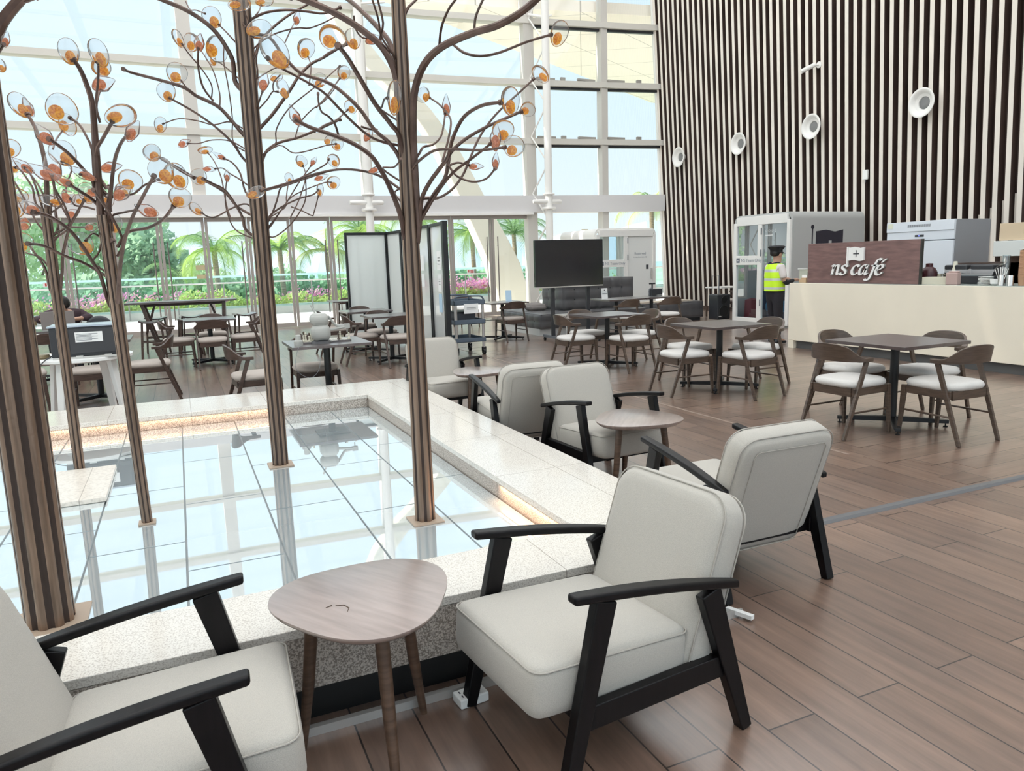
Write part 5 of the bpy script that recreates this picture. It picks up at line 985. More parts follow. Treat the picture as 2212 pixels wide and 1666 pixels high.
def thing(name, lab, cat, loc, group=None, rz=0): return empty(name, loc, rz, lab, cat, group)
pos = thing('pos_terminal', 'pale grey-green till screen seen from behind on the counter by the guard', 'till', (9.30, 9.06 - .04, ZC - 0.0))
M_posg = mat('pale sage plastic', (.50, .52, .44), .5)
m = MB(); m.box(-.015, .015, -.155, .14, .02, .21); m.build('screen_back', M_posg, pos, bevel=.006); m = MB(); m.box(-.02, .1, -.08, .06, 0, .02); m.bar((.02, 0, .01), (.015, 0, .12), .05, .02, side=(0, 1, 0)); m.build('stand', M_posg, pos)
m = MB(); m.box(-.03, -.02, -.17, .16, .205, .215); m.build('top_edge', M_whiteplastic, pos)
ch_ = thing('card_holder', 'small wooden card holder on the counter left of the sign', 'card holder', (9.10, 8.86, ZC))
m = MB(); m.box(-.05, .05, -.07, .07, 0, .05); m.box(-.03, .03, -.05, .05, .05, .075); m.build('block', mat('light wood', (.52, .36, .22), .5), ch_); m = MB(); m.box(-.01, .0, -.05, .05, .06, .12); m.build('cards', M_paper, ch_)
m = MB(); m.box(-.004, .004, -.10, .06, 0, .165, T(9.22, 8.88, ZC)); tag(m.build('acrylic_stand', glass_mat('clear acrylic', (.9, .93, .92), .08)), 'clear acrylic stand on the counter between the till and the sign', 'stand')
u = thing('coffee_urn', 'dark burgundy urn on the counter just right of the sign', 'urn', (9.38, 6.93, ZC))
m = MB(); m.lathe([(0, 0), (.095, 0), (.105, .02), (.105, .15), (.08, .20), (.045, .225), (.045, .27), (0, .275)], n=24); m.build('body', mat('burgundy enamel', (.06, .018, .022), .3), u, smooth=True); m = MB(); m.tube([(-.10, -.02, .06), (-.15, -.02, .05)], .015, 10); m.box(-.15, -.11, -.035, -.005, .05, .075); m.build('tap', M_red, u)
bx = thing('napkin_box', 'cream open box on the counter right of the urn', 'box', (9.22, 6.70, ZC), None, .25)
m = MB(); m.prism([(-.09, -.15), (.09, -.15), (.09, .15), (-.09, .15)], 0, .095); m.build('box_body', mat('cream card', (.66, .62, .50), .7), bx)
def glass_tumbler(y, lab, x=9.42):
    g_ = thing('glass_tumbler', lab, 'glass', (x, y, ZC), 'tumblers behind the cream box'); m = MB(); m.lathe([(0, 0), (.035, 0), (.04, .13), (.036, .13), (.032, .012), (0, .012)], n=20); m.build('tumbler', glass_mat('tumbler glass', (.86, .84, .78), .1), g_, smooth=True)
glass_tumbler(6.93 - .12, 'glass tumbler behind the cream box, left of two'); glass_tumbler(6.93 - .22, 'glass tumbler behind the cream box, right of two')
cs_ = thing('cup_stack', 'short stack of cream paper cups behind the cream box', 'cups', (9.47, 6.62, ZC))
for k in range(5): m = MB(); m.lathe([(0, .13 + k * .022), (.042, .13 + k * .022), (.040, .15 + k * .022), (.028, .22 + k * .022), (0, .22 + k * .022)] if 0 else [(0, 0), (.044 - .0045 * k, 0), (.040 - .0045 * k, .03), (0, .03)], (0, 0, .15 + .028 * k), 18); m.build('paper_cup', mat('cream paper', (.68, .66, .55), .7), cs_, smooth=True)
m = MB(); m.lathe([(0, 0), (.04, 0), (.046, .15), (0, .15)], n=18); m.build('base_cup', mat('brown glass', (.20, .14, .09), .2), cs_, smooth=True)
pk = thing('wrapped_carton', 'small dusty pink carton standing on the counter', 'carton', (9.13, 6.40, ZC), None, .1)
m = MB(); m.prism([(-.045, -.075), (.045, -.075), (.045, .075), (-.045, .075)], 0, .155); m.prism([(-.03, -.068), (.03, -.068), (.03, .055), (-.03, .055)], .155, .175); m.build('carton_body', mat('dusty pink card', (.46, .33, .30), .7), pk, bevel=.01)
# domed display case
dc = thing('pastry_case', 'black food warmer with curved clear lid on the counter', 'food warmer', (9.52, 6.62, ZC))
m = MB(); m.box(-.12, .16, -.52, .12, 0, .12); m.box(-.08, .16, -.18, .14, .12, .245); m.box(-.08, .16, -.52, -.22, .12, .245); m.build('case_base', M_dark, dc, bevel=.02, seg=3)
m = MB(); vs = []; N = 10
for i in range(N + 1):
    a = PI * .5 * i / N
    for y in (-.56, .13): vs.append((.16 - .31 * math.sin(a) if 0 else .16 - .30 * math.sin(a), y, .10 + .15 * math.cos(a)))
m.add(vs, [(2 * i, 2 * i + 1, 2 * i + 3, 2 * i + 2) for i in range(N)]); m.build('curved_lid', glass_mat('case lid', (.80, .82, .82), .10), dc, smooth=True)
GPL = 'stacked white plates on the counter'
for k in range(6):
    m = MB(); m.lathe([(0, 0), (.05, 0), (.088 - .004 * (k > 2), .012), (.088 - .004 * (k > 2), .016), (.05, .008), (0, .008)], (0, 0, 0), 26); o = m.build('plate', M_whiteplastic, None, smooth=True); o.location = (9.20, 6.02, ZC + k * .0172)
    tag(o, ('lowest', 'second', 'third', 'fourth', 'fifth', 'topmost')[k] + ' white plate from the bottom in the stack on the counter' if k not in (0, 5) else ('lowest' if k == 0 else 'topmost') + ' white plate in the stack on the counter', 'plate', GPL)
m = MB(); m.lathe([(0, 0), (.04, 0), (.066, .02), (.072, .075), (.068, .075), (.06, .02), (0, .012)], (0, 0, 0), 28); o = m.build('bowl', M_whiteplastic, None, smooth=True); o.location = (9.16, 5.86, ZC); tag(o, 'white bowl between the plates and the straw cups on the counter', 'bowl')
def steel_cup(y, lab, r=.038, h=.125, x=9.10):
    m = MB(); m.lathe([(0, 0), (r, 0), (r, h), (r - .003, h), (r - .003, .01), (0, .01)], (0, 0, 0), 22); o = m.build('steel_cup', M_chrome, None, smooth=True); o.location = (x, y, ZC); return tag(o, lab, 'cup')
steel_cup(5.765, 'polished steel cup full of paper straws on the counter'); steel_cup(5.66, 'polished steel cup beside the straw cup')
sw = []
for k in range(16):
    a = k * 2.4; m = MB(); rr_ = .024 * math.sqrt((k + .5) / 16)
    m.tube([(math.cos(a) * rr_ * .6, math.sin(a) * rr_ * .6, .015), (math.cos(a) * rr_ * 2.9, math.sin(a) * rr_ * 2.9 * 1.15, .225 - .002 * k)], .0032, 6)
    o = m.build('paper_straw', M_whiteplastic, None, smooth=True); o.location = (9.10, 5.765, ZC); tag(o, 'white paper straw standing in the polished steel cup', 'straw', 'paper straws in the steel cup')
tc_ = thing('cup_stack', 'tall stack of clear plastic cups at the right end of the counter', 'cups', (9.22, 5.80, ZC))
m = MB(); m.lathe([(0, 0), (.035, 0), (.045, .12), (.045, .36), (.036, .36), (.036, .02), (0, .02)], n=22); m.build('clear_cups', glass_mat('clear cups', (.84, .88, .90), .15), tc_, smooth=True)
tb_ = thing('cup_stack', 'tall stack of brown paper cups at the right edge of the photo', 'cups', (9.16, 5.56, ZC))
m = MB(); pf = [(0, 0), (.034, 0)]
for k in range(22): pf += [(.042, .10 + k * .0145), (.045, .103 + k * .0145), (.045, .107 + k * .0145), (.042, .11 + k * .0145)]
pf += [(0, .43)]; m.lathe(pf, n=22); m.build('paper_cups', mat('brown paper cup', (.46, .27, .16), .7), tb_, smooth=True); m = MB(); m.lathe([(.045, .425), (.047, .43), (.047, .436), (0, .436)], n=22); m.build('rim', M_whiteplastic, tb_, smooth=True)

# fridge behind the counter
fr = thing('upright_fridge', 'tall white upright fridge with vent behind the cafe sign', 'fridge', (10.70, 8.17, 0))
m = MB(); m.box(.0, .80, -.66, .50, 0.05, 1.955); m.build('cabinet', mat('fridge grey side', (.30, .31, .33), .35), fr, bevel=.005)
m = MB(); m.box(-.03, .0, -.66, .50, 1.66, 1.955); m.box(-.045, -.03, -.66, .50, 1.80, 1.955); m.build('top_panel', mat('fridge white', (.74, .78, .84), .28), fr, bevel=.004)
m = MB(); m.box(-.035, .0, -.655, .495, .10, 1.645); m.build('door', mat('fridge white', ), fr, bevel=.006)
m = MB()
for k in range(24): m.box(-.047, -.044, -.27 + k * .0165, -.263 + k * .0165, 1.865, 1.905)
m.build('vent', M_ink, fr)
m = MB(); m.box(-.036, -.03, -.16, -.01, 1.715, 1.745); m.build('display', M_dark, fr); m = MB(); m.box(-.038, -.036, -.09, -.07, 1.722, 1.738); m.build('display_light', mat('blue display', (.1, .1, .9), .4, emit=((.15, .2, 1), 2.5)), fr)
m = MB(); m.box(-.048, -.045, .38, .48, 1.86, 1.94); m.build('sticker', mat('cream sticker', (.75, .76, .62), .6), fr)
# shelf unit at far right
sh = thing('back_bar_cabinet', 'brown and cream back bar unit at the right edge behind the counter', 'cabinet', (10.45, 5.35, 0))
m = MB(); m.box(.25, .75, -1.6, 1.40, 0, 1.60); m.build('carcass', mat('brown cabinet', (.14, .085, .065), .45, noise=(3, .3)), sh)
m = MB(); m.box(.05, .70, -1.6, 1.38, 1.605, 1.84); m.build('beige_box', mat('beige board', (.66, .52, .36), .5), sh, bevel=.003)
m = MB(); m.box(.0, .5, .92, 1.42, 1.39, 1.60); m.build('white_box', mat('pale painted box', (.70, .72, .70), .4), sh, bevel=.006)
m = MB(); m.box(-.02, .245, .2, .90, 1.18, 1.60); m.build('side_panel', mat('mauve brown panel', (.22, .15, .14), .5), sh)
m = MB(); m.box(10.70, 11.30, 5.75, 7.55, 0, 1.30); tag(m.build('back_counter', M_slatdark), 'dark low back counter between the fridge and the cabinet', 'counter')
# ================================================================== BOOTHS
M_boothglass = glass_mat('booth glass', (.86, .93, .96), .24)
def booth(name, loc, rz, lab, W=1.9, DP=2.0, HT=2.33, shell=M_white, side=None):
    # local: front face looks to -y, width along x (0..W), depth along +y
    r = empty(name, loc, rz, lab, 'booth')
    prof_r = .16
    def outline(w_, h_, rad, z0=0):
        P_ = [(0, z0), (w_, z0)]
        for i in range(7): a = PI / 2 * i / 6; P_.append((w_ - rad + rad * math.cos(a), z0 + h_ - rad + rad * math.sin(a)))
        for i in range(7): a = PI / 2 + PI / 2 * i / 6; P_.append((rad + rad * math.cos(a), z0 + h_ - rad + rad * math.sin(a)))
        return P_
    Mx = Matrix(((1, 0, 0, 0), (0, 0, 1, 0), (0, 1, 0, 0), (0, 0, 0, 1)))  # xy -> xz, z -> y
    out = outline(W, HT, prof_r, .0); inn = [(x * (W - .10) / W + .05, z * (HT - .12) / HT + .07) for x, z in out]
    n = len(out); m = MB(); vs = [(x, 0, z) for x, z in out] + [(x, 0, z) for x, z in inn] + [(x, DP, z) for x, z in out] + [(x, DP, z) for x, z in inn]
    fs = []
    for i in range(n):
        j = (i + 1) % n; fs += [(i, j, n + j, n + i), (i, 2 * n + i, 2 * n + j, j), (n + i, n + j, 3 * n + j, 3 * n + i), (2 * n + i, 3 * n + i, 3 * n + j, 2 * n + j)]
    m.add(vs, fs); m.build('shell', side or shell, r, smooth=True, angle=25)
    m = MB(); m.box(.05, W - .05, DP - .04, DP - .02, .07, HT - .06); m.build('rear_panel', M_window if side is None else mat('grey felt', (.26, .29, .34), .9), r)
    bl = D.lights.new('booth_fill_light', 'AREA'); bl.size = .5; bl.energy = 9; bl.color = (1, .96, .9); blo = D.objects.new('booth_fill_light', bl); COL.objects.link(blo); blo.parent = r; blo.location = (W / 2, DP / 2, HT - .1)  # added fill light to brighten the dark booth interior
    # front frame
    m = MB(); f = .09; mid = W * .48
    m.box(.03, f + .03, -.05, .03, .05, HT - .16); m.box(W - f - .03, W - .03, -.05, .03, .05, HT - .16); m.box(mid - .05, mid + .07, -.05, .03, .05, HT - .221)
    m.box(f + .03, mid - .05, -.05, .03, .05, .16); m.box(mid + .07, W - .12, -.05, .03, .05, .16); m.box(.12, W - .12, -.05, .03, HT - .22, HT - .04); m.box(.12, mid - .05, -.05, .03, 1.30, 1.50)
    m.build('front_frame', shell, r, bevel=.006)
    m = MB(); m.box(.12, mid - .05, -.012, -.004, .16, HT - .22); m.build('window_pane', M_boothglass, r)
    dr_ = MB(); dr_.box(mid + .07, W - .12, -.012, -.004, .16, HT - .22); d_ = dr_.build('door', M_boothglass if side is not None else mat('white film glass', (.80, .80, .78), .25), r)
    m = MB(); m.box(W - .20, W - .17, -.09, -.05, .95, 1.25); m.build('handle', M_alu, d_)
    m = MB()
    for z in (.5, 1.55, 2.0): m.box(mid + .055, mid + .075, -.065, -.05, z - .07, z + .07)
    m.build('hinge', M_grey, d_)
    MT = T(0, -.052, 0, rx=PI / 2)
    text('lettering', 'NS Team Only', .105, T(.28, -.054, 1.365) @ Matrix.Rotation(PI / 2, 4, 'X'), mat('soft grey print', (.32, .34, .38), .6), r)
    m = MB(); m.box(.14, .24, -.055, -.05, 1.35, 1.45); m.build('emblem', mat('slate print', (.12, .13, .17), .6), r); m = MB(); m.box(.17, .21, -.058, -.055, 1.395, 1.405); m.box(.185, .195, -.058, -.055, 1.38, 1.42); m.build('emblem_cross', M_paper, r)
    m = MB()
    for k in range(4):
        cx_ = mid + .17 + k * .085
        m.add(*(lambda N: ([(cx_ + .026 * math.cos(2 * PI * i / N) * q, -.014, HT - .36 + .026 * math.sin(2 * PI * i / N) * q) for q in (1, .72) for i in range(N)], [(i, (i + 1) % N, N + (i + 1) % N, N + i) for i in range(N)]))(16))
    m.box(mid + .14, mid + .36, -.016, -.013, HT - .46, HT - .44); m.build('icons', mat('pale icon print', (.72, .74, .74), .6), r)
    return r
bo = booth('work_booth', (10.22, 17.25, 0), 0, 'white work booth by the window with a Reserved sign, left of the slatted wall', 1.95, 1.95, 2.33)
text('lettering', 'Reserved', .10, T(1.24, -.0145, 1.62) @ Matrix.Rotation(PI / 2, 4, 'X'), mat('soft grey print'), bo); text('lettering', 'for use of our team only', .045, T(1.20, -.0145, 1.54) @ Matrix.Rotation(PI / 2, 4, 'X'), mat('soft grey print'), bo)
m = MB(); m.box(1.62, 1.70, -.018, -.012, 1.22, 1.34); m.build('room_tag', M_ink, bo)
bp = booth('work_booth', (11.38, 13.15, 0), -PI / 2, 'white-fronted grey work booth behind the guard with a dark flag emblem', 1.72, 2.0, 2.36, M_white, mat('booth grey side', (.44, .44, .43), .5))
m = MB(); Wf = 1.72
fy = Wf + .003
# flag emblem on the side that looks at the hall (local +x side)
MF = Matrix(((0, 0, 1, 0), (1, 0, 0, 0), (0, 1, 0, 0), (0, 0, 0, 1)))
m.prism([(.62, 1.25), (.90, 1.28), (1.15, 1.26), (1.38, 1.28), (1.38, 1.98), (1.15, 1.94), (.90, 1.98), (.62, 1.95)], Wf, Wf + .004, MF); m.build('flag_emblem', mat('near black vinyl', (.025, .022, .035), .5), bp)
m = MB(); m.prism([(.51, 1.1), (.54, 1.1), (.54, 2.02), (.51, 2.02)], Wf, Wf + .004, MF); m.prism([(.525 + .045 * math.cos(a * PI / 8), 2.04 + .045 * math.sin(a * PI / 8)) for a in range(16)], Wf, Wf + .004, MF); m.build('flag_pole_emblem', mat('near black vinyl'), bp)
m = MB(); m.prism([(.88, 1.52), (1.16, 1.52), (1.16, 1.60), (.88, 1.60)], Wf + .004, Wf + .006, MF); m.prism([(.98, 1.42), (1.06, 1.42), (1.06, 1.76), (.98, 1.76)], Wf + .004, Wf + .007, MF); m.build('plus_mark', mat('booth grey side'), bp)
# inside the grey booth
so_ = thing('booth_sofa', 'blue booth sofa seen through the glass of the grey booth', 'sofa', (12.0, 12.35, 0)); 
m = MB(); m.cushion(.62, .95, .20, .05, .02, T(.28, 0, .36), ro=.08); m.build('seat', mat('bright blue fabric', (.14, .38, .62), .9), so_, smooth=True); m = MB(); m.box(.0, .60, -.46, .46, .08, .27); m.box(.55, .72, -.5, .5, .1, 1.05); m.box(.0, .6, .48, .56, .1, .75); m.build('frame', mat('navy fabric', (.02, .05, .11), .9), so_, bevel=.03)
m = MB(); m.lathe([(0, 0), (.16, 0), (.17, .1), (.15, .46), (0, .50)], n=16); o = tag(m.build('red_bag', mat('dark red bag', (.20, .02, .03), .6), None, smooth=True), 'dark red bag on the floor inside the grey booth', 'bag'); o.location = (11.65, 12.85, .07)

# ================================================================== TUFTED SOFAS
def tuft_face(m, origin, du, dv, w_, h_, nu, nv, depth=.035, nrm=None):
    # quilted surface: origin, unit du, dv; buttons on a grid
    du = Vector(du); dv = Vector(dv); N_ = du.cross(dv) if nrm is None else Vector(nrm); A = nu * 6; B = nv * 6; vs = []
    for j in range(B + 1):
        for i in range(A + 1):
            u, v = i / A, j / B; fu = u * nu; fv = v * nv
            d = depth * (abs(math.sin(PI * fu)) ** .5 * .55 + abs(math.sin(PI * fv)) ** .5 * .45)
            d *= 1 if 0 < i < A and 0 < j < B else 0
            vs.append(Vector(origin) + du * w_ * u + dv * h_ * v + N_ * d)
    m.add(vs, [(j * (A + 1) + i, j * (A + 1) + i + 1, (j + 1) * (A + 1) + i + 1, (j + 1) * (A + 1) + i) for j in range(B) for i in range(A)])
M_sofa = mat('charcoal leatherette', (.085, .082, .085), .38, spec=.6)
M_button = mat('dark button', (.02, .02, .02), .4)
sf = empty('tufted_sofa', (6.70, 13.5, 0), 0, 'large charcoal tufted banquette behind the television', 'sofa')
m = MB(); m.box(0, .80, 0, 2.05, .14, .44); tuft_face(m, (0, 2.05, .15), (0, -1, 0), (0, 0, 1), 2.05, .28, 7, 2, .03, (-1, 0, 0)); tuft_face(m, (0, 0, .15), (1, 0, 0), (0, 0, 1), .8, .28, 3, 2, .02, (0, -1, 0)); tuft_face(m, (0, 0, .44), (1, 0, 0), (0, 1, 0), .8, 2.05, 3, 7, .02, (0, 0, 1)); m.build('left_seat', M_sofa, sf, smooth=True, angle=60)
m = MB(); m.box(.80, 2.60, .55, 1.50, .14, 1.12); tuft_face(m, (.80, 1.50, .46), (0, -1, 0), (0, 0, 1), .95, .66, 3, 3, .04, (-1, 0, 0)); tuft_face(m, (.80, .55, .46), (1, 0, 0), (0, 0, 1), 1.80, .66, 6, 3, .04, (0, -1, 0)); m.build('backrest', M_sofa, sf, smooth=True, angle=60)
m = MB(); m.box(.80, 2.60, 0, .55, .14, .44); tuft_face(m, (.8, 0, .44), (1, 0, 0), (0, 1, 0), 1.8, .55, 6, 2, .02, (0, 0, 1)); m.build('right_seat', M_sofa, sf, smooth=True, angle=60)
m = MB(); m.box(.0, 2.6, .06, 2.0, 0, .14); m.build('plinth', mat('pale sofa plinth', (.62, .62, .60), .6), sf)
m = MB()
for i in range(1, 7):
    for z in (.295,): m.lathe([(0, 0), (.018, 0), (.012, .01), (0, .012)], (0, 0, 0), 10, T(-.004, i * 2.05 / 7, z, ry=-PI / 2))
for i in range(1, 3):
    for j in range(1, 3): m.lathe([(0, 0), (.018, 0), (.012, .01), (0, .012)], (0, 0, 0), 10, T(.80, .55 + i * .95 / 3, .46 + j * .22, ry=-PI / 2))
for i in range(1, 6):
    for j in range(1, 3): m.lathe([(0, 0), (.018, 0), (.012, .01), (0, .012)], (0, 0, 0), 10, T(.8 + i * .3, .548, .46 + j * .22, rx=PI / 2))
m.build('button', M_button, sf)
m = MB(); m.cushion(.42, .34, .12, .05, .03, T(0, 0, 0, rx=.1), ro=.06); o = tag(m.build('throw_pillow', mat('brown grey knit', (.20, .18, .17), .95), None, smooth=True), 'brown grey pillow lying on the left seat of the tufted banquette', 'pillow'); o.location = (7.12, 14.6, .53)
s2 = empty('low_banquette', (9.75, 14.0, 0), 0, 'low charcoal banquette end beside the black speaker', 'sofa')
m = MB(); m.box(0, 1.75, .35, 1.0, .08, .46); tuft_face(m, (0, .35, .10), (1, 0, 0), (0, 0, 1), 1.75, .34, 5, 2, .02, (0, -1, 0)); m.build('seat', M_sofa, s2, smooth=True, angle=60); m = MB(); m.box(.02, 1.7, .4, .95, 0, .08); m.build('plinth', M_dark, s2)
m = MB(); m.box(.0, 1.6, .55, .95, .462, .49); m.build('beige_pad', mat('beige pad', (.55, .47, .38), .8), s2)

# television on a stand
tv = empty('television_stand', (6.78, 12.3, 0), 0, 'large black television on a wheeled stand in front of the tufted banquette', 'television')
m = MB(); m.box(-.78, .66, -.035, .03, 1.04, 1.90); m.build('screen', mat('tv glass', (.012, .013, .016), .18, spec=.7), tv, bevel=.006); m = MB(); m.box(-.78, .66, -.04, .03, 1.025, 1.045); m.build('bottom_bezel', M_alu, tv)
m = MB()
for x in (-.38, .38): m.box(x - .035, x + .035, .05, .09, .12, 1.7)
m.box(-.38, .38, .05, .08, 1.35, 1.42); m.build('post', M_dark, tv)
m = MB()
for x in (-.38, .38): m.box(x - .03, x + .03, -.35, .45, .07, .12)
m.box(-.38, .38, .04, .1, .07, .12); m.build('foot', M_grey, tv)
m = MB(); m.box(-.36, .36, -.16, .12, .50, .52); m.build('shelf', M_alu, tv); m = MB()
for x in (-.30, ): m.tube(spline([(x, -.16, .50), (x + .06, -.16, .49), (x + .08, -.16, .42), (x + .08, -.16, .1)], 4), .012, 8)
m.build('shelf_bracket', M_alu, tv)
for x in (-.38, .38):
    for y in (-.33, .43): m = MB(); m.tube([(x - .015, y, .035), (x + .015, y, .035)], .034, 14); m.build('caster', M_rubber, tv, smooth=True)
# items on tables
cd = thing('table_card', 'white card on the dark table in front of the banquette', 'card', (7.62, 12.50, .75)); m = MB(); m.prism([(-.07, 0), (.07, 0), (.07, .21), (-.07, .21)], -.002, .002, T(0, 0, 0, rx=PI / 2 - .12)); m.build('card', M_paper, cd)
m = MB(); m.box(-.05, .05, -.008, -.005, .10, .108, T(0, 0, 0, rx=-.12)); m.box(-.03, .03, -.008, -.005, .13, .135, T(0, 0, 0, rx=-.12)); m.box(-.01, .01, -.008, -.005, .16, .18, T(0, 0, 0, rx=-.12)); m.build('print', M_ink, cd)
rd = thing('radio', 'black radio with handle on the dark table near the slatted wall', 'radio', (8.78, 12.45, .75)); m = MB(); m.box(-.13, .13, -.06, .06, .01, .15); m.build('body', M_dark, rd, bevel=.012); m = MB(); m.tube(spline([(-.14, 0, .02), (-.16, 0, .10), (-.14, 0, .16), (-.10, 0, .17)], 4), .008, 8); m.build('handle', M_grey, rd); m = MB(); m.tube([(.13, 0, .02), (.16, 0, .16)], .006, 6); m.build('aerial', M_grey, rd); m = MB(); m.box(-.02, .10, -.09, -.06, .02, .03); m.build('clip', M_alu, rd)
sp_ = thing('wheeled_speaker', 'black wheeled speaker with raised handle beside the low banquette', 'speaker', (11.70, 14.0, 0))
m = MB(); m.box(-.19, .19, -.17, .17, .03, .62); m.build('cabinet', M_dark, sp_, bevel=.03, seg=3)
m = MB(); m.lathe([(.15, 0), (.14, .01), (.05, -.02), (0, -.01)], (0, 0, 0), 24, T(0, -.172, .22, rx=PI / 2)); m.lathe([(.10, 0), (.09, .012), (.04, -.02), (0, -.02)], (0, 0, 0), 20, T(0, -.172, .48, rx=PI / 2)); m.build('speaker_cone', M_rubber, sp_, smooth=True)
m = MB(); m.tube([(-.10, .15, .6), (-.10, .15, 1.05), (.10, .15, 1.05), (.10, .15, .6)], .011, 8); m.build('telescopic_handle', M_grey, sp_); m = MB(); m.box(-.16, -.06, -.178, -.172, .10, .115); m.build('badge', M_paper, sp_)
m = MB(); m.tube([(0, 0, 0), (0, 0, .55)], .02, 8); m.tube([(-.09, 0, .55), (.09, 0, .55)], .012, 8); m.lathe([(0, 0), (.12, 0), (.1, .02), (0, .02)], (0, 0, 0), 14); o = tag(m.build('mic_stand', M_dark, None), 'short dark stand by the foot of the slatted wall', 'stand'); o.location = (10.9, 15.6, .0); o.scale = (1, 1, 1.6)
# stacked furniture by the slats left of the grey booth
ft = thing('folding_table', 'small table with thin white top by the slatted wall left of the grey booth', 'table', (12.55, 14.85, 0)); m = MB(); m.box(-.35, .35, -.3, .3, .72, .75); m.build('tabletop', M_white, ft); m = MB()
for x in (-.32, .32):
    for y in (-.27, .27): m.bar((x, y, 0), (x, y, .72), .03, .03)
m.build('leg', M_darkwood, ft)
chair(12.30, 14.35, .9, 'dark oak chair by the small table left of the grey booth', GD, True)

# ================================================================== FOLDING SCREENS
fs_ = empty('folding_screen', (0, 0, 0), 0, 'row of black framed folding screens with white glass panels', 'screen')
HS = 2.18
sc_pts = [(3.02, 14.55), (3.86, 14.62), (3.60, 13.75), (3.98, 12.95), (3.74, 12.05), (3.90, 11.2)]
sc_pts = [(3.02, 14.58), (3.88, 14.62), (3.93, 13.75), (3.84, 12.90), (3.94, 12.05), (3.88, 11.18)]
M_scr = D.materials.new('frosted screen'); M_scr.use_nodes = True; t = M_scr.node_tree; t.nodes.clear(); o_ = t.nodes.new('ShaderNodeOutputMaterial'); x1 = t.nodes.new('ShaderNodeMixShader'); a_ = t.nodes.new('ShaderNodeBsdfTranslucent'); b_ = t.nodes.new('ShaderNodeBsdfDiffuse'); x2 = t.nodes.new('ShaderNodeMixShader'); gl = t.nodes.new('ShaderNodeBsdfGlossy')
a_.inputs[0].default_value = (.95, .97, .96, 1); b_.inputs[0].default_value = (.86, .89, .88, 1); x1.inputs[0].default_value = .5; gl.inputs['Roughness'].default_value = .05; x2.inputs[0].default_value = .1
t.links.new(a_.outputs[0], x1.inputs[1]); t.links.new(b_.outputs[0], x1.inputs[2]); t.links.new(x1.outputs[0], x2.inputs[1]); t.links.new(gl.outputs[0], x2.inputs[2]); t.links.new(x2.outputs[0], o_.inputs[0])
M_clearscr = D.materials.new('hazy screen'); M_clearscr.use_nodes = True; t = M_clearscr.node_tree; t.nodes.clear(); o_ = t.nodes.new('ShaderNodeOutputMaterial'); x1 = t.nodes.new('ShaderNodeMixShader'); x2 = t.nodes.new('ShaderNodeMixShader'); a_ = t.nodes.new('ShaderNodeBsdfTranslucent'); b_ = t.nodes.new('ShaderNodeBsdfDiffuse'); c_ = t.nodes.new('ShaderNodeBsdfTransparent')
a_.inputs[0].default_value = (.95, .97, .96, 1); b_.inputs[0].default_value = (.88, .9, .89, 1); x1.inputs[0].default_value = .4; x2.inputs[0].default_value = .38
t.links.new(a_.outputs[0], x1.inputs[1]); t.links.new(b_.outputs[0], x1.inputs[2]); t.links.new(x1.outputs[0], x2.inputs[1]); t.links.new(c_.outputs[0], x2.inputs[2]); t.links.new(x2.outputs[0], o_.inputs[0])
for i in range(5):
    (ax_, ay_), (bx_, by_) = sc_pts[i], sc_pts[i + 1]; L_ = math.hypot(bx_ - ax_, by_ - ay_); Mq = T(ax_, ay_, 0, rz=math.atan2(by_ - ay_, bx_ - ax_)); f = .05
    m = MB(); m.box(.01, f, -.03, .03, .02, HS, Mq); m.box(L_ - f, L_ - .01, -.03, .03, .02, HS, Mq); m.box(f, L_ - f, -.03, .03, HS - .05, HS, Mq); m.box(f, L_ - f, -.03, .03, .10, .16, Mq); fo = m.build('frame', M_iron, fs_)
    m = MB(); m.box(f, L_ - f, -.004, .004, .16, HS - .05, Mq); m.build('panel', M_scr if i < 3 else M_clearscr, fo)
m = MB(); m.box(3.84, 3.92, 11.10, 11.18, .02, HS + .01); m.build('end_post', M_iron, fs_)
for (y, z, w_, h_, c) in ((11.42, 1.58, .20, .30, M_paper), (11.42, 1.22, .16, .28, M_paper), (11.42, .90, .15, .30, mat('pale blue leaflet', (.50, .68, .84), .6)), (12.3, 1.55, .18, .26, M_paper), (12.3, 1.26, .15, .22, M_paper)):
    m = MB(); m.box(-.003, .0, -w_ / 2, w_ / 2, -h_ / 2, h_ / 2); m2 = m.build('notice', c, fs_); m2.location = (3.865, y, z)
m = MB()
for k in range(3): m.box(3.858, 3.861, 11.37, 11.47, 1.62 - k * .05, 1.628 - k * .05); m.box(3.858, 3.861, 11.38, 11.46, 1.28 - k * .04, 1.285 - k * .04)
m.build('print', M_ink, fs_)

# ================================================================== TROLLEY
tr_ = empty('service_trolley', (4.37, 11.80, 0), 0, 'three shelf grey service trolley with black bin right of the screens', 'trolley')
for z, h_ in ((.22, .07), (.52, .08), (.84, .08)):
    m = MB(); m.box(-.24, .24, -.36, .36, z, z + .015); m.box(-.24, .24, -.36, -.345, z, z + h_); m.box(-.24, .24, .345, .36, z, z + h_); m.box(-.24, -.225, -.36, .36, z, z + h_); m.box(.225, .24, -.36, .36, z, z + h_); m.build('shelf', M_bluegrey, tr_, bevel=.006, seg=1)
tr_.scale = (1.15, 1, 1)
for x in (-.21, .21):
    for y in (-.33, .33):
        m = MB(); m.tube([(x, y, .12), (x, y, .86)], .022, 14); m.build('leg', M_chrome if 0 else mat('satin steel tube', (.55, .52, .50), .3, metal=.6), tr_, smooth=True)
        m = MB(); m.tube([(x - .018, y, .05), (x + .018, y, .05)], .05, 18); m.box(x - .03, x + .03, y - .02, y + .02, .06, .13); m.build('caster', M_rubber, tr_, smooth=True)
m = MB()
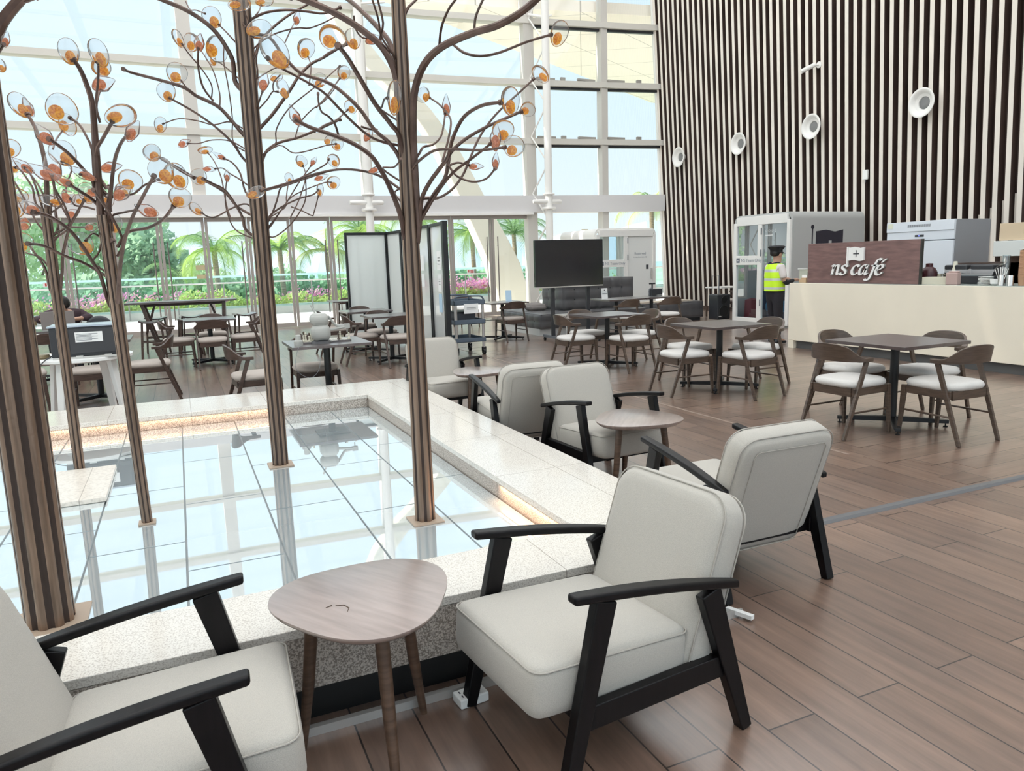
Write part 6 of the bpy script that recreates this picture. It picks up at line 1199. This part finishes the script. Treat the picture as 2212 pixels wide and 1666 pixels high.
for y in (-.33, .33): m.tube(spline([(-.23, y, .90), (-.20, y, .97), (-.1, y, .985), (.1, y, .985), (.20, y, .97), (.23, y, .90)], 4), .014, 8)
m.build('handle', M_bluegrey, tr_, smooth=True)
m = MB(); m.prism([(-.18, -.26), (.12, -.26), (.12, .2), (-.18, .2)], .54, .72); m.build('bin', mat('black blue bin', (.05, .055, .07), .4), tr_, bevel=.012); m = MB(); m.box(-.20, .14, -.28, .22, .71, .73); m.build('bin_rim', M_dark, tr_, bevel=.006)
m = MB(); m.box(-.09, .13, -.372, -.362, .70, .86); m.build('notice', M_paper, tr_); m = MB()
for k in range(2): m.box(-.05, .09, -.375, -.372, .77 + k * .02, .775 + k * .02)
m.build('print', M_ink, tr_)
lf = thing('menu_stand', 'pale blue leaflet standing on the table by the trolley', 'leaflet', (6.02, 13.55, .75)); m = MB(); m.prism([(-.06, 0), (.06, 0), (.06, .22), (-.06, .22)], -.002, .002, T(0, 0, 0, rx=PI / 2 - .2, rz=-.3)); m.build('leaflet', mat('pale blue leaflet'), lf)

# ================================================================== CHESS ROBOT AND CHESS SET
rb = empty('chess_robot', (1.30, 7.74, .75), 0, 'grey white tabletop chess robot with a folded arm', 'robot')
rb.scale = (.74, .74, .76)
M_rob = mat('robot grey', (.42, .42, .395), .4)
m = MB(); m.lathe([(0, 0), (.15, 0), (.13, .03), (.09, .05), (0, .05)], n=24); m.build('base', M_dark, rb, smooth=True)
m = MB(); m.cushion(.25, .22, .20, .06, .01, T(0, 0, .145), ro=.07); m.build('body', M_rob, rb, smooth=True); m = MB(); m.cushion(.25, .20, .15, .06, .01, T(-.01, .0, .325), ro=.07); m.build('head', M_rob, rb, smooth=True)
m = MB(); m.tube([(.12, .02, .36), (.22, .05, .23), (.24, .05, .22)], .018, 8); m.tube([(.24, .05, .22), (.40, .06, .21)], .024, 8); m.tube([(.12, .02, .17), (.36, .05, .20)], .020, 8); m.build('arm', M_rob, rb, smooth=True)
m = MB(); m.tube([(-.04, .02, .38), (-.10, .05, .52)], .012, 8); m.build('antenna', M_rob, rb, smooth=True)
m = MB(); m.box(.34, .42, .03, .09, .18, .24); m.tube([(.38, .06, .18), (.38, .06, .12)], .008, 8); m.build('gripper', M_rob, rb)
cb = thing('chess_board', 'dark chess board on the table behind the robot', 'chess board', (1.36, 7.90, .75)); m = MB(); m.box(-.25, .25, -.17, .17, 0, .018); m.build('board', M_tabletop, cb); m = MB()
for i in range(8):
    for j in range(8):
        if (i + j) % 2: m.box(-.23 + i * .0575, -.1725 + i * .0575, -.155 + j * .0388, -.1162 + j * .0388, .018, .019)
m.build('light_squares', mat('board cream', (.7, .66, .58), .5), cb)
pw = None
def piece(x, y, dark, h, lab):
    m = MB(); m.lathe([(0, 0), (.017, 0), (.018, .008), (.010, .018), (.007, .6 * h), (.012, .66 * h), (.006, .72 * h), (.011, .86 * h), (.006, h), (0, h)], n=14)
    o = m.build('chess_piece', mat('dark chess wood', (.10, .07, .05), .4) if dark else mat('ivory chess plastic', (.66, .63, .52), .4), None, smooth=True); o.location = (x, y, .75 if (abs(x - 1.36) > .25 or abs(y - 7.9) > .17) else .769)
    tag(o, lab, 'chess piece', 'chess pieces on the robot table')
rp2 = random.Random(4); k_ = 0
for i in range(9):
    x = 1.135 + .028 * i + rp2.uniform(-.006, .006)
    for dk, yy in ((False, 7.80 + .03 * (i % 2)), (True, 7.98 - .02 * (i % 2))):
        if x < 1.36: piece(x, yy, dk, (.07, .095, .06, .08)[i % 4], ('dark' if dk else 'ivory') + ' chess piece in the cluster to the left of the robot')
piece(1.52, 7.86, False, .085, 'tall ivory chess piece under the robot arm'); piece(1.60, 7.80, False, .07, 'short ivory chess piece under the robot arm'); piece(1.49, 7.80, True, .07, 'dark chess piece right of the robot')
m = MB(); m.lathe([(0, 0), (.045, 0), (.045, .05), (.030, .06), (.028, .11), (0, .115)], n=20); o = tag(m.build('timer_pot', M_rob, None, smooth=True), 'round grey pot at the near edge of the chess table', 'pot'); o.location = (1.05, 7.60, .75)
m = MB(); m.tube(spline([(1.10, 7.52, .755), (1.02, 7.44, .74), (.98, 7.40, .55), (1.10, 7.40, .45), (1.20, 7.41, .52), (1.24, 7.44, .73)], 6), .002, 6); tag(m.build('cable', M_grey, None), 'thin cable looping below the edge of the chess table', 'cable')

# ================================================================== OVEN ON THE WHITE ROUND TABLE
wt = empty('round_table', (-.93, 8.36, 0), 0, 'white round plastic table carrying the black oven', 'table')
m = MB(); m.lathe([(0, .70), (.43, .70), (.45, .71), (.45, .735), (.44, .74), (0, .74)], n=48); m.build('tabletop', M_whiteplastic, wt, smooth=True, angle=30)
for k in range(4): a = PI / 4 + k * PI / 2 + .25; m = MB(); m.bar((math.cos(a) * .30, math.sin(a) * .30, .70), (math.cos(a) * .40, math.sin(a) * .40, 0), .09, .05, .055, .04, side=(-math.sin(a), math.cos(a), 0)); m.build('leg', M_whiteplastic, wt, bevel=.008)
ov = empty('countertop_oven', (-.84, 8.18, .74), 0, 'black oven with its back and paper label towards the camera on the white round table', 'oven')
m = MB(); m.box(-.30, .27, -.17, .22, .02, .30); m.build('body', M_dark, ov, bevel=.008); m = MB(); m.box(-.31, .28, -.18, .23, .30, .315); m.build('top', mat('oven pale top', (.45, .52, .60), .25), ov)  # reflected daylight put into the pale colour of the oven top
m = MB(); m.box(-.14, .25, -.182, -.17, .05, .28); m.build('rear_panel', mat('dark panel', (.045, .045, .05), .35), ov, bevel=.004); m = MB(); m.box(-.09, .14, -.187, -.183, .155, .25); m.build('paper_label', M_paper, ov); m = MB()
for k in range(6): m.box(-.08, .05 + .05 * (k % 2), -.189, -.187, .17 + k * .012, .174 + k * .012)
m.build('print', M_grey, ov); m = MB(); m.box(-.165, -.150, -.19, -.17, .16, .22); m.build('latch', M_paper, ov); m = MB(); m.box(-.29, .26, -.185, -.165, .0, .02); m.box(-.1, -.04, -.195, -.17, .0, .03); m.box(.14, .2, -.195, -.17, .0, .03); m.build('foot_rail', M_alu, ov)
m = MB(); m.lathe([(0, 0), (.06, .0), (.075, .018), (.06, .04), (0, .045)], n=22); o = tag(m.build('tape_roll', mat('brown tape', (.22, .17, .09), .4), None, smooth=True), 'brown roll on the left of the white round table beside the oven', 'roll'); o.location = (-1.25, 8.23, .74)
m = MB(); m.tube(spline([(-1.08, 8.1, .80), (-1.20, 7.98, .74), (-1.30, 7.85, .60), (-1.40, 7.8, .3)], 5), .005, 6); tag(m.build('electric_cable', M_dark, None), 'black power cord hanging from the oven past the white table edge', 'cord')
m = MB(); m.box(-.07, .03, -.04, .04, 0, .06); m.tube(spline([(.03, 0, .03), (.08, .02, .09), (.12, .05, .06), (.14, .05, .01)], 5), .005, 6); o = tag(m.build('power_adapter', M_dark, None), 'black adapter with cord on the pond coping behind the thickest trunk', 'adapter'); o.location = (-1.33, 7.0, .36)

# laptop, bottle and bag
lt = empty('laptop', (-1.62, 12.45, .75), PI + .05, 'grey laptop with its lid towards the camera in front of the seated person', 'laptop')
m = MB(); m.box(-.21, .21, -.12, .12, 0, .015); m.build('keyboard', M_alu, lt); m = MB(); m.box(-.21, .21, 0, .008, 0, .27, T(0, .12, .012, rx=-.25)); m.build('lid', mat('grey lid', (.30, .27, .26), .4), lt)
bo_ = thing('water_bottle', 'clear bottle with brown label on the laptop table', 'bottle', (-1.95, 12.52, .75)); m = MB(); m.lathe([(0, 0), (.035, 0), (.037, .12), (.025, .17), (.014, .19), (.014, .21), (0, .21)], n=18); m.build('bottle_body', glass_mat('bottle plastic', (.85, .88, .88), .1), bo_, smooth=True); m = MB(); m.lathe([(.0372, .08), (.0385, .08), (.0385, .13), (.0372, .13)], n=18); m.build('bottle_label', mat('brown tape'), bo_)
rc = thing('rounded_chair', 'chair with rounded black back to the right of the seated person', 'chair', (-1.13, 12.6, 0)); m = MB(); m.cushion(.38, .40, .05, .02, .01, T(0, 0, .71, rx=PI / 2), ro=.18); m.build('backrest', M_dark, rc, smooth=True); m = MB(); m.cushion(.44, .44, .06, .02, .01, T(0, .22, .46), ro=.1); m.build('seat', M_dark, rc, smooth=True)
m = MB(); m.box(-.02, .02, -.02, .02, .40, .65)
for s in (-1, 1):
    for y in (.02, .40): m.bar((s * .18, y, .44), (s * .22, y + (.03 if y > .2 else -.03), 0), .025, .025)
m.build('frame', M_iron, rc)

# ================================================================== PEOPLE
def skin(name, V_, E_, m, parent=None, sub=2, root=0, M=None):
    # V_: list of (x, y, z, radius[, radius2]); grown with a Skin modifier, baked to a mesh
    me = D.meshes.new(name); me.from_pydata([v[:3] for v in V_], E_, []); o = D.objects.new(name, me); COL.objects.link(o)
    sk = o.modifiers.new('skin', 'SKIN'); sk.use_smooth_shade = True
    for i, v in enumerate(V_):
        s_ = me.skin_vertices[0].data[i]; s_.radius = (v[3], v[4] if len(v) > 4 else v[3]); s_.use_root = (i == root)
    sb = o.modifiers.new('sub', 'SUBSURF'); sb.levels = sub; sb.render_levels = sub
    dg = bpy.context.evaluated_depsgraph_get(); nm = D.meshes.new_from_object(o.evaluated_get(dg)); D.objects.remove(o)
    nm.name = name; nm.materials.clear(); nm.materials.append(m)
    if M is not None: nm.transform(M)
    nm.polygons.foreach_set('use_smooth', [True] * len(nm.polygons))
    o = D.objects.new(name, nm); COL.objects.link(o)
    if parent is not None: o.parent = parent
    return o
M_skin = mat('skin', (.46, .27, .19), .55); M_hair = mat('black hair', (.012, .010, .009), .5)
def hand_bits(V_, E_, wrist, d, up, side):
    # palm then five fingers from wrist index; d forward, side towards the thumb
    w_ = Vector(V_[wrist][:3]); d = Vector(d).normalized(); up = Vector(up); side = Vector(side).normalized()
    def av(p, r): V_.append((p.x, p.y, p.z, r)); return len(V_) - 1
    pm = av(w_ + d * .045, .024); E_.append((wrist, pm)); pm2 = av(w_ + d * .08, .026); E_.append((pm, pm2))
    for k in range(4):
        off = side * (.026 - .0175 * k); L_ = (.062, .070, .066, .050)[k]
        a = av(w_ + d * .092 + off, .0088); b = av(w_ + d * (.092 + L_ * .5) + off * 1.1 - up * .010, .0082); c = av(w_ + d * (.092 + L_ * .9) + off * 1.1 - up * .030, .0072); E_.extend([(pm2, a), (a, b), (b, c)])
    a = av(w_ + d * .045 + side * .034, .0105); b = av(w_ + d * .075 + side * .048 - up * .008, .0095); c = av(w_ + d * .098 + side * .050 - up * .016, .0085); E_.extend([(pm, a), (a, b), (b, c)])
g = empty('person', (9.27, 9.68, 0), -PI / 2 - .12, 'person in black peaked cap and yellow reflective vest standing at the counter end', 'person')
#  0 pelvis 1 waist 2 chest 3 upper chest 4 neck 5 head low 6 head mid 7 head top | shoulders, arms | legs
V_ = [(0, 0, .90, .135, .105), (0, 0, 1.02, .125, .095), (0, -.01, 1.15, .14, .10), (0, -.01, 1.27, .135, .085), (0, .01, 1.37, .052), (0, .03, 1.44, .062), (0, .03, 1.51, .082, .09), (0, .02, 1.575, .066)]
E_ = [(i, i + 1) for i in range(7)]
def limb(pts, frm):
    p = frm
    for q in pts: V_.append(q); E_.append((p, len(V_) - 1)); p = len(V_) - 1
    return p
wr_ = limb([(.165, -.01, 1.30, .055), (.205, .0, 1.16, .045), (.225, .03, 1.04, .038), (.20, .14, 1.05, .032), (.165, .26, 1.08, .024)], 3); hand_bits(V_, E_, wr_, (-.2, 1, .0), (0, 0, 1), (-1, 0, 0))
wl_ = limb([(-.165, -.01, 1.30, .055), (-.205, .0, 1.16, .045), (-.215, .04, 1.04, .038), (-.17, .16, 1.06, .032), (-.12, .27, 1.09, .024)], 3); hand_bits(V_, E_, wl_, (.2, 1, .0), (0, 0, 1), (1, 0, 0))
limb([(.085, 0, .80, .085), (.10, .01, .46, .055), (.105, -.01, .10, .038), (.115, .09, .05, .034), (.12, .15, .04, .028)], 0)
limb([(-.085, 0, .80, .085), (-.10, .05, .46, .055), (-.105, .02, .10, .038), (-.115, .12, .05, .034), (-.12, .18, .04, .028)], 0)
V_.append((0, .118, 1.495, .012)); E_.append((6, len(V_) - 1)); V_.append((0, .105, 1.44, .018)); E_.append((5, len(V_) - 1))
body = skin('body', V_, E_, M_skin, g)
for s in (-1, 1): m = MB(); m.lathe([(0, -.02), (.012, -.012), (.015, 0), (.012, .015), (0, .02)], (s * .083, .02, 1.50), 10); m.build('ear', M_skin, g, smooth=True)
for s in (-1, 1): m = MB(); m.lathe([(0, -.009), (.009, -.004), (.009, .004), (0, .009)], (s * .032, .108, 1.515), 8); m.build('eye', M_ink, g, smooth=True)
skin('hair', [(0, -.03, 1.47, .075, .06), (0, -.02, 1.53, .098, .09), (0, -.01, 1.57, .09)], [(0, 1), (1, 2)], M_hair, g)
# cap: band, flared crown, visor
m = MB(); m.lathe([(.0, 1.545), (.098, 1.545), (.100, 1.585), (.135, 1.628), (.138, 1.636), (.115, 1.655), (.0, 1.662)], (0, 0, 0), 32, T(0, .010, 0, rx=0) @ Matrix.Diagonal((.95, 1.08, 1, 1)))
m.build('cap', mat('black cap cloth', (.012, .012, .014), .6), g, smooth=True, angle=50)
m = MB(); N = 10; vs = []
for i in range(N + 1):
    a = PI * (.18 + .64 * i / N); vs += [(.092 * math.cos(a), .01 + .104 * math.sin(a), 1.552), (.10 * math.cos(a), .012 + .165 * math.sin(a), 1.528), (.10 * math.cos(a), .012 + .165 * math.sin(a), 1.523), (.092 * math.cos(a), .01 + .104 * math.sin(a), 1.545)]
m.add(vs, [(4 * i + k, 4 * i + 4 + k, 4 * i + 4 + (k + 1) % 4, 4 * i + (k + 1) % 4) for i in range(N) for k in range(4)]); m.build('cap_visor', mat('black patent', (.01, .01, .01), .15), g, smooth=True)
skin('shirt', [(0, 0, 1.0, .148, .118), (0, -.01, 1.17, .155, .118), (0, -.01, 1.28, .146, .098), (0, .005, 1.355, .066), (0, .008, 1.385, .060),
      (.17, -.01, 1.295, .068), (.212, .0, 1.15, .063), (.215, .01, 1.11, .060), (-.17, -.01, 1.295, .068), (-.212, .0, 1.15, .063), (-.215, .01, 1.11, .060)], [(0, 1), (1, 2), (2, 3), (3, 4), (2, 5), (5, 6), (6, 7), (2, 8), (8, 9), (9, 10)], mat('pale pink white shirt', (.66, .60, .58), .8), g)
for s, A, B_, C_ in ((1, (.216, .012, 1.10), (.205, .13, 1.045), (.17, .25, 1.075)), (-1, (-.212, .012, 1.10), (-.19, .13, 1.05), (-.125, .26, 1.085))):
    skin('arm_sleeve', [(*A, .048), (A[0] + s * .008, .04, 1.035, .046), (*B_, .040), (*C_, .030)], [(0, 1), (1, 2), (2, 3)], mat('black sleeve', (.015, .015, .018), .8), g)
# vest: shell round the torso in height bands, yellow with silver stripes
def vest_ring(z):
    k = (z - .90) / .45; wx = .178 + .012 * math.sin(PI * min(1, k)); wy = .145 - .02 * k
    if z > 1.26: f = (z - 1.26) / .11; wx *= 1 - .35 * f * f; wy *= 1 - .22 * f
    return [(wx * math.copysign(abs(math.cos(a)) ** .8, math.cos(a)), -.008 + wy * math.copysign(abs(math.sin(a)) ** .9, math.sin(a)) + .008 * math.sin(5 * a + z * 9), z) for a in (2 * PI * i / 36 for i in range(36))]
zsv = [.90, .925, .965, 1.0, 1.05, 1.075, 1.115, 1.15, 1.20, 1.215, 1.265, 1.30, 1.335, 1.36]
m = MB(); vs = []
for z in zsv: vs += vest_ring(z)
m.v = vs
for i in range(len(zsv) - 1):
    zm = (zsv[i] + zsv[i + 1]) / 2; mi_ = 1 if (.925 < zm < .965 or 1.075 < zm < 1.115 or 1.215 < zm < 1.265) else 0
    for j in range(36): m.f.append((i * 36 + j, i * 36 + (j + 1) % 36, (i + 1) * 36 + (j + 1) % 36, (i + 1) * 36 + j)); m.mi.append(mi_)
m.build('vest', [mat('neon yellow mesh', (.62, .95, .03), .7), mat('silver reflective tape', (.62, .64, .64), .35, metal=.2)], g, smooth=True)
m = MB()
for s in (-1, 1): m.tube(spline([(s * .055, -.10, 1.355), (s * .085, -.02, 1.375), (s * .05, .08, 1.33), (s * .01, .125, 1.22)], 4), .012, 8)
m.tube([(-.055, -.10, 1.355), (0, -.108, 1.36), (.055, -.10, 1.355)], .013, 8); m.build('vest_trim', mat('navy trim', (.01, .015, .04), .8), g, smooth=True)
skin('trousers', [(0, 0, .90, .152, .12), (.088, 0, .79, .100), (.10, .01, .46, .076), (.105, -.008, .09, .060), (-.088, 0, .79, .100), (-.10, .05, .46, .076), (-.105, .02, .09, .060), (0, 0, .98, .15, .112)], [(0, 1), (1, 2), (2, 3), (0, 4), (4, 5), (5, 6), (0, 7)], mat('navy black trousers', (.018, .016, .022), .8), g)
for s, dy in ((1, 0), (-1, .03)): skin('shoe', [(s * .105, -.05 + dy, .045, .045, .04), (s * .11, .05 + dy, .04, .045, .036), (s * .12, .17 + dy, .03, .04, .026)], [(0, 1), (1, 2)], M_dark, g, M=None)

p = empty('person', (-1.60, 13.10, .0), PI, 'seated person with short black hair and dark top bent over a laptop at the left', 'person')
V_ = [(0, 0, .56, .14, .11), (0, .05, .66, .13, .10), (0, .12, .76, .15, .10), (0, .19, .84, .13, .08), (0, .25, .885, .05), (0, .30, .91, .065), (0, .34, .955, .085, .09), (0, .34, 1.01, .066)]
E_ = [(i, i + 1) for i in range(7)]
wr_ = limb([(.18, .17, .83, .05), (.25, .22, .78, .043), (.27, .36, .80, .036), (.20, .50, .79, .028), (.13, .56, .79, .022)], 3); hand_bits(V_, E_, wr_, (-.5, .8, -.05), (0, 0, 1), (-.8, -.4, 0))
wl_ = limb([(-.18, .17, .83, .05), (-.25, .22, .78, .043), (-.27, .36, .80, .036), (-.20, .50, .79, .028), (-.13, .56, .79, .022)], 3); hand_bits(V_, E_, wl_, (.5, .8, -.05), (0, 0, 1), (.8, -.4, 0))
limb([(.09, .05, .54, .08), (.12, .42, .52, .06), (.12, .45, .30, .05), (.12, .42, .09, .036), (.12, .52, .04, .03)], 0)
limb([(-.09, .05, .54, .08), (-.12, .42, .52, .06), (-.12, .45, .30, .05), (-.12, .42, .09, .036), (-.12, .52, .04, .03)], 0)
V_.append((0, .435, .94, .014)); E_.append((6, len(V_) - 1))
skin('body', V_, E_, M_skin, p)
p.scale = (1.2, 1.05, 1.13)
skin('hair', [(0, .28, .93, .085, .07), (0, .31, .98, .105, .10), (0, .36, 1.02, .10), (0, .42, 1.0, .075)], [(0, 1), (1, 2), (2, 3)], M_hair, p)
skin('jumper', [(0, 0, .56, .16, .13), (0, .05, .66, .155, .12), (0, .12, .76, .17, .12), (0, .19, .84, .15, .10), (0, .235, .875, .075), (.19, .17, .83, .07), (.26, .22, .78, .06), (.28, .36, .80, .05), (.21, .49, .79, .042), (-.19, .17, .83, .07), (-.26, .22, .78, .06), (-.28, .36, .80, .05), (-.21, .49, .79, .042)],
     [(0, 1), (1, 2), (2, 3), (3, 4), (3, 5), (5, 6), (6, 7), (7, 8), (3, 9), (9, 10), (10, 11), (11, 12)], mat('dark plum jumper', (.05, .028, .035), .9), p)
skin('trousers', [(0, 0, .54, .15, .12), (.09, .06, .53, .095), (.12, .42, .51, .075), (.12, .45, .30, .062), (.12, .42, .12, .05), (-.09, .06, .53, .095), (-.12, .42, .51, .075), (-.12, .45, .30, .062), (-.12, .42, .12, .05)], [(0, 1), (1, 2), (2, 3), (3, 4), (0, 5), (5, 6), (6, 7), (7, 8)], mat('charcoal trousers', (.03, .03, .035), .9), p)
for s in (-1, 1): skin('shoe', [(s * .12, .38, .045, .045, .04), (s * .12, .55, .035, .042, .03)], [(0, 1)], M_dark, p)
